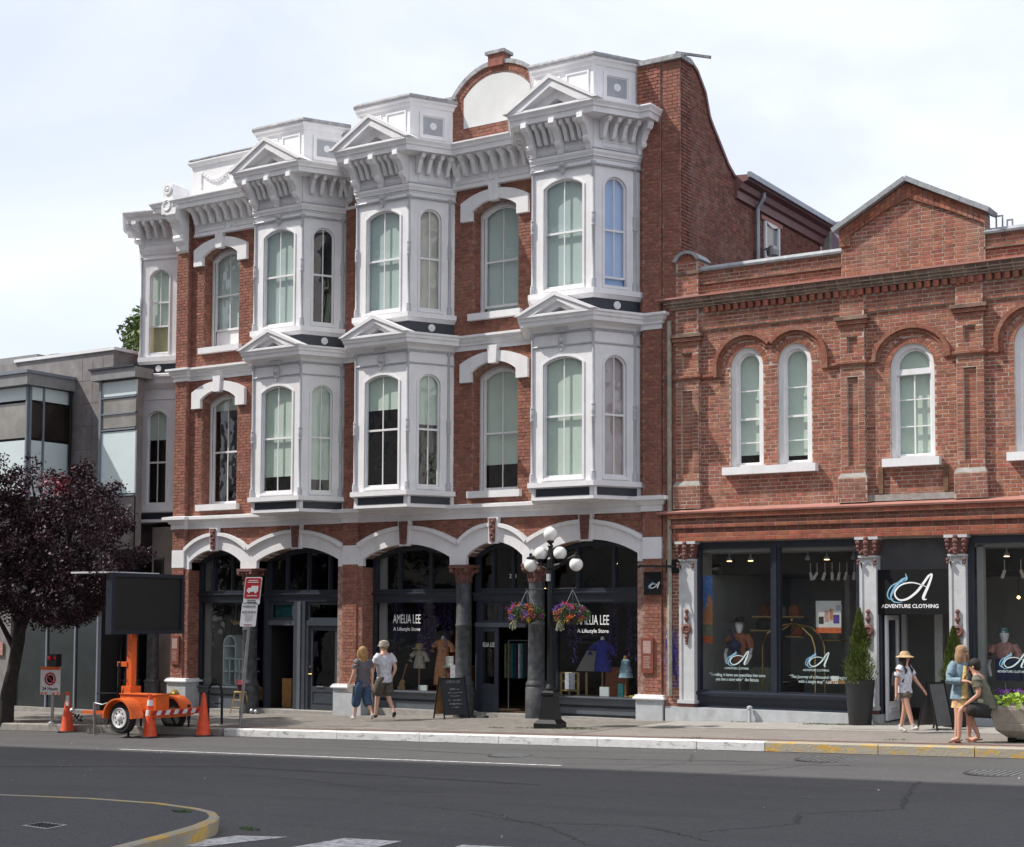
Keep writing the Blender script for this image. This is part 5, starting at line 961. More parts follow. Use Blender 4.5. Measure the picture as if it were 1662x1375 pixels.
# frieze step, corbel table, dentils, cornice
c = MB(); c.box(.8, X1, .05, .2, 7.96, 8.3); part('frieze_backing', c, 'mortar2', B2)
for x0, x1 in ((.8, 3.83), (4.31, 6.07), (6.57, 9.0)): bricks('b2mid', Fr((0, .05, 0)), x0, x1, 7.96, 8.28)
DEN = MB(); DEN.box(-.05, .05, -.11, .0, 0, .115); DEN = mesh('dentil', DEN, 'brick2o')
x = 1.0
while x < X1 - .1: inst('dentil', DEN, B2, (x, .05, 8.29)); x += .163
def tier(name, z0, z1, o, m, path=None):
    c = MB(); c.sweep(path or [(.22, .4), (.22, 0), (X1, 0)], [(-.2, z0), (o, z0), (o, z1), (-.2, z1)]); return part(name, c, m, B2)
for z0, z1, o in ((8.42, 8.475, .06), (8.475, 8.53, .10), (8.53, 8.60, .15)):
    tier('cornice_course', z0, z1, o - .006, 'mortar2'); bricks('b2corn', Fr((0, -o + .006, 0)), .22 - o, X1, z0, z1, H=z1 - z0, out=.006)
c = MB(); c.sweep([(.12, .3), (.12, 0), (X1, 0)], [(-.2, 8.60), (.20, 8.605), (.20, 8.64), (-.1, 8.70), (-.2, 8.70)]); part('cornice_flashing', c, 'terracotta', B2)
# parapet
for x0, x1 in ((.80, 3.86), (6.6, X1)):
    bricks('b2par', Fr((0, .12, 0)), x0, x1, 8.70, 8.90); bricks('b2par', Fr((0, .12, 0)), x0, x1, 8.93, 9.18); c = MB(); c.box(x0, x1, .05, .4, 8.895, 8.93); part('parapet_ledge', c, 'brickold', B2)
    c = MB(); xx = x0
    c.sweep([(x0, .12), (x1, .12)], [(-.35, 9.17), (.08, 9.17), (.09, 9.21), (.02, 9.28), (-.12, 9.31), (-.28, 9.28), (-.36, 9.2)]); part('coping', c, 'slatecoping', B2)
c = MB(); c.box(.30, .80, .0, .5, 8.68, 9.40); part('end_block', c, 'mortar2', B2); bricks('b2par', FRONT, .30, .80, 8.70, 9.13); bricks('b2par', FRONT, .33, .77, 9.2, 9.42); c = MB(); c.box(.27, .83, -.03, .5, 9.13, 9.19); part('end_block_course', c, 'brickold', B2)
bricks('b2par', Fr((.80, 0, 0), (0, 1, 0)), 0, .3, 8.7, 9.4, L=.24)
c = MB(); c.strip(FRONT, arc(.24, .86, 9.42, 9.62, 10), arc(.32, .78, 9.40, 9.56, 10), -.5, .06); part('rounded_coping', c, 'slatecoping', B2)
c = MB(); c.fprism(FRONT, [(.33, 9.38), (.77, 9.38)] + arc(.33, .77, 9.42, 9.56, 8)[::-1], -.4, .0); part('rounded_top', c, 'brick2plain', B2)
# gable
GA = [(3.85, 8.68), (3.85, 9.60), (5.17, 10.33), (6.62, 9.58), (6.62, 8.68)]
c = MB(); c.fprism(Fr((0, .05, 0)), [(a, b) for a, b in GA][::-1], -.35, 0); part('gable_wall', c, 'mortar2', B2)
def gtop(x): return 9.60 + (x - 3.85) * (.73 / 1.32) if x < 5.17 else 10.33 - (x - 5.17) * (.75 / 1.45)
z = 8.70; FGb = Fr((0, .05, 0)); r = 0
while z < 10.3:
    zt = z + BR_H; xs = [3.85 + i * .02 for i in range(139)]; ins = [x for x in xs if gtop(x) > zt + .02]
    if ins:
        bricks('b2gab', FGb, max(3.85, ins[0]), min(6.62, ins[-1]), z, zt, c=0, L=BR_L if r % 2 else BR_L * .97)
    z += BR_H; r += 1
c = MB(); A = [(3.83, 9.28), (3.83, 9.60), (5.17, 10.34), (6.64, 9.60), (6.64, 9.52)]; B = [(4.05, 9.28), (4.05, 9.58), (5.19, 10.05), (6.3, 9.55), (6.3, 9.5)]
c.strip(FGb, A, B, -.02, .05); part('gable_rake_band', c, 'brick2plain', B2)
bb = []
for (xa, za), (xb, zb2) in zip(A[1:4], A[2:4]):      # header bricks following the rake
    n = int((Vector((xb, zb2)) - Vector((xa, za))).length / .11); 
    vb = MB()
    for i in range(n):
        p = Vector((xa, za)).lerp(Vector((xb, zb2)), (i + .07) / n); q = Vector((xa, za)).lerp(Vector((xb, zb2)), (i + .93) / n)
        for k in range(3):
            vb.fprism(FGb, [(p.x, p.y - .02 - k * .075 - .068), (q.x, q.y - .02 - k * .075 - .068), (q.x, q.y - .02 - k * .075), (p.x, p.y - .02 - k * .075)], .04, .056)
    part('rake_bricks', vb, 'brick2', B2, kind='stuff')
bricks('b2gab', Fr((6.62, .05, 0), (0, 1, 0)), 0, .35, 8.7, 9.5, L=.24)
for (xa, za), (xb, zb2) in (((3.72, 9.60), (5.17, 10.41)), ((5.17, 10.41), (6.74, 9.58))):
    n = 6
    for i in range(n):
        p = Vector((xa, za)).lerp(Vector((xb, zb2)), i / n); q = Vector((xa, za)).lerp(Vector((xb, zb2)), (i + .985) / n); c = MB(); c.beam((p.x, .16, p.y + random.uniform(-.004, .004)), (q.x, .16, q.y), .56, .09); part('coping_slab', c, 'slatecoping', B2)
flush_bricks('b2base', B2, 'brick1', 'brick2o', 0); flush_bricks('b2old', B2, 'brick2', 'brick2o', 0); flush_bricks('b2corn', B2, 'brickold', 'brick2o', 0); flush_bricks('b2par', B2, 'brick2', 'brick2o', 0); flush_bricks('b2gab', B2, 'brick2', 'brick2o', 0); flush_bricks('b2mid', B2, 'brick2', 'brick2o', 0)
for x, z, w, h in ((6.72, 9.3, .14, .28), (6.92, 9.3, .12, .18)):
    c = MB(); c.strip(Fr((0, .4, 0)), [(x, z), (x + w, z), (x + w, z + h), (x, z + h)], [(x + .025, z + .025), (x + w - .025, z + .025), (x + w - .025, z + h - .025), (x + .025, z + h - .025)], -.03, 0, closed=True); part('roof_bracket', c, 'metalgrey', B2)
# windows
def arched_window(h0, h1, hb, sp, cr_, kind, bl):
    f = MB(); w = .10 if kind == 1 else .085; c = -.06
    A = [(h0, hb)] + arc(h0, h1, sp, cr_, 16) + [(h1, hb)]; B = [(h0 + w, hb)] + arc(h0 + w, h1 - w, sp, cr_ - w, 16) + [(h1 - w, hb)]
    f.strip(F2, A, B, -.25, c); f.fbox(F2, h0 + w, h1 - w, hb, hb + .06, -.25, c - .03)
    a0, a1 = h0 + w, h1 - w
    sash(f, F2, a0, a1, hb + .04, sp, cr_ - w, c - .08, w=.045, rail=(hb + .98 if kind == 1 else None), mull=False, bars=((hb + .5, hb + 1.55) if kind == 1 else ()))
    if kind == 2:
        f.fbox(F2, a0, a1, sp - .16, sp - .05, c - .12, c - .03); f.fbox(F2, (a0 + a1) / 2 - .013, (a0 + a1) / 2 + .013, hb + .1, sp - .16, c - .12, c - .08)
        for b in (hb + .62, hb + 1.13): f.fbox(F2, a0, a1, b - .011, b + .011, c - .12, c - .085)
    o = part('window', f, 'white', B2); p = MB(); arch_pane(p, F2, a0 + .02, a1 - .02, hb + .06, sp, cr_ - w - .02, c - .11); part('pane', p, 'glass', o)
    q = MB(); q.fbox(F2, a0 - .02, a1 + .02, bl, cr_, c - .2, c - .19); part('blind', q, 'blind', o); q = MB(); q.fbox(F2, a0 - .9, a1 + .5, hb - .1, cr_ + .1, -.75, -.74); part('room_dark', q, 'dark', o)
for i, (h, bl) in enumerate(zip(W2, (5.36, 5.30, 5.1, 5.3, 5.3))): arched_window(*h, 2 if i == 2 else 1, bl)
for x0, x1 in ((1.35, 3.33), (4.66, 5.75), (6.98, 8.95)):
    c = MB(); c.box(x0, x1, -.07, .3, 4.945, 5.10); part('sill', c, 'white', B2)
c = MB(); c.box(4.36, 6.0, .02, .2, 4.31, 4.43); part('stone_band', c, 'stone', B2)
for x in (4.60, 5.84): c = MB(); c.box(x - .045, x + .045, .03, .12, 4.45, 4.96); part('timber_strip', c, 'woodold', B2)
# lower entablature
c = MB(); c.sweep([(.10, .3), (.10, 0), (X1, 0)], [(-.2, 4.19), (.17, 4.195), (.18, 4.23), (-.1, 4.31), (-.2, 4.31)]); part('ledge_flashing', c, 'terracotta', B2)
for z0, z1, o in ((4.10, 4.19, .14), (3.97, 4.10, .08), (3.90, 3.97, .10), (3.80, 3.90, .04), (3.63, 3.80, .06)):
    tier('entablature_course', z0, z1, o - .006, 'mortarent', [(.28, .4), (.28, 0), (X1, 0)]); bricks('b2ent' if o in (.14, .10, .06) else 'b2dk', Fr((0, -o + .006, 0)), .28 - o, X1, z0, z1, H=(z1 - z0) / (2 if z1 - z0 > .12 else 1), out=.006)
flush_bricks('b2ent', B2, 'brick2r', 'brick2o', 0); flush_bricks('b2dk', B2, 'brick1s', 'brick2o', 0)
flush_bricks(K2, B2, 'brick2', 'brick2o', 300)
# shopfront
c = MB(); c.box(.05, 4.55, -.04, .5, -.2, .285); part('plinth', c, 'plinth', B2); c = MB(); c.box(5.85, X1, -.04, .5, -.1, .29); part('plinth', c, 'plinth', B2)
c = MB(); c.box(.05, .37, .02, .4, .28, 3.65); part('edge_pier', c, 'mortar2', B2); bricks('b2e', Fr((0, .02, 0)), .05, .37, .29, 4.2); flush_bricks('b2e', B2, 'brick1', 'brick2o', 0)
mb = MB(); mb.tube([(.16, -.04, .5), (.16, -.04, 8.2)], .05, 8); part('downpipe', mb, 'pipebeige', B2)
random.seed(17); mb = MB()
for k in range(16):
    P_ = [(random.uniform(.02, .34), random.uniform(.6, 1.9)) for _ in range(4)]
    P_.sort(key=lambda q: -q[1]); stroke(mb, Fr((0, .0, 0)), P_, [.014] * 4, .0, n=5)
part('graffiti', mb, 'graffiti', B2, kind='stuff')
FC = FRONT
for x0, x1, dark in ((.37, .67, 0), (4.19, 4.48, 0), (5.90, 6.17, 0), (9.6, 9.9, 0)):
    xm = (x0 + x1) / 2; c = MB(); c.box(x0, x1, .02, .3, .42, 3.3); c.box(x0 - .02, x0 + .035, -.0, .3, .42, 3.25); c.box(x1 - .035, x1 + .02, -.0, .3, .42, 3.25); c.box(x0 - .04, x1 + .04, -.05, .3, .36, .43); c.box(x0 - .03, x1 + .03, -.04, .3, 3.24, 3.28)
    c.strip(FC, [(x0, 3.24)] + arc(x0, x1, 3.12, 3.2, 8) + [(x1, 3.24)], [(x0 + .04, 3.0)] + arc(x0 + .04, x1 - .04, 3.06, 3.15, 8) + [(x1 - .04, 3.0)], -.03, .0); c.box(x0 - .08, x1 + .08, -.09, .3, 3.58, 3.635)
    co = part('iron_pilaster', c, 'whitegrey2', B2)
    c = MB(); c.box(x0 - .02, x1 + .02, -.02, .3, .27, .37); part('pilaster_foot', c, 'ornament', co)
    c = MB(); c.fprism(FC, [(x0 + .0, 3.28), (x1 - .0, 3.28), (x1 + .06, 3.58), (x0 - .06, 3.58)], -.25, .04)
    random.seed(int(x0 * 10))
    for j in range(7): c.ball((x0 + .02 + j * (x1 - x0 - .04) / 6, -.05, 3.33 + .03 * (j % 2)), .035, 6)
    for sx in (x0 - .02, x1 + .02):
        for zz, rr in ((3.53, .055), (3.45, .045), (3.38, .03), (3.12, .03), (3.18, .035)): c.ball((sx, -.05, zz), rr, 7)
    for zz, rr in ((3.60, .05), (3.52, .06), (3.44, .05), (3.37, .055), (3.30, .04)): c.ball((xm, -.08, zz), rr, 7)
    part('capital', c, 'ornament', co)
    c = MB()
    for zz, rr in ((2.22, .045), (2.15, .03), (2.08, .055), (2.02, .03), (1.70, .05), (1.63, .04), (1.57, .03)): c.ball((xm, .0, zz), rr, 7)
    c.lathe((xm, .01, 1.86), [(.115, 0), (.115, .03), (.07, .045), (.05, .02), (.001, .03)], 14, axis=(0, -1, 0)); part('rosette_ornament', c, 'ornament', co)
F3 = Fr((0, .2, 0))
def shop_bay(x0, x1, mull):
    f = MB(); f.strip(F3, [(x0, .40), (x1, .40), (x1, 3.61), (x0, 3.61)], [(x0 + .10, .64), (x1 - .10, .64), (x1 - .10, 3.48), (x0 + .10, 3.48)], -.08, .06, closed=True); f.fbox(F3, mull - .10, mull + .10, .6, 3.5, -.08, .03); f.fbox(F3, mull - .04, mull + .04, .6, 3.5, .03, .07)
    f.sweep([(x0, .2), (x1, .2)], [(-.1, .50), (.05, .50), (.08, .54), (.13, .55), (.13, .59), (-.0, .63), (-.1, .63)]); f.sweep([(x0, .2), (x1, .2)], [(-.1, .28), (.10, .28), (.10, .30), (.02, .33), (.02, .5), (-.1, .5)])
    o = part('shop_window', f, 'navytrim2', B2)
    for a, b in ((x0 + .10, mull - .10), (mull + .10, x1 - .10)): p = MB(); p.add([F3.p(*q, -.02) for q in ((a, .62), (b, .62), (b, 3.5), (a, 3.5))], [(0, 1, 2, 3)]); part('pane', p, 'shopglass', o)
shop_bay(.65, 4.15, 2.38); shop_bay(6.18, 9.6, 7.95)
def logo(F, ox, oy, k, c, m1, m2, parent):
    mb = MB()
    stroke(mb, F, [(1.045, .60), (.98, .58), (.86, .42), (.70, .22), (.48, .06), (.30, .035), (.20, .12), (.20, .24), (.34, .38), (.58, .43), (.80, .38), (.95, .315)], [.012, .05, .055, .055, .05, .035, .035, .035, .035, .03, .02, .01], c, ox, oy, k)
    stroke(mb, F, [(1.0, .62), (1.05, .62), (1.045, .56), (.97, .36), (.86, .12), (.86, .05), (.93, .05)], [.01, .03, .045, .06, .07, .045, .01], c + .001, ox, oy, k); part('logo_letter', mb, m1, parent)
    mb = MB(); stroke(mb, F, [(.47, .55), (.36, .49), (.22, .36), (.11, .17), (.10, .06), (.2, -.02), (.36, -.01)], [.02, .06, .06, .05, .03, .025, .01], c, ox, oy, k); stroke(mb, F, [(.42, .44), (.28, .44), (.10, .34), (.015, .18), (.05, .06), (.16, .06)], [.01, .02, .03, .03, .02, .01], c + .001, ox, oy, k); stroke(mb, F, [(.44, .64), (.47, .52), (.41, .46)], [.01, .045, .01], c + .001, ox, oy, k); part('logo_swoosh', mb, m2, parent)
G = -.015
logo(F3, 1.30, 1.14, .46, G, 'textpale', 'textblue', B2); text('window_lettering', 'ADVENTURE CLOTHING', F3, 1.52, 1.06, G, .06, 'textpale', B2, sx=.8)
text('window_lettering', '\u201cTravelling, it leaves you speechless then turns\nyou into a story teller\u201d -Ibn Battuta', F3, 1.53, .92, G, .09, 'textpale', B2, sx=.72)
logo(F3, 2.98, 1.14, .46, G, 'textpale', 'textblue', B2); text('window_lettering', 'ADVENTURE CLOTHING', F3, 3.2, 1.06, G, .06, 'textpale', B2, sx=.8)
text('window_lettering', '\u201cThe Journey of a thousand miles begins\nwith a single step\u201d -Lao Tzu', F3, 3.24, .92, G, .09, 'textpale', B2, sx=.80)
logo(F3, 6.72, 1.20, .46, G, 'textpale', 'textblue', B2); text('window_lettering', 'ADVENTURE CLOTHING', F3, 6.95, 1.12, G, .06, 'textpale', B2, sx=.8)
# entrance bay
c = MB(); c.box(4.48, 5.90, .24, .40, 2.99, 3.63); part('fascia_panel', c, 'fasciadark', B2)
sg = root('shop_sign', (5.17, .10, 2.17), 'black sign with a white script letter A over the clothing shop entrance', 'sign'); c = MB(); c.box(4.42, 5.90, .08, .30, 2.17, 3.01); part('board', c, 'black', sg)
FSg = Fr((0, .08, 0)); logo(FSg, 4.68, 2.41, .82, .002, 'textwhite', 'textblue', sg); text('sign_lettering', 'ADVENTURE CLOTHING', FSg, 5.12, 2.29, .002, .098, 'textwhite', sg, bold=.002)
c = MB(); c.box(4.48, 5.9, -.1, 1.4, gz(5) - .1, gz(5) + .012); part('threshold', c, 'concrete', B2)
for x in (4.49, 5.86): c = MB(); c.box(x, x + .05, .12, 1.3, .1, 3.0); part('entrance_jamb', c, 'whitegrey2' if x > 5 else 'navytrim2', B2)
door(Fr((4.62, .25, 0), (-.04, 1.0, 0)), 0.0, .78, .16, 2.15, 'open_door', 'white', .35, False, B2, .09)
for x0, x1 in ((4.44, 4.60), (5.16, 5.32)): c = MB(); c.box(x0, x1, 1.4, 1.5, .12, 2.3); part('entrance_post', c, 'whitegrey2', B2)
room('shop', .42, 9.85, .32, 5.5, .12, 3.60, 'roomgrey', 'roomfloor', B2)
c = MB(); c.box(2.9, 3.0, 2.6, 5.4, .12, 3.5); part('inner_wall', c, 'roomgrey', B2); c = MB(); c.box(.46, 4.1, .34, 1.3, 3.42, 3.5); part('window_soffit', c, 'roomwall', B2); c = MB(); c.box(6.2, 9.6, .34, 1.3, 3.42, 3.5); part('window_soffit', c, 'roomwall', B2); c = MB(); c.box(.46, 9.6, 1.3, 5.4, 3.0, 3.5); part('ceiling_drop', c, 'dark', B2)
c = MB(); c.box(6.3, 6.42, .34, .5, .4, 3.45); part('inner_jamb', c, 'roomwall', B2)
for i, (x, lit) in enumerate(((1.15, 1), (1.62, 1), (2.15, 0), (2.85, 0), (3.25, 1), (3.8, 0), (6.75, 1), (7.2, 1), (7.9, 0))):
    t = root('ceiling_spot', (x, .7, 3.25), ['unlit', 'lit'][lit] + ' round spot lamp under the soffit, ' + ('leftmost in the left pane', 'middle one in the left pane', 'rightmost in the left pane', 'leftmost in the second pane', 'middle one in the second pane', 'rightmost in the second pane', 'leftmost in the right window', 'second in the right window', 'third in the right window')[i], 'lamp', 'spot lamps under the window soffits'); c = MB(); c.lathe((x, .7, 3.25), [(.06, 0), (.05, .06), (.02, .08), (.01, .2)], 10); part('lamp_housing', c, 'metalgrey', t); c = MB(); c.lathe((x, .7, 3.242), [(.05, 0), (.05, .008)], 10); part('bulb', c, 'lampwarm' if lit else 'paper', t)
random.seed(41)
for i in range(10):
    x = 2.75 + i * .15 + random.uniform(-.02, .02) if i < 8 else 6.6 + (i - 8) * .3; t = root('track_light', (x, 1.1, 2.95), ('left', 'second', 'third', 'fourth', 'fifth', 'sixth', 'seventh', 'rightmost', 'left', 'right')[i] + (' white track spotlight of the cluster in the second pane' if i < 8 else ' white track spotlight in the right shop window'), 'lamp', 'track spotlights inside the clothing shop'); c = MB(); c.lathe((x, 1.1, 3.0), [(.035, -.16), (.03, 0), (.001, .01)], 8, axis=(random.uniform(-.6, .6), .3, 1)); part('spot_can', c, 'paper', t); c = MB(); c.tube([(x, 1.1, 3.0), (x, 1.1, 3.2)], .008, 4); part('stem', c, 'paper', t)
for x, y, z in ((6.72, 1.6, 2.5), (6.95, 2.0, 2.2), (7.15, 1.7, 1.75), (7.3, 2.2, 2.6), (7.45, 1.9, 2.45)): t = root('pendant_lamp', (x, y, z), '%s glowing pendant bulb deep in the right shop window' % {6.72: 'leftmost', 6.95: 'low second', 7.15: 'lowest', 7.3: 'highest', 7.45: 'rightmost'}[x], 'lamp', 'pendant bulbs in the clothing shop'); c = MB(); c.ball((x, y, z), .03, 6); part('bulb', c, 'lampwarm', t); c = MB(); c.tube([(x, y, z), (x, y, 3.0)], .006, 4); part('cord', c, 'black', t)
# goods in the windows
t = root('banner_poster', (.78, .5, 1.57), 'tall narrow poster with blue sky over orange rocks at the left of the clothing window', 'poster'); F = Fr((0, .5, 0))
for z0, z1, mm in ((2.2, 2.95, 'posterblue'), (1.95, 2.2, 'd_peach'), (1.72, 1.95, 'sage'), (1.57, 1.72, 'posterorange')): c = MB(); c.fbox(F, .60, .87, z0, z1, 0, .02); part('print_band', c, mm, t)
c = MB(); c.fprism(F, [(.66, 1.95), (.87, 1.95), (.87, 2.45), (.78, 2.6), (.74, 2.35), (.70, 2.3)], .02, .023); part('print_rocks', c, 'd_peach', t)
t = root('poster', (3.36, .55, 1.8), 'white poster of a seated couple with luggage above an orange strip', 'poster'); F = Fr((0, .55, 0))
c = MB(); c.fbox(F, 3.08, 3.60, 1.81, 2.43, 0, .02); part('sheet', c, 'paper', t); c = MB(); c.fbox(F, 3.08, 3.60, 1.80, 1.91, .02, .024); part('print_band', c, 'posterorange', t)
for x, z, w, h, mm in ((3.14, 1.98, .10, .14, 'c_pack'), (3.44, 1.99, .12, .17, 'violet'), (3.26, 2.02, .08, .22, 'pink'), (3.36, 2.05, .07, .22, 'd_peach'), (3.5, 2.25, .12, .1, 'panelgrey')): c = MB(); c.fbox(F, x, x + w, z, z + h, .02, .023); part('print_figure', c, mm, t)
def bust(x, y, zb, top, shirt, lab, skinm='mannequin'):
    t = root('mannequin', (x, y, zb), lab, 'mannequin'); c = MB(); c.lathe((x, y, zb), [(.18, 0), (.18, .02), (.02, .04), (.02, top - .75 - zb)], 12); part('stand', c, 'metalgrey', t)
    c = MB(); c.lathe((x, y, top - .85), [(.16, 0), (.15, .15), (.14, .25), (.19, .42), (.20, .52), (.10, .58), (.06, .59)], 16, sy=.6); 
    for s_ in (-1, 1): c.tube([(x + s_ * .17, y, top - .32), (x + s_ * .25, y - .02, top - .45), (x + s_ * .27, y - .03, top - .58)], [.07, .075, .07], 8)
    part('shirt', c, shirt, t, smooth=True); c = MB(); c.lathe((x, y, top - .30), [(.055, 0), (.05, .05), (.07, .10), (.085, .18), (.08, .25), (.05, .29), (.001, .30)], 14, sy=1.15)
    for s_ in (-1, 1): c.tube([(x + s_ * .27, y - .03, top - .57), (x + s_ * .28, y - .06, top - .72), (x + s_ * .22, y - .16, top - .9)], [.045, .04, .03], 8)
    part('head_and_arms', c, skinm, t, smooth=True); return t
bust(1.25, .95, .45, 2.05, 'rust', 'white mannequin in a rust shirt with a navy sling bag, left clothing window'); c = MB(); c.ball((1.22, .78, 1.52), .14, 10, sz=.85); c.tube([(1.1, .8, 1.85), (1.35, .78, 1.35)], .025); o = single('sling_bag', c, 'navy', 'navy sling bag worn across the rust shirted mannequin', 'bag', smooth=True); centre(o)
c = MB(); c.lathe((1.25, .95, 2.0), [(.2, 0), (.18, .01), (.10, .03), (.09, .10), (.001, .12)], 14); o = single('bush_hat', c, 'c_pack', 'dark brimmed hat on the rust shirted mannequin', 'hat', smooth=True); centre(o)
bust(6.62, .95, .45, 1.92, 'pink', 'mannequin in a pink top and green cap in the right clothing window'); c = MB(); c.box(6.5, 6.95, .75, .95, .95, 1.35); o = single('backpack', c, 'navy', 'navy backpack hung on the pink topped mannequin', 'bag'); centre(o)
c = MB(); c.lathe((6.62, .95, 1.83), [(.095, 0), (.09, .06), (.001, .1)], 12); o = single('cap', c, 'teal', 'green cap on the pink topped mannequin', 'cap', smooth=True); centre(o)
t = root('luggage_cart', (2.35, 1.0, .3), 'brass hotel luggage cart with arched rails spanning the middle mullion', 'luggage cart')
for (xa, ya) in ((1.75, .75), (1.75, 1.25)):
    c = MB(); c.tube([(xa + .1, ya, .35), (xa + .1, ya, 1.55), (xa + .2, ya, 1.78), (xa + .45, ya, 1.93), (xa + .65, 1.0, 1.98), (xa + .95, 2.0 - ya, 1.9), (xa + 1.15, 2.0 - ya, 1.72), (xa + 1.22, 2.0 - ya, 1.5), (xa + 1.22, 2.0 - ya, .35)], .018, 7); part('rail', c, 'brass', t, smooth=True)
c = MB(); c.ball((2.38, 1.0, 2.05), .035, 8); part('finial', c, 'brass', t); c = MB(); c.box(1.8, 3.0, .7, 1.3, .3, .36); part('deck', c, 'maroon', t)
def case(x, y, z, w, h, m, lab): t = root('suitcase', (x, y, z), lab, 'suitcase'); c = MB(); c.box(x - w / 2, x + w / 2, y - .13, y + .13, z + .03, z + h); 
def case(x, y, z, w, h, m, lab):
    t = root('suitcase', (x, y, z), lab, 'suitcase'); c = MB(); c.sweep([(x - w / 2, y + .14), (x - w / 2, y - .12), (x + w / 2, y - .12), (x + w / 2, y + .14)], [(-.05, z + .03), (0, z + .03), (.02, z + .07), (.02, z + h - .04), (0, z + h), (-.05, z + h)]); c.box(x - w / 2 + .02, x + w / 2 - .02, y - .10, y + .14, z + .03, z + h); part('shell', c, m, t)
    c = MB(); c.tube([(x - .08, y - .13, z + h - .12), (x - .07, y - .17, z + h - .12), (x + .07, y - .17, z + h - .12), (x + .08, y - .13, z + h - .12)], .012); part('handle', c, 'metalgrey', t)
case(3.92, .85, 1.28, .42, .42, 'maroon', 'small dark maroon suitcase on top of the larger one behind the fir planter'); case(3.95, .95, .72, .48, .54, 'maroon', 'large dark maroon suitcase under the smaller one behind the fir planter'); case(1.55, 1.5, .45, .5, .62, 'sage', 'grey green case at the foot of the rust shirted mannequin'); case(2.0, 1.7, .4, .55, .5, 'c_pack', 'black case standing behind the luggage cart')
t = root('display_bench', (3.8, .7, .3), 'wooden trestle bench at the right of the clothing window', 'bench'); c = MB(); c.box(3.35, 4.2, .45, 1.1, .82, .87); part('bench_top', c, 'wood', t)
for x in (3.5, 3.95): c = MB(); c.beam((x, .6, .3), (x + .35, .6, .82), .06, .06); part('leg', c, 'wood', t)
card(3.45, .55, .87, .15, .09, 'signwhite', 'small white price card on the wooden trestle bench')
for (x0, x1, z) in ((1.15, 2.3, 2.13), (1.1, 1.6, 1.84), (1.9, 2.3, 1.72), (2.6, 3.05, 2.1), (2.7, 3.1, 1.65)):
    t = root('wall_shelf', ((x0 + x1) / 2, 2.0, z), 'thin light shelf on the shop wall, %s' % {2.13: 'topmost at left with bags', 1.84: 'lower left with a green hat', 1.72: 'behind the brass cart', 2.1: 'upper right of the mullion', 1.65: 'lower right of the mullion'}[z], 'shelf'); c = MB(); c.box(x0, x1, 1.8, 2.2, z - .03, z); part('board', c, 'tan', t)
    for j in range(int((x1 - x0) / .33)):
        xx = x0 + .2 + j * .34; mm = ['c_pack', 'navy', 'c_pack', 'leather', 'sage', 'rust'][(j + int(z * 10)) % 6]; c = MB(); c.lathe((xx, 2.0, z), [(.13, 0), (.15, .06), (.13, .18), (.07, .24), (.001, .25)], 8, sy=.7); o = single('bag', c, mm, '%s bag on the %s shelf, place %d from the left' % ({'c_pack': 'black', 'navy': 'navy', 'leather': 'brown leather', 'sage': 'grey green', 'rust': 'rust'}[mm], {2.13: 'topmost left', 1.84: 'lower left', 1.72: 'cart side', 2.1: 'upper right', 1.65: 'lower right'}[z], j + 1), 'bag', 'travel bags on the shop shelves'); centre(o)
# hanging blade sign
t = root('hanging_sign', (-.15, -.45, 2.5), 'small square black hanging sign with a white script A on an iron arm', 'sign'); c = MB(); c.beam((.30, .0, 3.13), (-.25, -.62, 3.13), .035, .045); c.ball((-.24, -.61, 3.13), .04, 6); part('arm', c, 'blackiron', t)
c = MB(); c.box(.08, .36, -.05, .04, 3.0, 3.27); part('wall_plate', c, 'blackiron', t)
Fh = Fr((-.30, -.25, 0), (.8, .3, 0)); c = MB(); c.fbox(Fh, -.02, .34, 2.55, 3.02, -.012, .012); part('board', c, 'black', t); logo(Fh, .07, 2.68, .22, .014, 'textwhite', 'textblue', t)
c = MB(); c.lathe((1.95, -.12, gz(2)), [(.035, 0), (.03, .25), (.055, .27), (.055, .31), (.001, .33)], 10); o = single('vent_pipe', c, 'plinth', 'short worn white pipe standing against the concrete base', 'pipe'); centre(o)
# ============================================================= MODERN BUILDING, LEFT
LB = root('modern_building', (-18.5, 2.0, -0.4), 'modern grey tiled building with pale glass panels behind the dark purple tree', 'building')
def bx(name, q, m, p=LB): return part(name, MB().box(*q), m, p)
bx('wall', (-27, -16.35, 0.0, 9, -1, 9.12), 'greytile'); bx('wall_coping', (-20.3, -16.28, -.05, 1.1, 9.12, 9.20), 'white'); bx('parapet_wall', (-17.35, -16.38, .002, 3, 9.12, 9.13), 'greytile')
for z in [k * .62 - .3 for k in range(1, 15)]:
    for k in range(4):
        x = -17.93 + k * .40; c = MB(); c.box(x + .004, x + .392, -.012, .0, z + .004, z + .612); part('wall_tile', c, 'greytile', LB)
bx('box_bay_core', (-27, -18.0, -1.36, .3, 5.2, 8.2), 'dark'); bx('box_bay_fascia', (-27.2, -17.80, -1.62, .2, 8.12, 8.42), 'fasciagrey'); bx('box_bay_flashing', (-27.2, -17.76, -1.66, .2, 8.42, 8.50), 'framegrey')
xb = -18.0
for a0, a1 in ((-24.5, -21.3), (-21.2, -18.05)):
    bx('glass_panel', (a0, a1, -1.42, -1.36, 7.75, 8.1), 'panelgreen'); bx('glass_panel', (a0, a1, -1.42, -1.36, 5.2, 6.68), 'panelgreen'); bx('window_pane', (a0, a1 - .0, -1.41, -1.37, 6.75, 7.68), 'skytint')
for q in (-21.25, -18.02): bx('mullion', (q - .03, q + .03, -1.45, -1.36, 5.1, 8.15), 'framegrey')
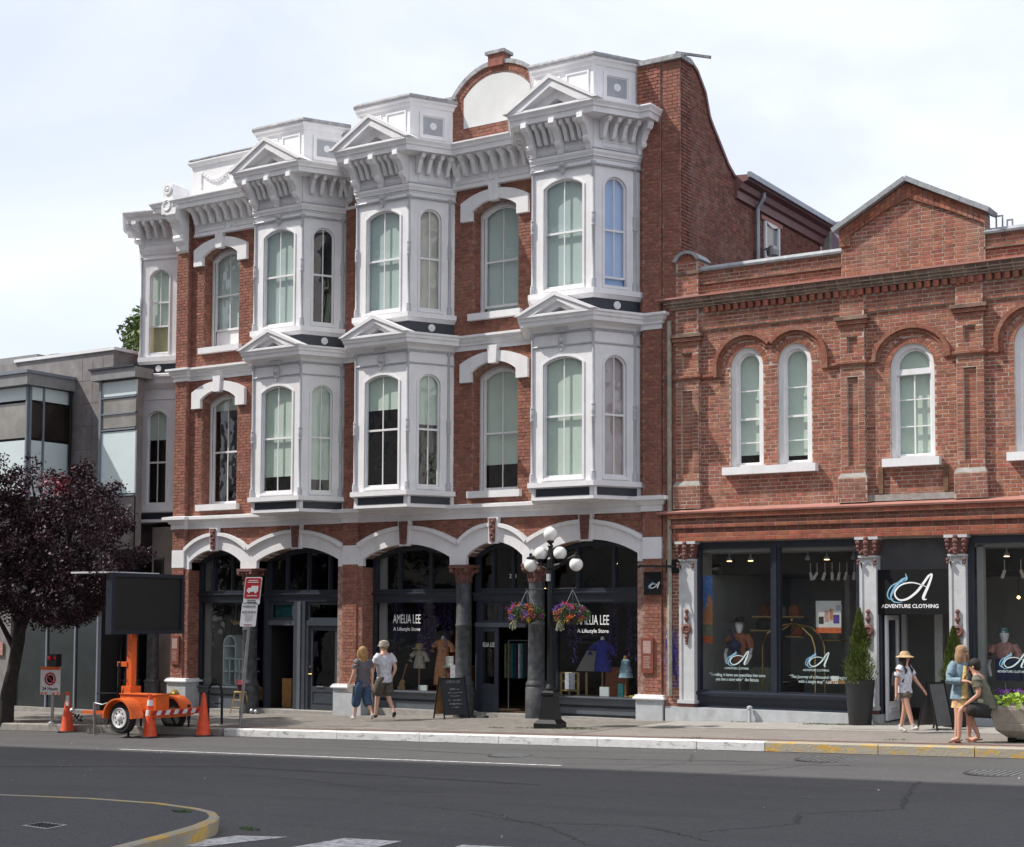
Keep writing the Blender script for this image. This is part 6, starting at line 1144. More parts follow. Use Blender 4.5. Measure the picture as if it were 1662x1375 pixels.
for b0, b1, mm in ((7.75, 8.1, 'panelgreen'), (5.2, 6.68, 'panelgreen'), (6.75, 7.68, 'darkglass')):
    for y0, y1 in ((-1.34, -.98), (-.90, -.06)): bx('side_panel', (-18.0, -17.95, y0, y1, b0, b1), mm)
for y in (-.94, -.03, -1.37): bx('side_mullion', (-18.0, -17.93, y - .03, y + .03, 5.1, 8.15), 'framegrey')
mb = MB(); mb.tube([(-17.85, -.12, 8.1), (-17.85, -.12, 3.0)], .045, 8); part('downpipe', mb, 'blackiron', LB)
bx('rooftop_unit', (-22.6, -20.6, 1.0, 2.6, 8.7, 9.55), 'fasciagrey'); bx('rooftop_louvre', (-20.5, -19.2, 1.2, 2.6, 8.6, 9.45), 'darkglass')
mb = MB(); mb.lathe((-20.6, 2.2, 9.5), [(.7, 0), (.7, .12), (.001, .2)], 20); part('rooftop_dome', mb, 'galv', LB)
# narrow bay next to the oriel
bx('narrow_bay_core', (-16.5, -15.2, -.25, .0, 3.8, 8.25), 'greytile'); bx('narrow_bay_fascia', (-16.72, -15.05, -.45, .2, 8.25, 8.52), 'fasciagrey'); bx('narrow_bay_flashing', (-16.76, -15.05, -.5, .2, 8.52, 8.57), 'darkblue')
for b0, b1, mm in ((7.82, 8.2, 'panelgreen'), (6.98, 7.74, 'skytint'), (5.25, 6.88, 'panelgreen'), (3.9, 5.15, 'darkglass')): bx('front_panel', (-16.42, -15.15, -.30, -.25, b0, b1), mm)
for z in (7.78, 7.35, 6.93, 5.2): bx('rail', (-16.45, -15.15, -.33, -.25, z - .02, z + .02), 'framegrey')
bx('corner_post', (-16.5, -16.42, -.34, -.2, 3.6, 8.25), 'framegrey')
bx('lower_wall', (-15.35, -14.35, .55, 6, -.6, 4.4), 'stonewarm'); bx('lower_window', (-15.25, -14.9, .52, .56, 2.2, 3.6), 'darkglass'); bx('white_lintel', (-15.9, -14.9, .45, .6, 1.95, 2.05), 'white')
# street level glass
bx('ground_core', (-27, -16.0, -.55, 4, -.6, 3.6), 'dark'); bx('pale_pilaster', (-19.9, -19.3, -.75, -.5, -.6, 2.2), 'greytile'); 
for a0, a1 in ((-19.2, -18.0), (-17.95, -16.9), (-16.85, -16.05)): bx('shop_pane', (a0, a1, -.62, -.56, -.35, 2.0), 'darkglass2'); bx('pane_post', (a1 - .0, a1 + .05, -.66, -.55, -.5, 2.05), 'framegrey')
bx('low_kerb', (-19.3, -16.0, -.75, -.5, -.6, -.35), 'stone')
mb = MB(); mb.lathe((-15.55, .1, -.45), [(.24, 0), (.22, .8), (.25, .85), (.18, .9), (.16, 2.2)], 14); part('dark_column', mb, 'iron', LB); mb = MB(); mb.lathe((-14.95, .25, -.45), [(.2, 0), (.2, .8), (.23, .85), (.16, .9), (.15, 2.2)], 14); part('dark_column', mb, 'iron', LB)
c = MB(); c.box(-20.0, -19.55, -.80, -.77, 1.0, 1.35); o = single('wall_poster', c, 'pink', 'faded pink and white notice on the wall behind the tree trunk', 'poster'); centre(o)
# ============================================================= TREES
def blob_tree(t, poly_, ycen, ydepth, n_cl, n_leaf, size, m, rcl=(.22, .5), seed=1, dens=None, name='crown'):
    random.seed(seed); xs = [p[0] for p in poly_]; zs = [p[1] for p in poly_]
    def inside(x, z):
        c = False; j = len(poly_) - 1
        for i in range(len(poly_)):
            xi, zi = poly_[i]; xj, zj = poly_[j]
            if (zi > z) != (zj > z) and x < (xj - xi) * (z - zi) / (zj - zi) + xi: c = not c
            j = i
        return c
    mb = MB(); k = 0; cl = []
    while k < n_cl:
        x = random.uniform(min(xs), max(xs)); z = random.uniform(min(zs), max(zs))
        if not inside(x, z): continue
        f = 1 - abs((z - min(zs)) / (max(zs) - min(zs)) * 2 - .9) ** 2.2 * .75
        dy = random.uniform(-1, 1) * ydepth * max(.15, f); cl.append((Vector((x - 1.0 * dy, ycen + dy, z)), random.uniform(*rcl))); k += 1
    for c, r in cl:
        for _ in range(n_leaf // n_cl):
            d = Vector((random.gauss(0, 1), random.gauss(0, 1), random.gauss(0, .8))).normalized() * r * random.random() ** .45
            mb.leaf(c + d, size * random.uniform(.6, 1.25))
    part(name, mb, m, t, kind='stuff'); return cl
t = root('plum_tree', (-14.31, -4.84, gz(-14.3)), 'dark purple leaved tree at the kerb on the far left', 'tree')
poly_ = [(-17.8, 5.0), (-16.4, 5.9), (-15.2, 5.3), (-14.3, 5.25), (-13.95, 5.15), (-13.5, 4.7), (-12.9, 5.0), (-12.3, 5.25), (-11.9, 5.2), (-11.6, 4.75), (-11.1, 4.75), (-10.8, 4.3), (-10.35, 3.75), (-10.1, 3.5), (-10.5, 3.1), (-10.9, 2.6), (-11.6, 2.15), (-12.6, 1.85), (-13.6, 2.0), (-14.8, 2.15), (-16.2, 1.9), (-17.8, 2.4)]
cl = blob_tree(t, poly_, -4.75, 1.7, 430, 76000, .05, 'plum', (.16, .38), 4)
random.seed(9); mb = MB()       # wispy leaders on top
for x0, z0, x1, z1 in ((-13.9, 5.0, -13.72, 5.75), (-14.9, 5.2, -15.0, 5.85), (-12.1, 5.1, -11.95, 5.5), (-11.3, 4.6, -11.0, 5.0), (-14.4, 5.1, -14.35, 5.5), (-13.4, 4.8, -13.1, 5.35), (-16.2, 5.6, -16.0, 6.3)):
    for i in range(260):
        f = random.random(); mb.leaf((x0 + (x1 - x0) * f + random.gauss(0, .09) * (1.15 - f), -4.7 + random.gauss(0, .15), z0 + (z1 - z0) * f + random.gauss(0, .05)), .045)
part('top_shoots', mb, 'plum', t, kind='stuff')
mb = MB()
for i in range(260): mb.leaf((-11.9 + random.gauss(0, .22), -5.5 + random.gauss(0, .25), 4.9 + random.gauss(0, .16)), .045)
part('red_new_leaves', mb, 'plumnew', t, kind='stuff', label='patch of bright red young leaves')
mb = MB(); mb.tube([(-14.36, -4.84, gz(-14.3) - .05), (-14.28, -4.84, .3), (-14.12, -4.82, .9), (-14.0, -4.8, 1.5), (-13.9, -4.8, 2.4)], [.20, .155, .14, .14, .12], 10); part('trunk', mb, 'bark', t, smooth=True)
random.seed(6)
for q in ([(-14.05, -4.8, 1.2), (-14.5, -4.9, 1.9), (-15.3, -4.9, 3.0)], [(-14.0, -4.8, 1.5), (-13.3, -5.0, 2.4), (-12.4, -5.0, 3.2), (-11.4, -4.9, 3.9)], [(-13.9, -4.8, 2.2), (-13.8, -4.3, 3.4), (-13.8, -4.7, 5.2)], [(-14.1, -4.8, 1.3), (-14.3, -4.2, 2.4), (-15.0, -4.0, 4.0), (-15.1, -4.5, 5.3)], [(-13.9, -4.8, 2.3), (-12.9, -4.4, 3.6), (-12.2, -4.6, 4.9)]):
    mb = MB(); mb.tube(q, [.085, .06, .04, .02][:len(q)] if len(q) == 4 else [.08, .05, .02], 7); part('branch', mb, 'bark', t)
t = root('green_tree', (-24.2, 8, -.5), 'green leafy tree top showing beyond the left corner of the tall building', 'tree')
blob_tree(t, [(-25.3, 7.5), (-25.0, 9.6), (-24.5, 10.9), (-24.1, 12.0), (-23.6, 12.2), (-22, 12.0), (-21.5, 7.5)], 8, 1.5, 150, 20000, .11, 'leafgreen', (.4, .7), 8)
mb = MB(); mb.tube([(-24, 8, -.5), (-24, 8, 8), (-23.8, 8, 11)], [.25, .18, .06], 8); part('trunk', mb, 'bark', t)
def fir(px, py, zt, zb, rb, lab, seed):
    t = root('fir_planter', (px, py, gz(px)), lab, 'planter'); g = gz(px)
    mb = MB(); mb.lathe((px, py, g), [(.195, 0), (.21, .02), (.275, zb - g), (.255, zb - g), (.24, zb - g - .06), (.001, zb - g - .07)], 24); part('pot', mb, 'potblack', t, smooth=True)
    t2 = root('potted_conifer', (px, py, zb - .06), lab.replace('black pot holding', 'clipped').replace('planter', 'tree'), 'conifer')
    random.seed(seed); mb = MB()
    for i in range(7500):
        f = random.random() ** .8; z = zb - .04 + f * (zt - zb); r = rb * (1 - f) ** .8 * (.95 + .5 * noise.noise(Vector((seed + 3 * f * 4, i % 7, 0)))) * random.random() ** .35; a = random.uniform(0, 2 * pi)
        r *= 1 + .55 * noise.noise(Vector((cos(a) * 1.6, sin(a) * 1.6, z * 4 + seed)))
        p = Vector((px + r * cos(a), py + r * sin(a), z)); d = Vector((cos(a) * .7 + random.gauss(0, .25), sin(a) * .7 + random.gauss(0, .25), .8)).normalized() * random.uniform(.025, .05); e = d.cross(UP).normalized() * .011
        mb.add([p - d - e, p - d + e, p + d], [(0, 1, 2)])
    part('foliage', mb, 'conifer', t2, kind='stuff'); mb = MB(); mb.tube([(px, py, zb - .06), (px, py, zt - .15)], [.03, .008], 6); part('trunk', mb, 'bark', t2)
fir(4.30, -.38, 2.32, .94, .34, 'tall black pot holding a cone shaped fir left of the shop door', 2); fir(6.08, -.42, 1.98, .94, .30, 'tall black pot holding a narrower fir right of the shop door, behind the standing woman', 5)

t = root('purple_roof_screen', (1.8, 8.0, 8), 'purple grey cloth screen on the roof behind the brick gable', 'screen'); mb = MB(); mb.box(.3, 3.4, 8.0, 8.1, 9.5, 11.98); part('cloth', mb, 'purplecloth', t); mb = MB(); mb.box(.42, .62, 7.8, 8.0, 9.5, 11.75); part('post', mb, 'stone', t)
# ============================================================= STREET OBJECTS
# cluster street lamp
LX, LY = -.95, -2.89; g = gz(LX)
t = root('street_lamp', (LX, LY, g), 'black cast iron street lamp with five white globes and flower baskets', 'street lamp')
def sq(mb, prof, rot=0.0, n=4):
    mb.lathe((0, 0, 0), [(r * (sqrt(2) if n == 4 else 1), z) for r, z in prof], n); R_ = Matrix.Rotation(rot + (pi / 4 if n == 4 else pi / 8), 3, 'Z'); mb.v = [tuple(R_ @ Vector(v) + Vector((LX, LY, 0))) for v in mb.v]; return mb
mb = sq(MB(), [(.24, g - .02), (.24, g + .10), (.17, g + .17), (.165, g + .2), (.12, g + .62), (.135, g + .64), (.135, g + .68), (.09, g + .72)], radians(8)); part('pedestal', mb, 'blackiron', t)
mb = sq(MB(), [(.10, g + .70), (.105, g + .76), (.07, g + .84), (.063, g + 1.0), (.055, 2.2), (.05, 3.0), (.075, 3.03), (.075, 3.2), (.05, 3.24), (.04, 3.42), (.06, 3.46), (.03, 3.5), (.07, 3.53), (.07, 3.56)], 0, 8); part('shaft', mb, 'blackiron', t)
for s_ in (-1, 1):
    mb = MB(); x = LX + (.575 if s_ > 0 else -.45); mb.tube([(LX, LY, 3.06), (LX + s_ * .2, LY, 3.10), (x - s_ * .07, LY, 3.25), (x, LY, 3.27)], [.04, .03, .025, .03], 8); mb.lathe((x, LY, 3.215), [(.085, 0), (.08, .03), (.03, .05), (.03, .1), (.001, .12)], 12)
    for k in range(3): mb.ball((LX + s_ * (.1 + .08 * k), LY, 3.05 + .03 * k), .035, 6)
    part('arm', mb, 'blackiron', t)
    mb = MB(); mb.ball((x, LY, 3.095), .13, 20); part('globe', mb, 'globe', t, smooth=True)
    mb = MB(); x = LX + s_ * .21; y = LY + s_ * .01; mb.tube([(LX, LY, 3.0), (x - s_ * .03, y, 3.06), (x, y, 3.18)], [.035, .025, .03], 8); mb.lathe((x, y, 3.16), [(.03, 0), (.075, .03), (.08, .05)], 12); part('arm', mb, 'blackiron', t)
    mb = MB(); mb.ball((x, y, 3.315), .13, 20); part('globe', mb, 'globe', t, smooth=True)
mb = MB(); mb.ball((LX, LY, 3.685), .135, 20); part('globe', mb, 'globe', t, smooth=True)
mb = MB(); mb.tube([(LX - .55, LY, 2.62), (LX + .57, LY, 2.64)], .014, 6); mb.ball((LX - .55, LY, 2.62), .025, 6); mb.ball((LX + .57, LY, 2.64), .025, 6); part('basket_arm', mb, 'rubber', t)
mb = MB(); mb.box(LX - .035, LX + .035, LY - .1, LY - .05, 2.78, 2.92); part('sensor_box', mb, 'panelgrey', t)
def basket(x, y, z, lab, seed):
    random.seed(seed); t = root('hanging_basket', (x, y, z - .2), lab, 'flower basket')
    mb = MB()
    for i in range(3): a = i * 2.1; mb.tube([(x, y, 2.62), (x + .22 * cos(a), y + .22 * sin(a), z + .05)], .005, 4)
    part('hanger', mb, 'metalgrey', t); mb = MB(); mb.lathe((x, y, z - .2), [(.05, 0), (.18, .06), (.25, .2)], 12); part('basket', mb, 'c_pack', t)
    mb = MB()
    for i in range(2600):
        a = random.uniform(0, 2 * pi); th = random.uniform(-.55, 1.5); r = random.uniform(.24, .36); mb.leaf((x + r * cos(a) * cos(th), y + r * sin(a) * cos(th), z - .02 + r * .62 * sin(th)), .022)
    part('foliage', mb, 'darkleaf', t, kind='stuff')
    for m_, n, ac, w in (('fl_purple', 240, 3.9, 1.2), ('fl_blue', 240, 3.3, 1.0), ('fl_red', 150, 5.5, .8), ('fl_red', 90, 3.0, .4), ('fl_orange', 110, 4.7, .5), ('fl_yellow', 50, 5.2, 1.0), ('fl_pink', 80, 4.2, .8)):
        mb = MB()
        for k in range(max(3, n // 26)):
            a = ac + random.gauss(0, w); th = random.uniform(-.4, 1.0) if m_ != 'fl_yellow' else -.5
            c = Vector((x + .35 * cos(a) * cos(th), y + .35 * sin(a) * cos(th), z + .23 * sin(th)))
            for i in range(26): mb.leaf(c + Vector((random.gauss(0, 1), random.gauss(0, 1), random.gauss(0, 1))) * .028, .017)
        part('flowers', mb, m_, t, kind='stuff')
    mb = MB()
    for i in range(9):
        a = 3.6 + random.gauss(0, .5); p = Vector((x + .25 * cos(a), y + .25 * sin(a), z - .12)); pts_ = [p]
        for k in range(4): p = p + Vector((random.uniform(-.05, .02), random.uniform(-.02, .02), -random.uniform(.03, .06))); pts_.append(p)
        mb.tube(pts_, .008, 4)
        for q in pts_[1:]: mb.leaf(q, .02)
    part('trailing_stems', mb, 'tendril', t, kind='stuff')
basket(LX - .53, LY, 2.15, 'left hanging flower basket on the lamp post, with a trailing pale vine', 3); basket(LX + .50, LY, 2.15, 'right hanging flower basket on the lamp post, red and purple blooms', 8)
# message board trailer
t = root('message_trailer', (-9.1, -5.45, rz_(-9.1)), 'orange wheeled trailer carrying a large blank black message board', 'trailer')
BX = -9.38
mb = MB(); mb.box(BX - .12, BX, -6.3, -4.26, 1.70, 2.96); mb.box(BX, BX + .05, -6.3, -6.22, 1.70, 2.96); mb.box(BX, BX + .05, -4.34, -4.26, 1.70, 2.96); mb.box(BX, BX + .05, -6.22, -4.34, 1.70, 1.78); mb.box(BX, BX + .05, -6.22, -4.34, 2.88, 2.96); part('board_case', mb, 'navytrim2', t)
mb = MB(); mb.box(BX, BX + .012, -6.22, -4.34, 1.78, 2.88); part('screen', mb, 'screen', t)
mb = MB(); mb.box(BX - 1.12, BX - .05, -6.36, -4.9, 2.95, 2.985); part('solar_panel', mb, 'reflwhite', t); mb = MB(); mb.box(BX - 1.06, BX - .16, -6.3, -4.9, 2.92, 2.95); part('panel_underside', mb, 'navytrim2', t); mb = MB(); mb.box(BX - .35, BX - .16, -5.9, -5.3, 2.80, 2.90); part('tilt_bracket', mb, 'orange', t)
mb = MB(); mb.box(-9.72, -9.58, -5.50, -5.36, .30, 2.2); part('mast', mb, 'orange', t); mb = MB(); mb.box(-9.78, -9.52, -5.58, -5.28, .38, .62); part('mast_foot', mb, 'orange', t)
mb = MB(); mb.box(-9.98, -9.70, -5.52, -5.42, 1.02, 1.12); part('winch_bracket', mb, 'orange', t); mb = MB(); mb.tube([(-9.93, -5.5, 1.1), (-9.94, -5.5, .42)], .035, 8); part('lift_cylinder', mb, 'blackiron', t)
mb = MB(); mb.tube([(-9.9, -5.48, 1.65), (-9.88, -5.52, 1.0), (-9.92, -5.55, .5), (-9.85, -5.6, .2)], .014, 6); mb.tube([(-9.8, -5.48, .9), (-9.7, -5.55, .7), (-9.75, -5.6, .4)], .012, 6); part('cable', mb, 'black', t)
mb = MB(); mb.tube([(-10.6, -5.5, .44), (-9.6, -5.5, .47)], .015, 6); part('crank_handle', mb, 'black', t)
mb = MB(); mb.box(-9.55, -8.52, -5.82, -5.45, .10, .47); part('battery_box', mb, 'orange', t); mb = MB(); mb.box(-9.57, -8.50, -5.84, -5.43, .47, .485); part('box_lid', mb, 'orange', t); mb = MB(); mb.box(-8.70, -8.66, -5.86, -5.83, .36, .50); part('latch', mb, 'black', t)
mb = MB(); mb.box(-9.6, -8.42, -5.92, -4.95, .02, .10); part('chassis', mb, 'orange', t)
n = 12
for i in range(n):
    y0 = -6.05 + i * (1.45 / n); mb = MB(); F = Fr((-8.40, 0, 0), (0, 1, 0)); w = 1.45 / n; mb.fprism(F, [(y0, .08), (y0 + w, .08), (y0 + w + .05, .17), (y0 + .05, .17)], 0, .01); part('reflective_stripe', mb, 'reflwhite' if i % 2 else 'red', t)
mb = MB(); mb.box(-8.44, -8.40, -6.08, -4.5, .06, .19); part('rear_bumper', mb, 'orange', t)
for y, lab in ((-6.15, 1), (-4.75, 0)):
    c = (-9.1, y, .018)
    mb = MB(); mb.lathe((c[0], c[1] + .09, c[2]), [(.2, 0), (.29, .0), (.32, .03), (.325, .09), (.32, .15), (.29, .18), (.2, .18)], 32, axis=(0, -1, 0)); wh = part('wheel', mb, 'rubber', t, smooth=True)
    F = Fr((0, y, 0)); A = [(c[0] - .42, c[2] - .02)] + circ(c[0], c[2], .42, 165, 15, .40, 14) + [(c[0] + .44, c[2] + .0)]; B = [(c[0] - .38, c[2] - .02)] + circ(c[0], c[2], .385, 165, 15, .365, 14) + [(c[0] + .38, c[2] - .0)]
    mb = MB(); mb.strip(F, A, B, -.16, .17); part('fender', mb, 'orange', t)
    if not lab: continue
    mb = MB(); mb.lathe((c[0], c[1] - .07, c[2]), [(.205, 0), (.21, .035), (.19, .04), (.175, .026), (.07, .024), (.06, .05), (.04, .06), (.001, .06)], 24, axis=(0, -1, 0)); rm = part('rim', mb, 'reflwhite', wh, smooth=True)
    mb = MB()
    for i in range(8): a = 2 * pi * i / 8; mb.lathe((c[0] + .125 * cos(a), c[1] - .093, c[2] + .125 * sin(a)), [(.018, 0), (.018, .006)], 8, axis=(0, -1, 0))
    part('vent_hole', mb, 'black', wh, kind='stuff')
mb = MB(); F = Fr((0, -5.9, 0)); mb.fprism(F, [(c[0] - .38, .0), (c[0] - .25, .3), (c[0], .40), (c[0] + .25, .3), (c[0] + .45, .02)][::-1], -.02, .0); part('fender_skirt', mb, 'orange', t)
mb = MB(); mb.tube([(-9.1, -6.1, .018), (-9.1, -4.8, .018)], .035, 8); part('axle', mb, 'rubber', t)
mb = MB(); mb.beam((-11.0, -5.5, .03), (-9.5, -5.5, .06), .08, .07); part('drawbar', mb, 'orange', t); mb = MB(); mb.beam((-11.3, -5.5, .03), (-10.4, -5.5, .03), .06, .06); mb.lathe((-11.35, -5.5, .02), [(.05, 0), (.06, .04), (.03, .08)], 10); part('coupler', mb, 'galv', t)
random.seed(14); mb = MB()
for i in range(14): mb.ball((-11.2 + random.uniform(-.12, .15), -5.5 + random.uniform(-.06, .06), -.08 + random.uniform(-.1, .08)), .026, 5)
part('safety_chain', mb, 'rubber', t, kind='stuff')
for x, y in ((-10.48, -5.66), (-9.15, -5.95 + .0), (-8.5, -4.9), (-9.9, -4.9)):
    g_ = rz_(x); mb = MB(); mb.tube([(x, y, g_), (x, y, .22)], .024, 8); mb.box(x - .06, x + .06, y - .05, y + .05, g_, g_ + .015); mb.tube([(x, y, g_ + .3), (x, y, .25)], .034, 8); part('jack_stand', mb, 'galv' if x < -10 else 'rubber', t)
mb = MB(); mb.tube([(-10.48, -5.66, .25), (-10.25, -5.66, .22), (-10.1, -5.66, .26)], .014, 6); part('jack_crank', mb, 'galv', t); mb = MB(); mb.lathe((-10.15, -5.6, -.12), [(.07, 0), (.07, .05)], 14, axis=(0, -1, 0)); part('jockey_wheel', mb, 'rubber', t)
# cones
def cone(x, y, lab, bands, lean=0.0):
    g_ = rz_(x); t = root('traffic_cone', (x, y, g_), lab, 'traffic cone', 'traffic cones round the trailer')
    mb = MB(); mb.lathe((x, y, g_ + .02), [(.155, 0), (.145, .02), (.04, .80), (.034, .85), (.001, .86)], 20); part('cone_body', mb, 'cone', t, smooth=True)
    mb = MB(); mb.lathe((x, y, g_), [(.27, 0), (.27, .025), (.16, .035)], 4); part('base', mb, 'rubber', t)
    for z0, z1 in bands: mb = MB(); r = lambda z: .147 - (z - .02) * .1346 + .002; mb.lathe((x, y, g_ + .02), [(r(z0), z0), (r(z1), z1)], 20); part('reflective_band', mb, 'reflwhite', t)
    return t
c1 = cone(-11.9, -5.15, 'traffic cone left of the trailer hitch, with a torn white patch', []); mb = MB(); mb.box(-11.87, -11.80, -5.23, -5.20, .12, .34); part('torn_band', mb, 'reflwhite', c1)
mb = MB(); mb.tube([(-11.95, -5.18, .42), (-12.02, -5.2, .36), (-12.03, -5.2, .25)], .008, 5); part('loop', mb, 'orange', c1)
cone(-8.57, -5.92, 'traffic cone with two white bands in front of the trailer box', [(.62, .74), (.42, .54)]); cone(-7.79, -5.2, 'plain orange traffic cone right of the trailer, beside the bike rack', [])
# parking sign with passenger zone plates
t = root('parking_sign', (-7.34, -4.62, gz(-7.3)), 'leaning grey pole with a red truck sign over a white passenger zone sign', 'sign'); mb = MB(); mb.tube([(-7.34, -4.62, gz(-7.3) - .05), (-7.02, -4.62, 2.84)], .034, 10); part('pole', mb, 'metalgrey', t, smooth=True)
FS = Fr((-7.06, -4.68, 0), (.93, .36, 0))
def plate(b0, b1, w, m, name, sh):
    mb = MB(); mb.fprism(FS, [(-w / 2 + .02 + b0 * .09 + sh, b0), (w / 2 - .02 + b0 * .09 + sh, b0 - .0), (w / 2 + b0 * .09 + sh, b0 + .02), (w / 2 + b1 * .09 + sh, b1 - .02), (w / 2 - .02 + b1 * .09 + sh, b1), (-w / 2 + .02 + b1 * .09 + sh, b1), (-w / 2 + b1 * .09 + sh, b1 - .02), (-w / 2 + b0 * .09 + sh, b0 + .02)], .0, .012); return part(name, mb, m, t)
sh = -.17
plate(2.32, 2.88, .36, 'signwhite', 'top_plate', sh); plate(2.44, 2.86, .33, 'red', 'red_field', sh - .0); 
for o in t.children:
    if o.name.startswith('red_field'): o.location = o.location + FS.n * .004
def fl(q, m, name, c=.017): mb = MB(); mb.fprism(FS, [(a + b * .09 + sh, b) for a, b in q], c, c + .002); part(name, mb, m, t)
fl([(-.12, 2.58), (.12, 2.58), (.12, 2.70), (-.03, 2.70), (-.03, 2.66), (-.09, 2.66), (-.12, 2.62)], 'signwhite', 'truck_symbol'); fl([(-.09, 2.55), (-.05, 2.55), (-.05, 2.58), (-.09, 2.58)], 'signwhite', 'truck_wheel'); fl([(.05, 2.55), (.09, 2.55), (.09, 2.58), (.05, 2.58)], 'signwhite', 'truck_wheel')
for z, w in ((2.80, .10), (2.765, .12), (2.49, .11)): fl([(-w, z), (w, z), (w, z + .016), (-w, z + .016)], 'signwhite', 'lettering_line')
for z, w in ((2.39, .09), (2.355, .10)): fl([(-w, z), (w, z), (w, z + .014), (-w, z + .014)], 'black', 'lettering_line', .014)
plate(1.87, 2.36, .34, 'signwhite', 'zone_plate', sh - .03)
sh = -.20; text('zone_lettering', 'PASSENGER', FS, 2.26 * .09 + sh, 2.26, .014, .062, 'c_pack', t, sx=.85); text('zone_lettering', 'ZONE', FS, 2.14 * .09 + sh, 2.14, .014, .075, 'c_pack', t)
for s_ in (-1, 1): fl([(s_ * .12, 2.19), (s_ * .15, 2.165), (s_ * .12, 2.14)][::s_], 'black', 'arrow', .014)
for z, w in ((2.10, .1), (2.065, .08), (2.03, .09), (1.995, .06)): fl([(-w, z), (w, z), (w, z + .012), (-w, z + .012)], 'panelgrey', 'lettering_line', .014)
fl([(-.09, 1.90), (.09, 1.90), (.09, 1.915), (-.09, 1.915)], 'red', 'lettering_line', .014)
# no parking sign
t = root('no_parking_sign', (-12.73, -4.87, gz(-12.7)), 'white and red temporary no parking sign reading 24 Hours beside the tree', 'sign'); g_ = gz(-12.73); mb = MB(); mb.tube([(-12.73, -4.87, g_), (-12.70, -4.87, 1.0)], .035, 10); mb.lathe((-12.73, -4.87, g_), [(.10, 0), (.09, .03), (.04, .06)], 12); part('post', mb, 'galv', t)
FN = Fr((-12.73, -4.93, 0), (.96, .28, 0)); mb = MB(); mb.fbox(FN, -.25, .25, .32, .94, 0, .02); part('board', mb, 'signwhite', t); mb = MB(); mb.fbox(FN, -.25, .25, .87, .94, .02, .024); part('red_band', mb, 'fl_orange', t)
for i in range(5): mb = MB(); mb.fprism(FN, [(-.25 + i * .1, .32), (-.2 + i * .1, .32), (-.16 + i * .1, .38), (-.21 + i * .1, .38)], .02, .023); part('hazard_stripe', mb, 'fl_orange' if i != 2 else 'signwhite', t)
mb = MB(); mb.strip(FN, circ(0, .67, .145, 0, 360, None, 24), circ(0, .67, .105, 0, 360, None, 24), .02, .024); mb.beam(FN.p(-.09, .76, .023), FN.p(.09, .58, .023), .006, .03); part('prohibition_ring', mb, 'red', t); mb = MB(); mb.lathe(FN.p(0, .67, .019), [(.09, 0), (.09, .002)], 20, axis=FN.n); part('dark_disc', mb, 'black', t)
text('sign_lettering', '24 Hours', FN, 0, .42, .022, .105, 'black', t, bold=.002)
t2 = root('parking_meter', (-12.66, -4.86, .95), 'black meter head with a red light above the 24 Hours sign', 'parking meter'); mb = MB(); mb.box(-12.80, -12.54, -4.95, -4.80, .94, 1.22); part('meter_head', mb, 'blackiron', t2); mb = MB(); mb.ball((-12.75, -4.96, 1.13), .045, 10); part('red_lens', mb, 'redlight', t2); mb = MB(); mb.ball((-12.58, -4.95, 1.14), .035, 10); part('red_lens', mb, 'redlight', t2)
# bike rack, stool
t = root('bike_rack', (-8.6, -4.0, gz(-8.6)), 'black hoop bicycle rack on the pavement right of the trailer', 'bike rack'); g_ = gz(-8.6); u = Vector((.75, .2, 0)) * .42
p0 = Vector((-8.78, -4.05, g_)); pts_ = [p0, p0 + UP * .68] + [p0 + u * (.5 - .5 * cos(a)) + UP * (.68 + .22 * sin(a)) for a in (pi * .2, pi * .4, pi * .6, pi * .8)] + [p0 + u + UP * .68, p0 + u]
mb = MB(); mb.tube(pts_, .027, 8); part('hoop', mb, 'blackiron', t, smooth=True); mb = MB(); mb.tube([p0 + UP * .45, p0 + u + UP * .45], .012, 6); part('crossbar', mb, 'blackiron', t)
for q in (p0, p0 + u): mb = MB(); mb.lathe(q, [(.07, 0), (.07, .012)], 12); part('foot_plate', mb, 'blackiron', t)
t = root('wooden_stool', (-11.5, -.15, gz(-11.5)), 'pale wooden stool by the column of the small left shop', 'stool'); g_ = gz(-11.5)
for a in ((-1, -1), (1, -1), (-1, 1), (1, 1)): mb = MB(); mb.beam((-11.5 + a[0] * .17, -.15 + a[1] * .17, g_), (-11.5 + a[0] * .09, -.15 + a[1] * .09, g_ + .52), .03, .03); part('leg', mb, 'tan', t)
mb = MB(); mb.lathe((-11.5, -.15, g_ + .51), [(.15, 0), (.16, .02), (.15, .035)], 16); part('seat', mb, 'tan', t)
for z in (.15, .33): mb = MB(); w = .16 - z * .13; mb.box(-11.5 - w, -11.5 + w, -.15 - w - .01, -.15 - w + .01, g_ + z, g_ + z + .02); part('rung', mb, 'tan', t)
t = root('flower_pot', (-11.5, -.15, g_ + .545), 'dark pot with magenta flowers standing on the wooden stool', 'flower pot'); mb = MB(); mb.lathe((-11.5, -.15, g_ + .545), [(.06, 0), (.09, .16)], 12); part('pot', mb, 'maroon', t); mb = MB(); random.seed(2)
for i in range(120): mb.leaf((-11.5 + random.gauss(0, .07), -.15 + random.gauss(0, .07), g_ + .76 + random.gauss(0, .04)), .022)
part('flowers', mb, 'fl_pink', t, kind='stuff')
mb = MB(); mb.ball((-11.15, -.1, g_ + .07), .07, 10); mb.ball((-11.0, -.12, g_ + .06), .06, 10); o = single('metal_bowls', mb, 'galv', 'shiny metal ornaments on the ground right of the stool', 'ornament'); centre(o)
mb = MB(); mb.box(-4.52, -4.22, -.30, -.12, gz(-4.4), gz(-4.4) + .06); o = single('door_box', mb, 'iron', 'small dark dish on the pavement right of the chalkboard', 'dish'); centre(o)
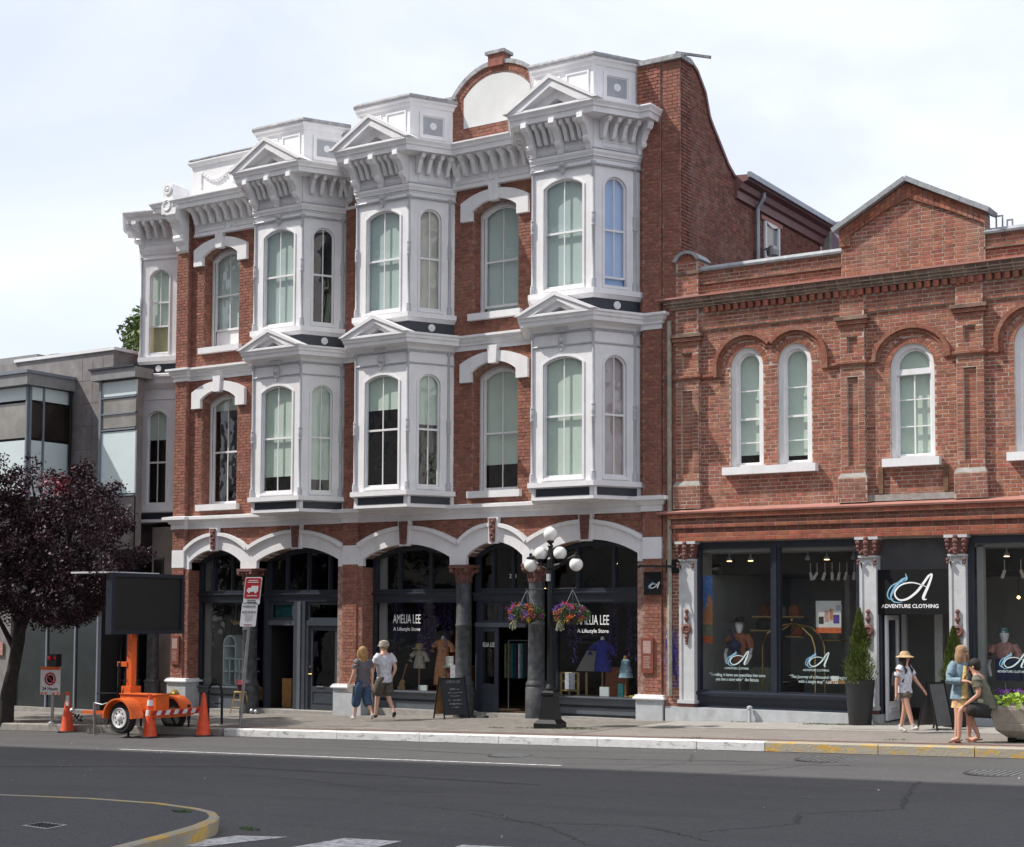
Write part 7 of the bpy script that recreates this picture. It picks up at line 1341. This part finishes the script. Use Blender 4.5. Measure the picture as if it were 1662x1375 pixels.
# A boards
def aboard(p, u, w, h, spread, mf, mb_, lab, chalk):
    g_ = gz(p[0]); u = Vector((*u, 0)).normalized(); n = Vector((u.y, -u.x, 0)); t = root('a_board', (p[0], p[1], g_), lab, 'a board'); P0 = Vector((p[0], p[1], g_))
    for s_, m_ in ((1, mf), (-1, mb_)):
        a = P0 + n * spread * s_; top_ = P0 + UP * h + n * .02 * s_
        def q(f, z): return a.lerp(top_, z) + u * f
        mb = MB(); mb.add([q(0, .1), q(w, .1), q(w, .97), q(0, .97)] + [v - n * .012 * s_ for v in (q(0, .1), q(w, .1), q(w, .97), q(0, .97))], [(0, 1, 2, 3), (7, 6, 5, 4), (0, 4, 5, 1), (1, 5, 6, 2), (2, 6, 7, 3), (3, 7, 4, 0)]); part('panel', mb, m_ if s_ == 1 else mb_, t)
        for f in (0, w): mb = MB(); mb.beam(q(f, 0), q(f, 1.02), .025, .025); part('leg', mb, 'blackiron', t)
        mb = MB(); mb.beam(q(0, .97), q(w, .97), .025, .025); part('rail', mb, 'blackiron', t)
    if chalk:
        mt = (a, top_); random.seed(5); F = Fr(P0 + n * (spread + .004), u, n); sl = (spread - .02) / h
        me = text('chalk_lettering', 'AMELIA LEE', Fr(P0 + n * (.02 + sl * h * .12 + .012), u, n), w / 2, h * .86, 0, .085, 'chalk', t, sx=.8)
        for k, (z, ww) in enumerate(((.70, .2), (.62, .3), (.54, .22), (.44, .32), (.35, .28), (.27, .18))):
            mb = MB(); c0 = .02 + (spread - .02) * (1 - z) + .006; Fk = Fr(P0 + n * c0, u, n); xx = w / 2 - ww / 2
            while xx < w / 2 + ww / 2: l = random.uniform(.02, .05); mb.fbox(Fk, xx, xx + l, z * h + random.uniform(-.005, .005), z * h + random.uniform(.008, .03), 0, .002); xx += l + .012
            part('chalk_line', mb, 'chalk', t, kind='stuff')
aboard((-5.12, -.72), (.42, .91), .62, .90, .24, 'board', 'wood', 'folding black chalkboard with tan back outside the dress shop', True)
aboard((5.95, -1.55), (.25, .97), .5, .85, .2, 'boardgrey', 'boardgrey', 'grey folding board beside the standing woman, outside the clothing shop', False)
# concrete planter
t = root('concrete_planter', (8.35, -3.45, gz(8.35)), 'wide chunky concrete planter cut off by the right edge', 'planter'); cx, cy = 8.42, -3.42; g_ = gz(cx)
mb = MB(); mb.lathe((cx, cy, g_ + .04), [(.62, 0), (.86, .14), (.90, .24), (.90, .25), (.885, .255), (.90, .26), (.98, .46), (.98, .52), (.84, .52), (.80, .42), (.001, .42)], 4); R_ = Matrix.Rotation(pi / 4 + .0, 3, 'Z'); mb.v = [tuple(R_ @ (Vector(v) - Vector((cx, cy, 0))) + Vector((cx, cy, 0))) for v in mb.v]; o = part('tub', mb, 'precast', t)
mod = o.modifiers.new('bevel', 'BEVEL'); mod.width = .045; mod.segments = 3; mod.limit_method = 'ANGLE'; mod.angle_limit = radians(60)
for dx in (-.4, .4): mb = MB(); mb.box(cx + dx - .06, cx + dx + .06, cy - .5, cy + .5, g_, g_ + .06); part('foot', mb, 'black', t)
random.seed(12); mb = MB(); md = MB()
for i in range(900):
    x = cx + random.uniform(-.72, .72); y = cy + random.uniform(-.72, .72); z = g_ + .58 + random.uniform(0, .16); e = max(abs(x - cx), abs(y - cy)) / .72
    if e > .75: z -= random.uniform(0, .08)
    (mb if random.random() < .75 else md).leaf((x, y, z), random.uniform(.03, .06))
t3 = root('planter_flowers', (cx, cy, g_ + .5), 'lime green leaves and mixed bright flowers filling the concrete planter', 'plants'); part('lime_foliage', mb, 'lime', t3, kind='stuff'); part('dark_foliage', md, 'darkleaf', t3, kind='stuff')
for m_, xs_, n in (('fl_purple', (-.62, -.3), 9), ('fl_orange', (-.1, .6), 9), ('fl_red', (-.2, .5), 5), ('fl_yellow', (-.1, .4), 5), ('fl_white', (.2, .6), 3)):
    mb = MB()
    for k in range(n):
        c = Vector((cx + random.uniform(*xs_), cy + random.uniform(-.6, .4), g_ + .75 + random.uniform(-.02, .07)))
        for i in range(22): mb.leaf(c + Vector((random.gauss(0, 1), random.gauss(0, 1), random.gauss(0, .6))) * .025, .018)
    part('flowers', mb, m_, t3, kind='stuff')
# gull
t = root('gull', (11.4, 30, 22.2), 'tiny distant gull gliding in the sky right of the tall building', 'bird')
mb = MB(); mb.lathe((11.4, 30, 22.2), [(.001, -.25), (.07, -.1), (.08, .1), (.03, .28), (.001, .32)], 8, axis=(1, .2, .1)); part('body', mb, 'panelgrey', t)
for s_ in (-1, 1): mb = MB(); mb.add([(11.3, 30, 22.22), (11.5, 30, 22.22), (11.45, 30 + s_ * .35, 22.42), (11.2, 30 + s_ * .7, 22.30), (11.3, 30 + s_ * .35, 22.40)], [(0, 1, 2, 3, 4)]); part('wing', mb, 'panelgrey', t)
# ============================================================= PEOPLE
def skin(name, V, E, Rr, m_, parent, sub=2, root_i=0):
    me = bpy.data.meshes.new(name); me.from_pydata([tuple(v) for v in V], E, []); ob = bpy.data.objects.new(name, me); COL.objects.link(ob)
    ob.modifiers.new('skin', 'SKIN')
    if not me.skin_vertices: raise RuntimeError('no skin layer')
    for i, r in enumerate(Rr):
        r = r if isinstance(r, tuple) else (r, r); me.skin_vertices[0].data[i].radius = r; me.skin_vertices[0].data[i].use_root = (i == root_i)
    s_ = ob.modifiers.new('sub', 'SUBSURF'); s_.levels = sub; s_.render_levels = sub
    m2 = bpy.data.meshes.new_from_object(ob.evaluated_get(bpy.context.evaluated_depsgraph_get())); bpy.data.objects.remove(ob)
    m2.materials.clear(); m2.materials.append(M[m_]); m2.name = name
    for p in m2.polygons: p.use_smooth = True
    return part(name, m2, None, parent)
def person(label, base, H, face, J, skinm, shirt, pants, shoe, hair, opts={}):
    """J: joints as fractions of H in (right, forward, up)"""
    f = Vector((*face, 0)).normalized(); r = Vector((f.y, -f.x, 0)); B = Vector(base)
    W_ = lambda q: B + (r * q[0] + f * q[1] + UP * q[2]) * H
    t = root('person', base, label, 'person')
    D = dict(pelvis=(0, 0, .52), waist=(0, .0, .60), chest=(0, .0, .72), upper=(0, 0, .79), neck=(0, .005, .845), jaw=(0, .02, .885), head=(0, .012, .93), crown=(0, .0, .965),
             shL=(-.105, 0, .805), shR=(.105, 0, .805), elL=(-.135, -.01, .64), elR=(.135, -.01, .64), wrL=(-.135, .03, .50), wrR=(.135, .03, .50),
             hipL=(-.055, 0, .50), hipR=(.055, 0, .50), knL=(-.055, .01, .28), knR=(.055, .01, .28), anL=(-.055, -.01, .045), anR=(.055, -.01, .045), toL=(-.06, .07, .02), toR=(.06, .07, .02)); D.update(J)
    names = list(D); V = [W_(D[n]) for n in names]; ix = {n: i for i, n in enumerate(names)}
    R0 = dict(pelvis=(.064, .064), waist=(.054, .054), chest=(.056, .056), upper=(.046, .046), neck=.036, jaw=(.038, .045), head=(.046, .054), crown=(.035, .042), shL=.040, shR=.040, elL=.024, elR=.024, wrL=.017, wrR=.017, hipL=.052, hipR=.052, knL=.034, knR=.034, anL=.021, anR=.021, toL=.018, toR=.018)
    k = opts.get('bulk', 1.0); Rr = [tuple(H * c * (k if n in ('pelvis', 'waist', 'chest', 'hipL', 'hipR') else 1) for c in (R0[n] if isinstance(R0[n], tuple) else (R0[n],) * 2)) for n in names]
    E = [('pelvis', 'waist'), ('waist', 'chest'), ('chest', 'upper'), ('upper', 'neck'), ('neck', 'jaw'), ('jaw', 'head'), ('head', 'crown')]
    for s_ in 'LR': E += [('upper', 'sh' + s_), ('sh' + s_, 'el' + s_), ('el' + s_, 'wr' + s_), ('pelvis', 'hip' + s_), ('hip' + s_, 'kn' + s_), ('kn' + s_, 'an' + s_), ('an' + s_, 'to' + s_)]
    E = [(ix[a], ix[b]) for a, b in E]
    # hands: palm and five fingers
    for s_, sg in (('L', -1), ('R', 1)):
        w = V[ix['wr' + s_]]; e = V[ix['el' + s_]]; d = (w - e).normalized(); side = d.cross(UP); side = side.normalized() if side.length > .1 else r; nrm = side.cross(d)
        palm = w + d * .045 * H; V.append(palm); Rr.append((.020 * H, .012 * H)); pi_ = len(V) - 1; E.append((ix['wr' + s_], pi_))
        for j, (o, L) in enumerate(((-.015, .036), (-.005, .042), (.005, .040), (.014, .032))):
            a = palm + side * o * H + d * .012 * H; b = a + d * L * .55 * H - nrm * .004 * H; c = b + d * L * .4 * H - nrm * .014 * H * opts.get('curl', 1)
            n0 = len(V); V += [a, b, c]; Rr += [(.006 * H,) * 2, (.0055 * H,) * 2, (.0045 * H,) * 2]; E += [(pi_, n0), (n0, n0 + 1), (n0 + 1, n0 + 2)]
        n0 = len(V); a = palm - side * sg * .018 * H - d * .012 * H; V += [a, a - side * sg * .008 * H + d * .024 * H]; Rr += [(.007 * H,) * 2, (.005 * H,) * 2]; E += [(pi_, n0), (n0, n0 + 1)]
    # nose
    hf = opts.get('look', None); lf = Vector((*hf, 0)).normalized() if hf else f; lr = Vector((lf.y, -lf.x, 0))
    hc = W_(D['head'])
    body = skin('body', V, E, Rr, skinm, t, 2, ix['pelvis'])
    mb = MB(); mb.ball(hc + lf * .056 * H - UP * .012 * H, .010 * H, 8, sz=1.5); part('nose', mb, skinm, body, smooth=True)
    for sg in (-1, 1):
        mb = MB(); mb.ball(hc + lf * .048 * H + lr * sg * .018 * H + UP * .004 * H, .006 * H, 8); part('eye', mb, 'black', body); mb = MB(); mb.ball(hc + lr * sg * .049 * H - UP * .01 * H - lf * .004 * H, .012 * H, 8, sz=1.3); part('ear', mb, skinm, body, smooth=True)
    mb = MB(); mb.beam(hc + lf * .05 * H - lr * .014 * H - UP * .034 * H, hc + lf * .05 * H + lr * .014 * H - UP * .034 * H, .004 * H, .006 * H); part('mouth', mb, 'fl_pink' if 'woman' in label else 'rust', body)
    # shirt
    def cl(name, ns, es, ad, m_, sub=2, over={}):
        vs = [W_(D[n]) if isinstance(n, str) else W_(n) for n in ns]; rr = []
        for n in ns:
            b0 = R0.get(n, .05) if isinstance(n, str) else .05; b0 = over.get(n, b0) if isinstance(n, str) else over.get(ns.index(n), .05); b0 = b0 if isinstance(b0, tuple) else (b0, b0); rr.append(tuple((c * 1.12 * (k if n in ('pelvis', 'waist', 'chest') else 1) + ad) * H for c in b0))
        return skin(name, vs, es, rr, m_, t, sub, 0)
    mid = lambda a, b, f_=.5: tuple(Vector(D[a]).lerp(Vector(D[b]), f_))
    sl = opts.get('sleeve', .6); hem = Vector(opts.get('hem', (0, 0, .50))); hr = opts.get('hemr', (.094, .074)); big = 1.06 if opts.get('long') else 1.0
    up_, ch_, wa_, ne_ = (Vector(D[q]) for q in ('upper', 'chest', 'waist', 'neck'))
    secs = [(hem, hr[0] * 1.07, hr[1] * 1.12), (hem.lerp(wa_, .6), hr[0], hr[1] * 1.04), (wa_, .086 * k, .072 * k), (wa_.lerp(ch_, .5), .090 * k, .076 * k), (ch_, .100 * k, .078 * k), (ch_.lerp(up_, .6), .108 * k, .072), (up_, .108, .062), (up_.lerp(ne_, .35), .098, .050), (up_.lerp(ne_, .62), .064, .044), (up_.lerp(ne_, .85), .040, .038)]
    rings = []; N_ = 22
    for a_, b_ in zip(secs, secs[1:]):
        for q in range(3): t_ = q / 3; rings.append((a_[0].lerp(b_[0], t_), a_[1] + (b_[1] - a_[1]) * t_, a_[2] + (b_[2] - a_[2]) * t_))
    rings.append(secs[-1]); gm = MB(); vs = []
    for c_, rx, ry in rings:
        for q in range(N_):
            a = 2 * pi * q / N_; low = max(0, 1 - (c_.z - hem.z) / .3); fz = 1 + .05 * noise.noise(Vector((cos(a) * 1.7, sin(a) * 1.7, c_.z * 9 + H * 10))) + .06 * low * sin(a * 5 + c_.z * 22)
            vs.append(W_((c_.x + rx * big * cos(a) * fz, c_.y + ry * big * sin(a) * fz, c_.z)))
    gm.add(vs, [(b * N_ + q, b * N_ + (q + 1) % N_, (b + 1) * N_ + (q + 1) % N_, (b + 1) * N_ + q) for b in range(len(rings) - 1) for q in range(N_)])
    for s_, sg in (('L', -1), ('R', 1)):
        s0 = Vector(D['sh' + s_]); pt = [Vector((s0.x * .62, s0.y, s0.z - .012)), Vector((s0.x * .92, s0.y, s0.z - .004)), Vector((s0.x * 1.04, s0.y, s0.z - .026)), Vector(mid('sh' + s_, 'el' + s_, sl * .6)), Vector(mid('sh' + s_, 'el' + s_, sl))]; rr = [.042, .050, .054, .051, .050]
        if opts.get('long'): pt = pt[:3] + [Vector(mid('sh' + s_, 'el' + s_, .6)), Vector(D['el' + s_]), Vector(mid('el' + s_, 'wr' + s_, .5)), Vector(mid('el' + s_, 'wr' + s_, .88))]; rr = [.042, .047, .050, .048, .045, .038, .033]
        gm.tube([W_(q) for q in pt], [q * H for q in rr], 12)
    part(opts.get('shirt_name', 'shirt'), gm, shirt, t, smooth=True)
    # legs wear
    pl = opts.get('pleg', .5); ns = ['pelvis', mid('pelvis', 'waist', .7), 'hipL', 'hipR']; es = [(0, 1), (0, 2), (0, 3)]
    if pl <= 1: ns += [mid('hipL', 'knL', pl), mid('hipR', 'knR', pl)]; es += [(2, 4), (3, 5)]; ov = {1: (.075, .058), 4: opts.get('pr', .05), 5: opts.get('pr', .05)}
    else: ns += ['knL', mid('knL', 'anL', pl - 1), 'knR', mid('knR', 'anR', pl - 1)]; es += [(2, 4), (4, 5), (3, 6), (6, 7)]; ov = {1: (.075, .058), 'knL': .045, 'knR': .045, 5: .045, 7: .045}
    if pants: ov['pelvis'] = (.092, .072); ov['hipL'] = ov['hipR'] = .060; cl(opts.get('pants_name', 'shorts'), ns, es, .016, pants, 2, ov)
    for s_ in 'LR':
        a, b = W_(D['an' + s_]), W_(D['to' + s_]); d = (b - a).normalized(); sole = shoe[1] if isinstance(shoe, tuple) else None; mm = shoe if isinstance(shoe, str) else shoe[0]
        if mm == 'sandal':
            mb = MB(); mb.beam(a - d * .03 * H - UP * .028 * H, b + d * .02 * H - UP * .012 * H, .055 * H, .012 * H); part('sandal', mb, 'sandal', t)
        else:
            h_ = a - d * .028 * H - UP * .012 * H; skin('shoe', [h_, a.lerp(b, .45) - UP * .004 * H, b, a + UP * .015 * H], [(0, 1), (1, 2), (1, 3)], [(.024 * H, .020 * H), (.026 * H, .022 * H), (.024 * H, .016 * H), (.024 * H, .024 * H)], mm, t, 2, 1)
            if opts.get('socks'): mb = MB(); mb.lathe(a, [(.024 * H, -.005 * H), (.026 * H, .05 * H)], 12); part('sock', mb, 'shoe', t)
    # hair
    hm, hk = hair; hl = -lf; random.seed(int(H * 100)); sh_ = MB(); nz = 14
    def strand(a, zt, zb, r0, r1): pass
    hs_ = opts.get('hairs', 1.0); hb = MB(); hb.ball(hc + UP * .022 * H + hl * .012 * H, .060 * H * hs_, 14, sz=.98); hb.ball(hc + hl * .028 * H - UP * .004 * H, .047 * H * hs_, 12)
    if hk == 'long':
        for i in range(22):
            a = radians(-125 + 250 * i / 21); d0 = (hl * cos(a) + lr * sin(a)); L = .17 * H * (1 - .25 * abs(a) / 2.2) * random.uniform(.85, 1.1)
            q0 = hc + UP * .02 * H + d0 * .050 * H; q1 = hc - UP * .04 * H + d0 * .060 * H; q2 = hc - UP * (L * .75) + d0 * .058 * H + hl * .006 * H; q3 = hc - UP * L + d0 * .045 * H + hl * .010 * H
            hb.tube([q0, q1, q2, q3], [.017 * H, .019 * H, .015 * H, .004 * H], 5)
    part('hair', hb, hm, t, smooth=True)
    return t, W_, hc, lf, lr, H
walk = dict(hipL=(-.05, .0, .50), hipR=(.05, 0, .50), knL=(-.05, .075, .285), anL=(-.05, .11, .055), toL=(-.055, .185, .035), knR=(.05, -.03, .275), anR=(.05, -.16, .10), toR=(.055, -.13, .03))
w1 = dict(walk); w1.update(elR=(.13, -.04, .64), wrR=(.12, -.05, .50), elL=(-.135, .02, .645), wrL=(-.14, .085, .535))
t, W_, hc, lf, lr, H = person('woman walking left in a grey tee and wide blue cropped trousers, blond hair', (-6.17, -2.08, gz(-6.2)), 1.60, (-.97, .25), w1, 'skin2', 'c_grey', 'c_denim', 'shoe', ('h_blond', 'long'), dict(sleeve=.55, pleg=1.45, pants_name='trousers', bulk=1.12, hem=(0, 0, .47), hemr=(.098, .078)))
mb = MB(); p = W_((-.16, .10, .46)); mb.add([p + Vector((-.05, .0, -.09)), p + Vector((.09, .02, -.11)), p + Vector((.11, .02, .06)), p + Vector((-.03, 0, .08)), p + Vector((-.05, .03, -.09)), p + Vector((.09, .05, -.11)), p + Vector((.11, .05, .06)), p + Vector((-.03, .03, .08))], [(0, 1, 2, 3), (7, 6, 5, 4), (0, 4, 5, 1), (1, 5, 6, 2), (2, 6, 7, 3), (3, 7, 4, 0)]); o = single('clutch_bag', mb, 'cap', 'pale clutch bag held by the woman in the grey tee', 'bag'); centre(o)
w2 = dict(walk); w2.update(elL=(-.14, .04, .65), wrL=(-.10, .12, .58), elR=(.14, -.05, .65), wrR=(.12, -.0, .54))
t, W_, hc, lf, lr, H = person('man walking left in a white tee, khaki shorts and a beige cap', (-6.02, -1.52, gz(-6)), 1.72, (-.95, .3), w2, 'skin2', 'c_white', 'c_khaki', 'shoeblack', ('h_fair', 'short'), dict(sleeve=.55, pleg=.95, pr=.052, bulk=1.12, hem=(0, 0, .475), hemr=(.10, .082), hairs=.86))
mb = MB(); mb.lathe(hc + UP * .024 * H, [(.066 * H, -.03 * H), (.068 * H, .005 * H), (.056 * H, .040 * H), (.001, .056 * H)], 16); mb.beam(hc + UP * .012 * H + lf * .04 * H, hc + UP * .004 * H + lf * .10 * H, .075 * H, .006 * H); o = single('cap', mb, 'cap', 'beige cap worn by the man in the white tee', 'cap', smooth=True); centre(o)
w3 = dict(hipL=(-.05, .0, .50), hipR=(.05, 0, .50), knL=(-.05, -.03, .28), anL=(-.05, -.085, .05), toL=(-.05, -.005, .022), knR=(.05, .085, .29), anR=(.05, .15, .07), toR=(.05, .225, .075), elL=(-.14, .08, .65), wrL=(-.14, .17, .55), elR=(.13, -.03, .64), wrR=(.14, -.03, .50))
t, W_, hc, lf, lr, H = person('woman walking right in a white tee, brown shorts and straw hat', (5.78, -2.25, gz(5.8)), 1.38, (.96, -.2), w3, 'skin', 'c_white', 'c_brownshort', 'shoe', ('h_dark', 'long'), dict(sleeve=.6, pleg=.45, bulk=1.15, hem=(0, 0, .50), hemr=(.10, .08), socks=True, pr=.06))
mb = MB(); mb.lathe(hc + UP * .02 * H, [(.115 * H, -.012 * H), (.10 * H, .0), (.065 * H, .012 * H), (.06 * H, .04 * H), (.04 * H, .062 * H), (.001, .066 * H)], 20); o = single('straw_hat', mb, 'straw', 'straw bucket hat on the woman walking past the shop door', 'hat', smooth=True); centre(o)
bp_ = root('backpack', W_((0, -.11, .55)), 'dark backpack on the woman in the straw hat', 'backpack'); skin('bag_body', [W_((0, -.105, .56)), W_((0, -.11, .66)), W_((0, -.095, .76))], [(0, 1), (1, 2)], [(.085 * H, .055 * H), (.09 * H, .06 * H), (.07 * H, .045 * H)], 'c_pack', bp_, 2, 1)
for s_ in (-1, 1): mb = MB(); mb.tube([W_((s_ * .07, -.07, .80)), W_((s_ * .072, .0, .865)), W_((s_ * .07, .075, .78)), W_((s_ * .085, .03, .64)), W_((s_ * .08, -.07, .58))], .016 * H, 6); part('strap', mb, 'c_pack', bp_)
w4 = dict(elL=(-.16, .02, .64), wrL=(-.06, .13, .63), elR=(.16, .02, .64), wrR=(.07, .14, .64), anL=(-.10, -.05, .045), knL=(-.075, .0, .28), toL=(-.12, .02, .018), anR=(.085, .02, .045), knR=(.065, .02, .28), toR=(.10, .09, .018))
t, W_, hc, lf, lr, H = person('woman standing in a light denim jacket and yellow dress, holding a phone', (7.33, -4.12, gz(7.3)), 1.50, (.72, -.69), w4, 'skin', 'c_lightdenim', None, 'sandal', ('h_fair', 'long'), dict(long=True, shirt_name='jacket', hem=(0, 0, .45), hemr=(.105, .085), bulk=1.1, curl=1.5, look=(.95, -.3)))
mb = MB(); c = W_((0, 0, 0)); mb.lathe(W_((0, .0, .36)), [(.115 * H, 0), (.105 * H, .07 * H), (.09 * H, .16 * H)], 20, sy=.85); part('dress', mb, 'c_yellow', t, smooth=True); mb = MB(); mb.tube([W_((.02, .085, .46)), W_((.02, .088, .58)), W_((.015, .082, .70)), W_((0, .06, .79))], [.042 * H, .034 * H, .030 * H, .022 * H], 8); part('dress_front', mb, 'c_yellow', t, smooth=True)
mb = MB(); mb.tube([W_((-.05, .08, .81)), W_((.0, .115, .72)), W_((.07, .11, .62))], .008 * H, 5); part('bag_strap', mb, 'leather', t)
mb = MB(); p = W_((-.0, .175, .645)); mb.box(p.x - .02, p.x + .06, p.y - .01, p.y + .03, p.z, p.z + .012); o = single('phone', mb, 'black', 'dark phone held by the woman in the denim jacket', 'phone'); centre(o)
Hs = 1.56
w5 = dict(pelvis=(0, 0, .345), waist=(0, .015, .44), chest=(0, .05, .55), upper=(0, .075, .625), neck=(0, .095, .675), jaw=(0, .12, .715), head=(0, .118, .755), crown=(0, .11, .79), shL=(-.115, .065, .635), shR=(.115, .065, .635), elL=(-.15, .05, .48), elR=(.15, .06, .48), wrL=(-.13, .15, .40), wrR=(.13, .16, .41), hipL=(-.06, .01, .33), hipR=(.06, .01, .33), knL=(-.10, .235, .34), knR=(.10, .20, .31), anL=(-.10, .25, .045), anR=(.11, .09, .045), toL=(-.10, .33, .018), toR=(.11, .17, .018))
t, W_, hc, lf, lr, H = person('man sitting on the planter edge in an olive tee and black shorts, dark hair', (7.70, -4.12, gz(7.7)), Hs, (-.96, -.12), w5, 'skin', 'c_olive', 'c_black', 'sandal', ('h_dark', 'short'), dict(sleeve=.55, pleg=.8, pr=.058, hem=(0, -.015, .345), hemr=(.108, .088), bulk=1.12))
mb = MB(); mb.ball(hc + lf * .035 * H - UP * .045 * H, .026 * H, 8); part('beard', mb, 'h_dark', t, smooth=True)
print('objects', len(bpy.data.objects), 'tris~', sum(len(o.data.polygons) for o in bpy.data.objects if o.type == 'MESH') * 2)
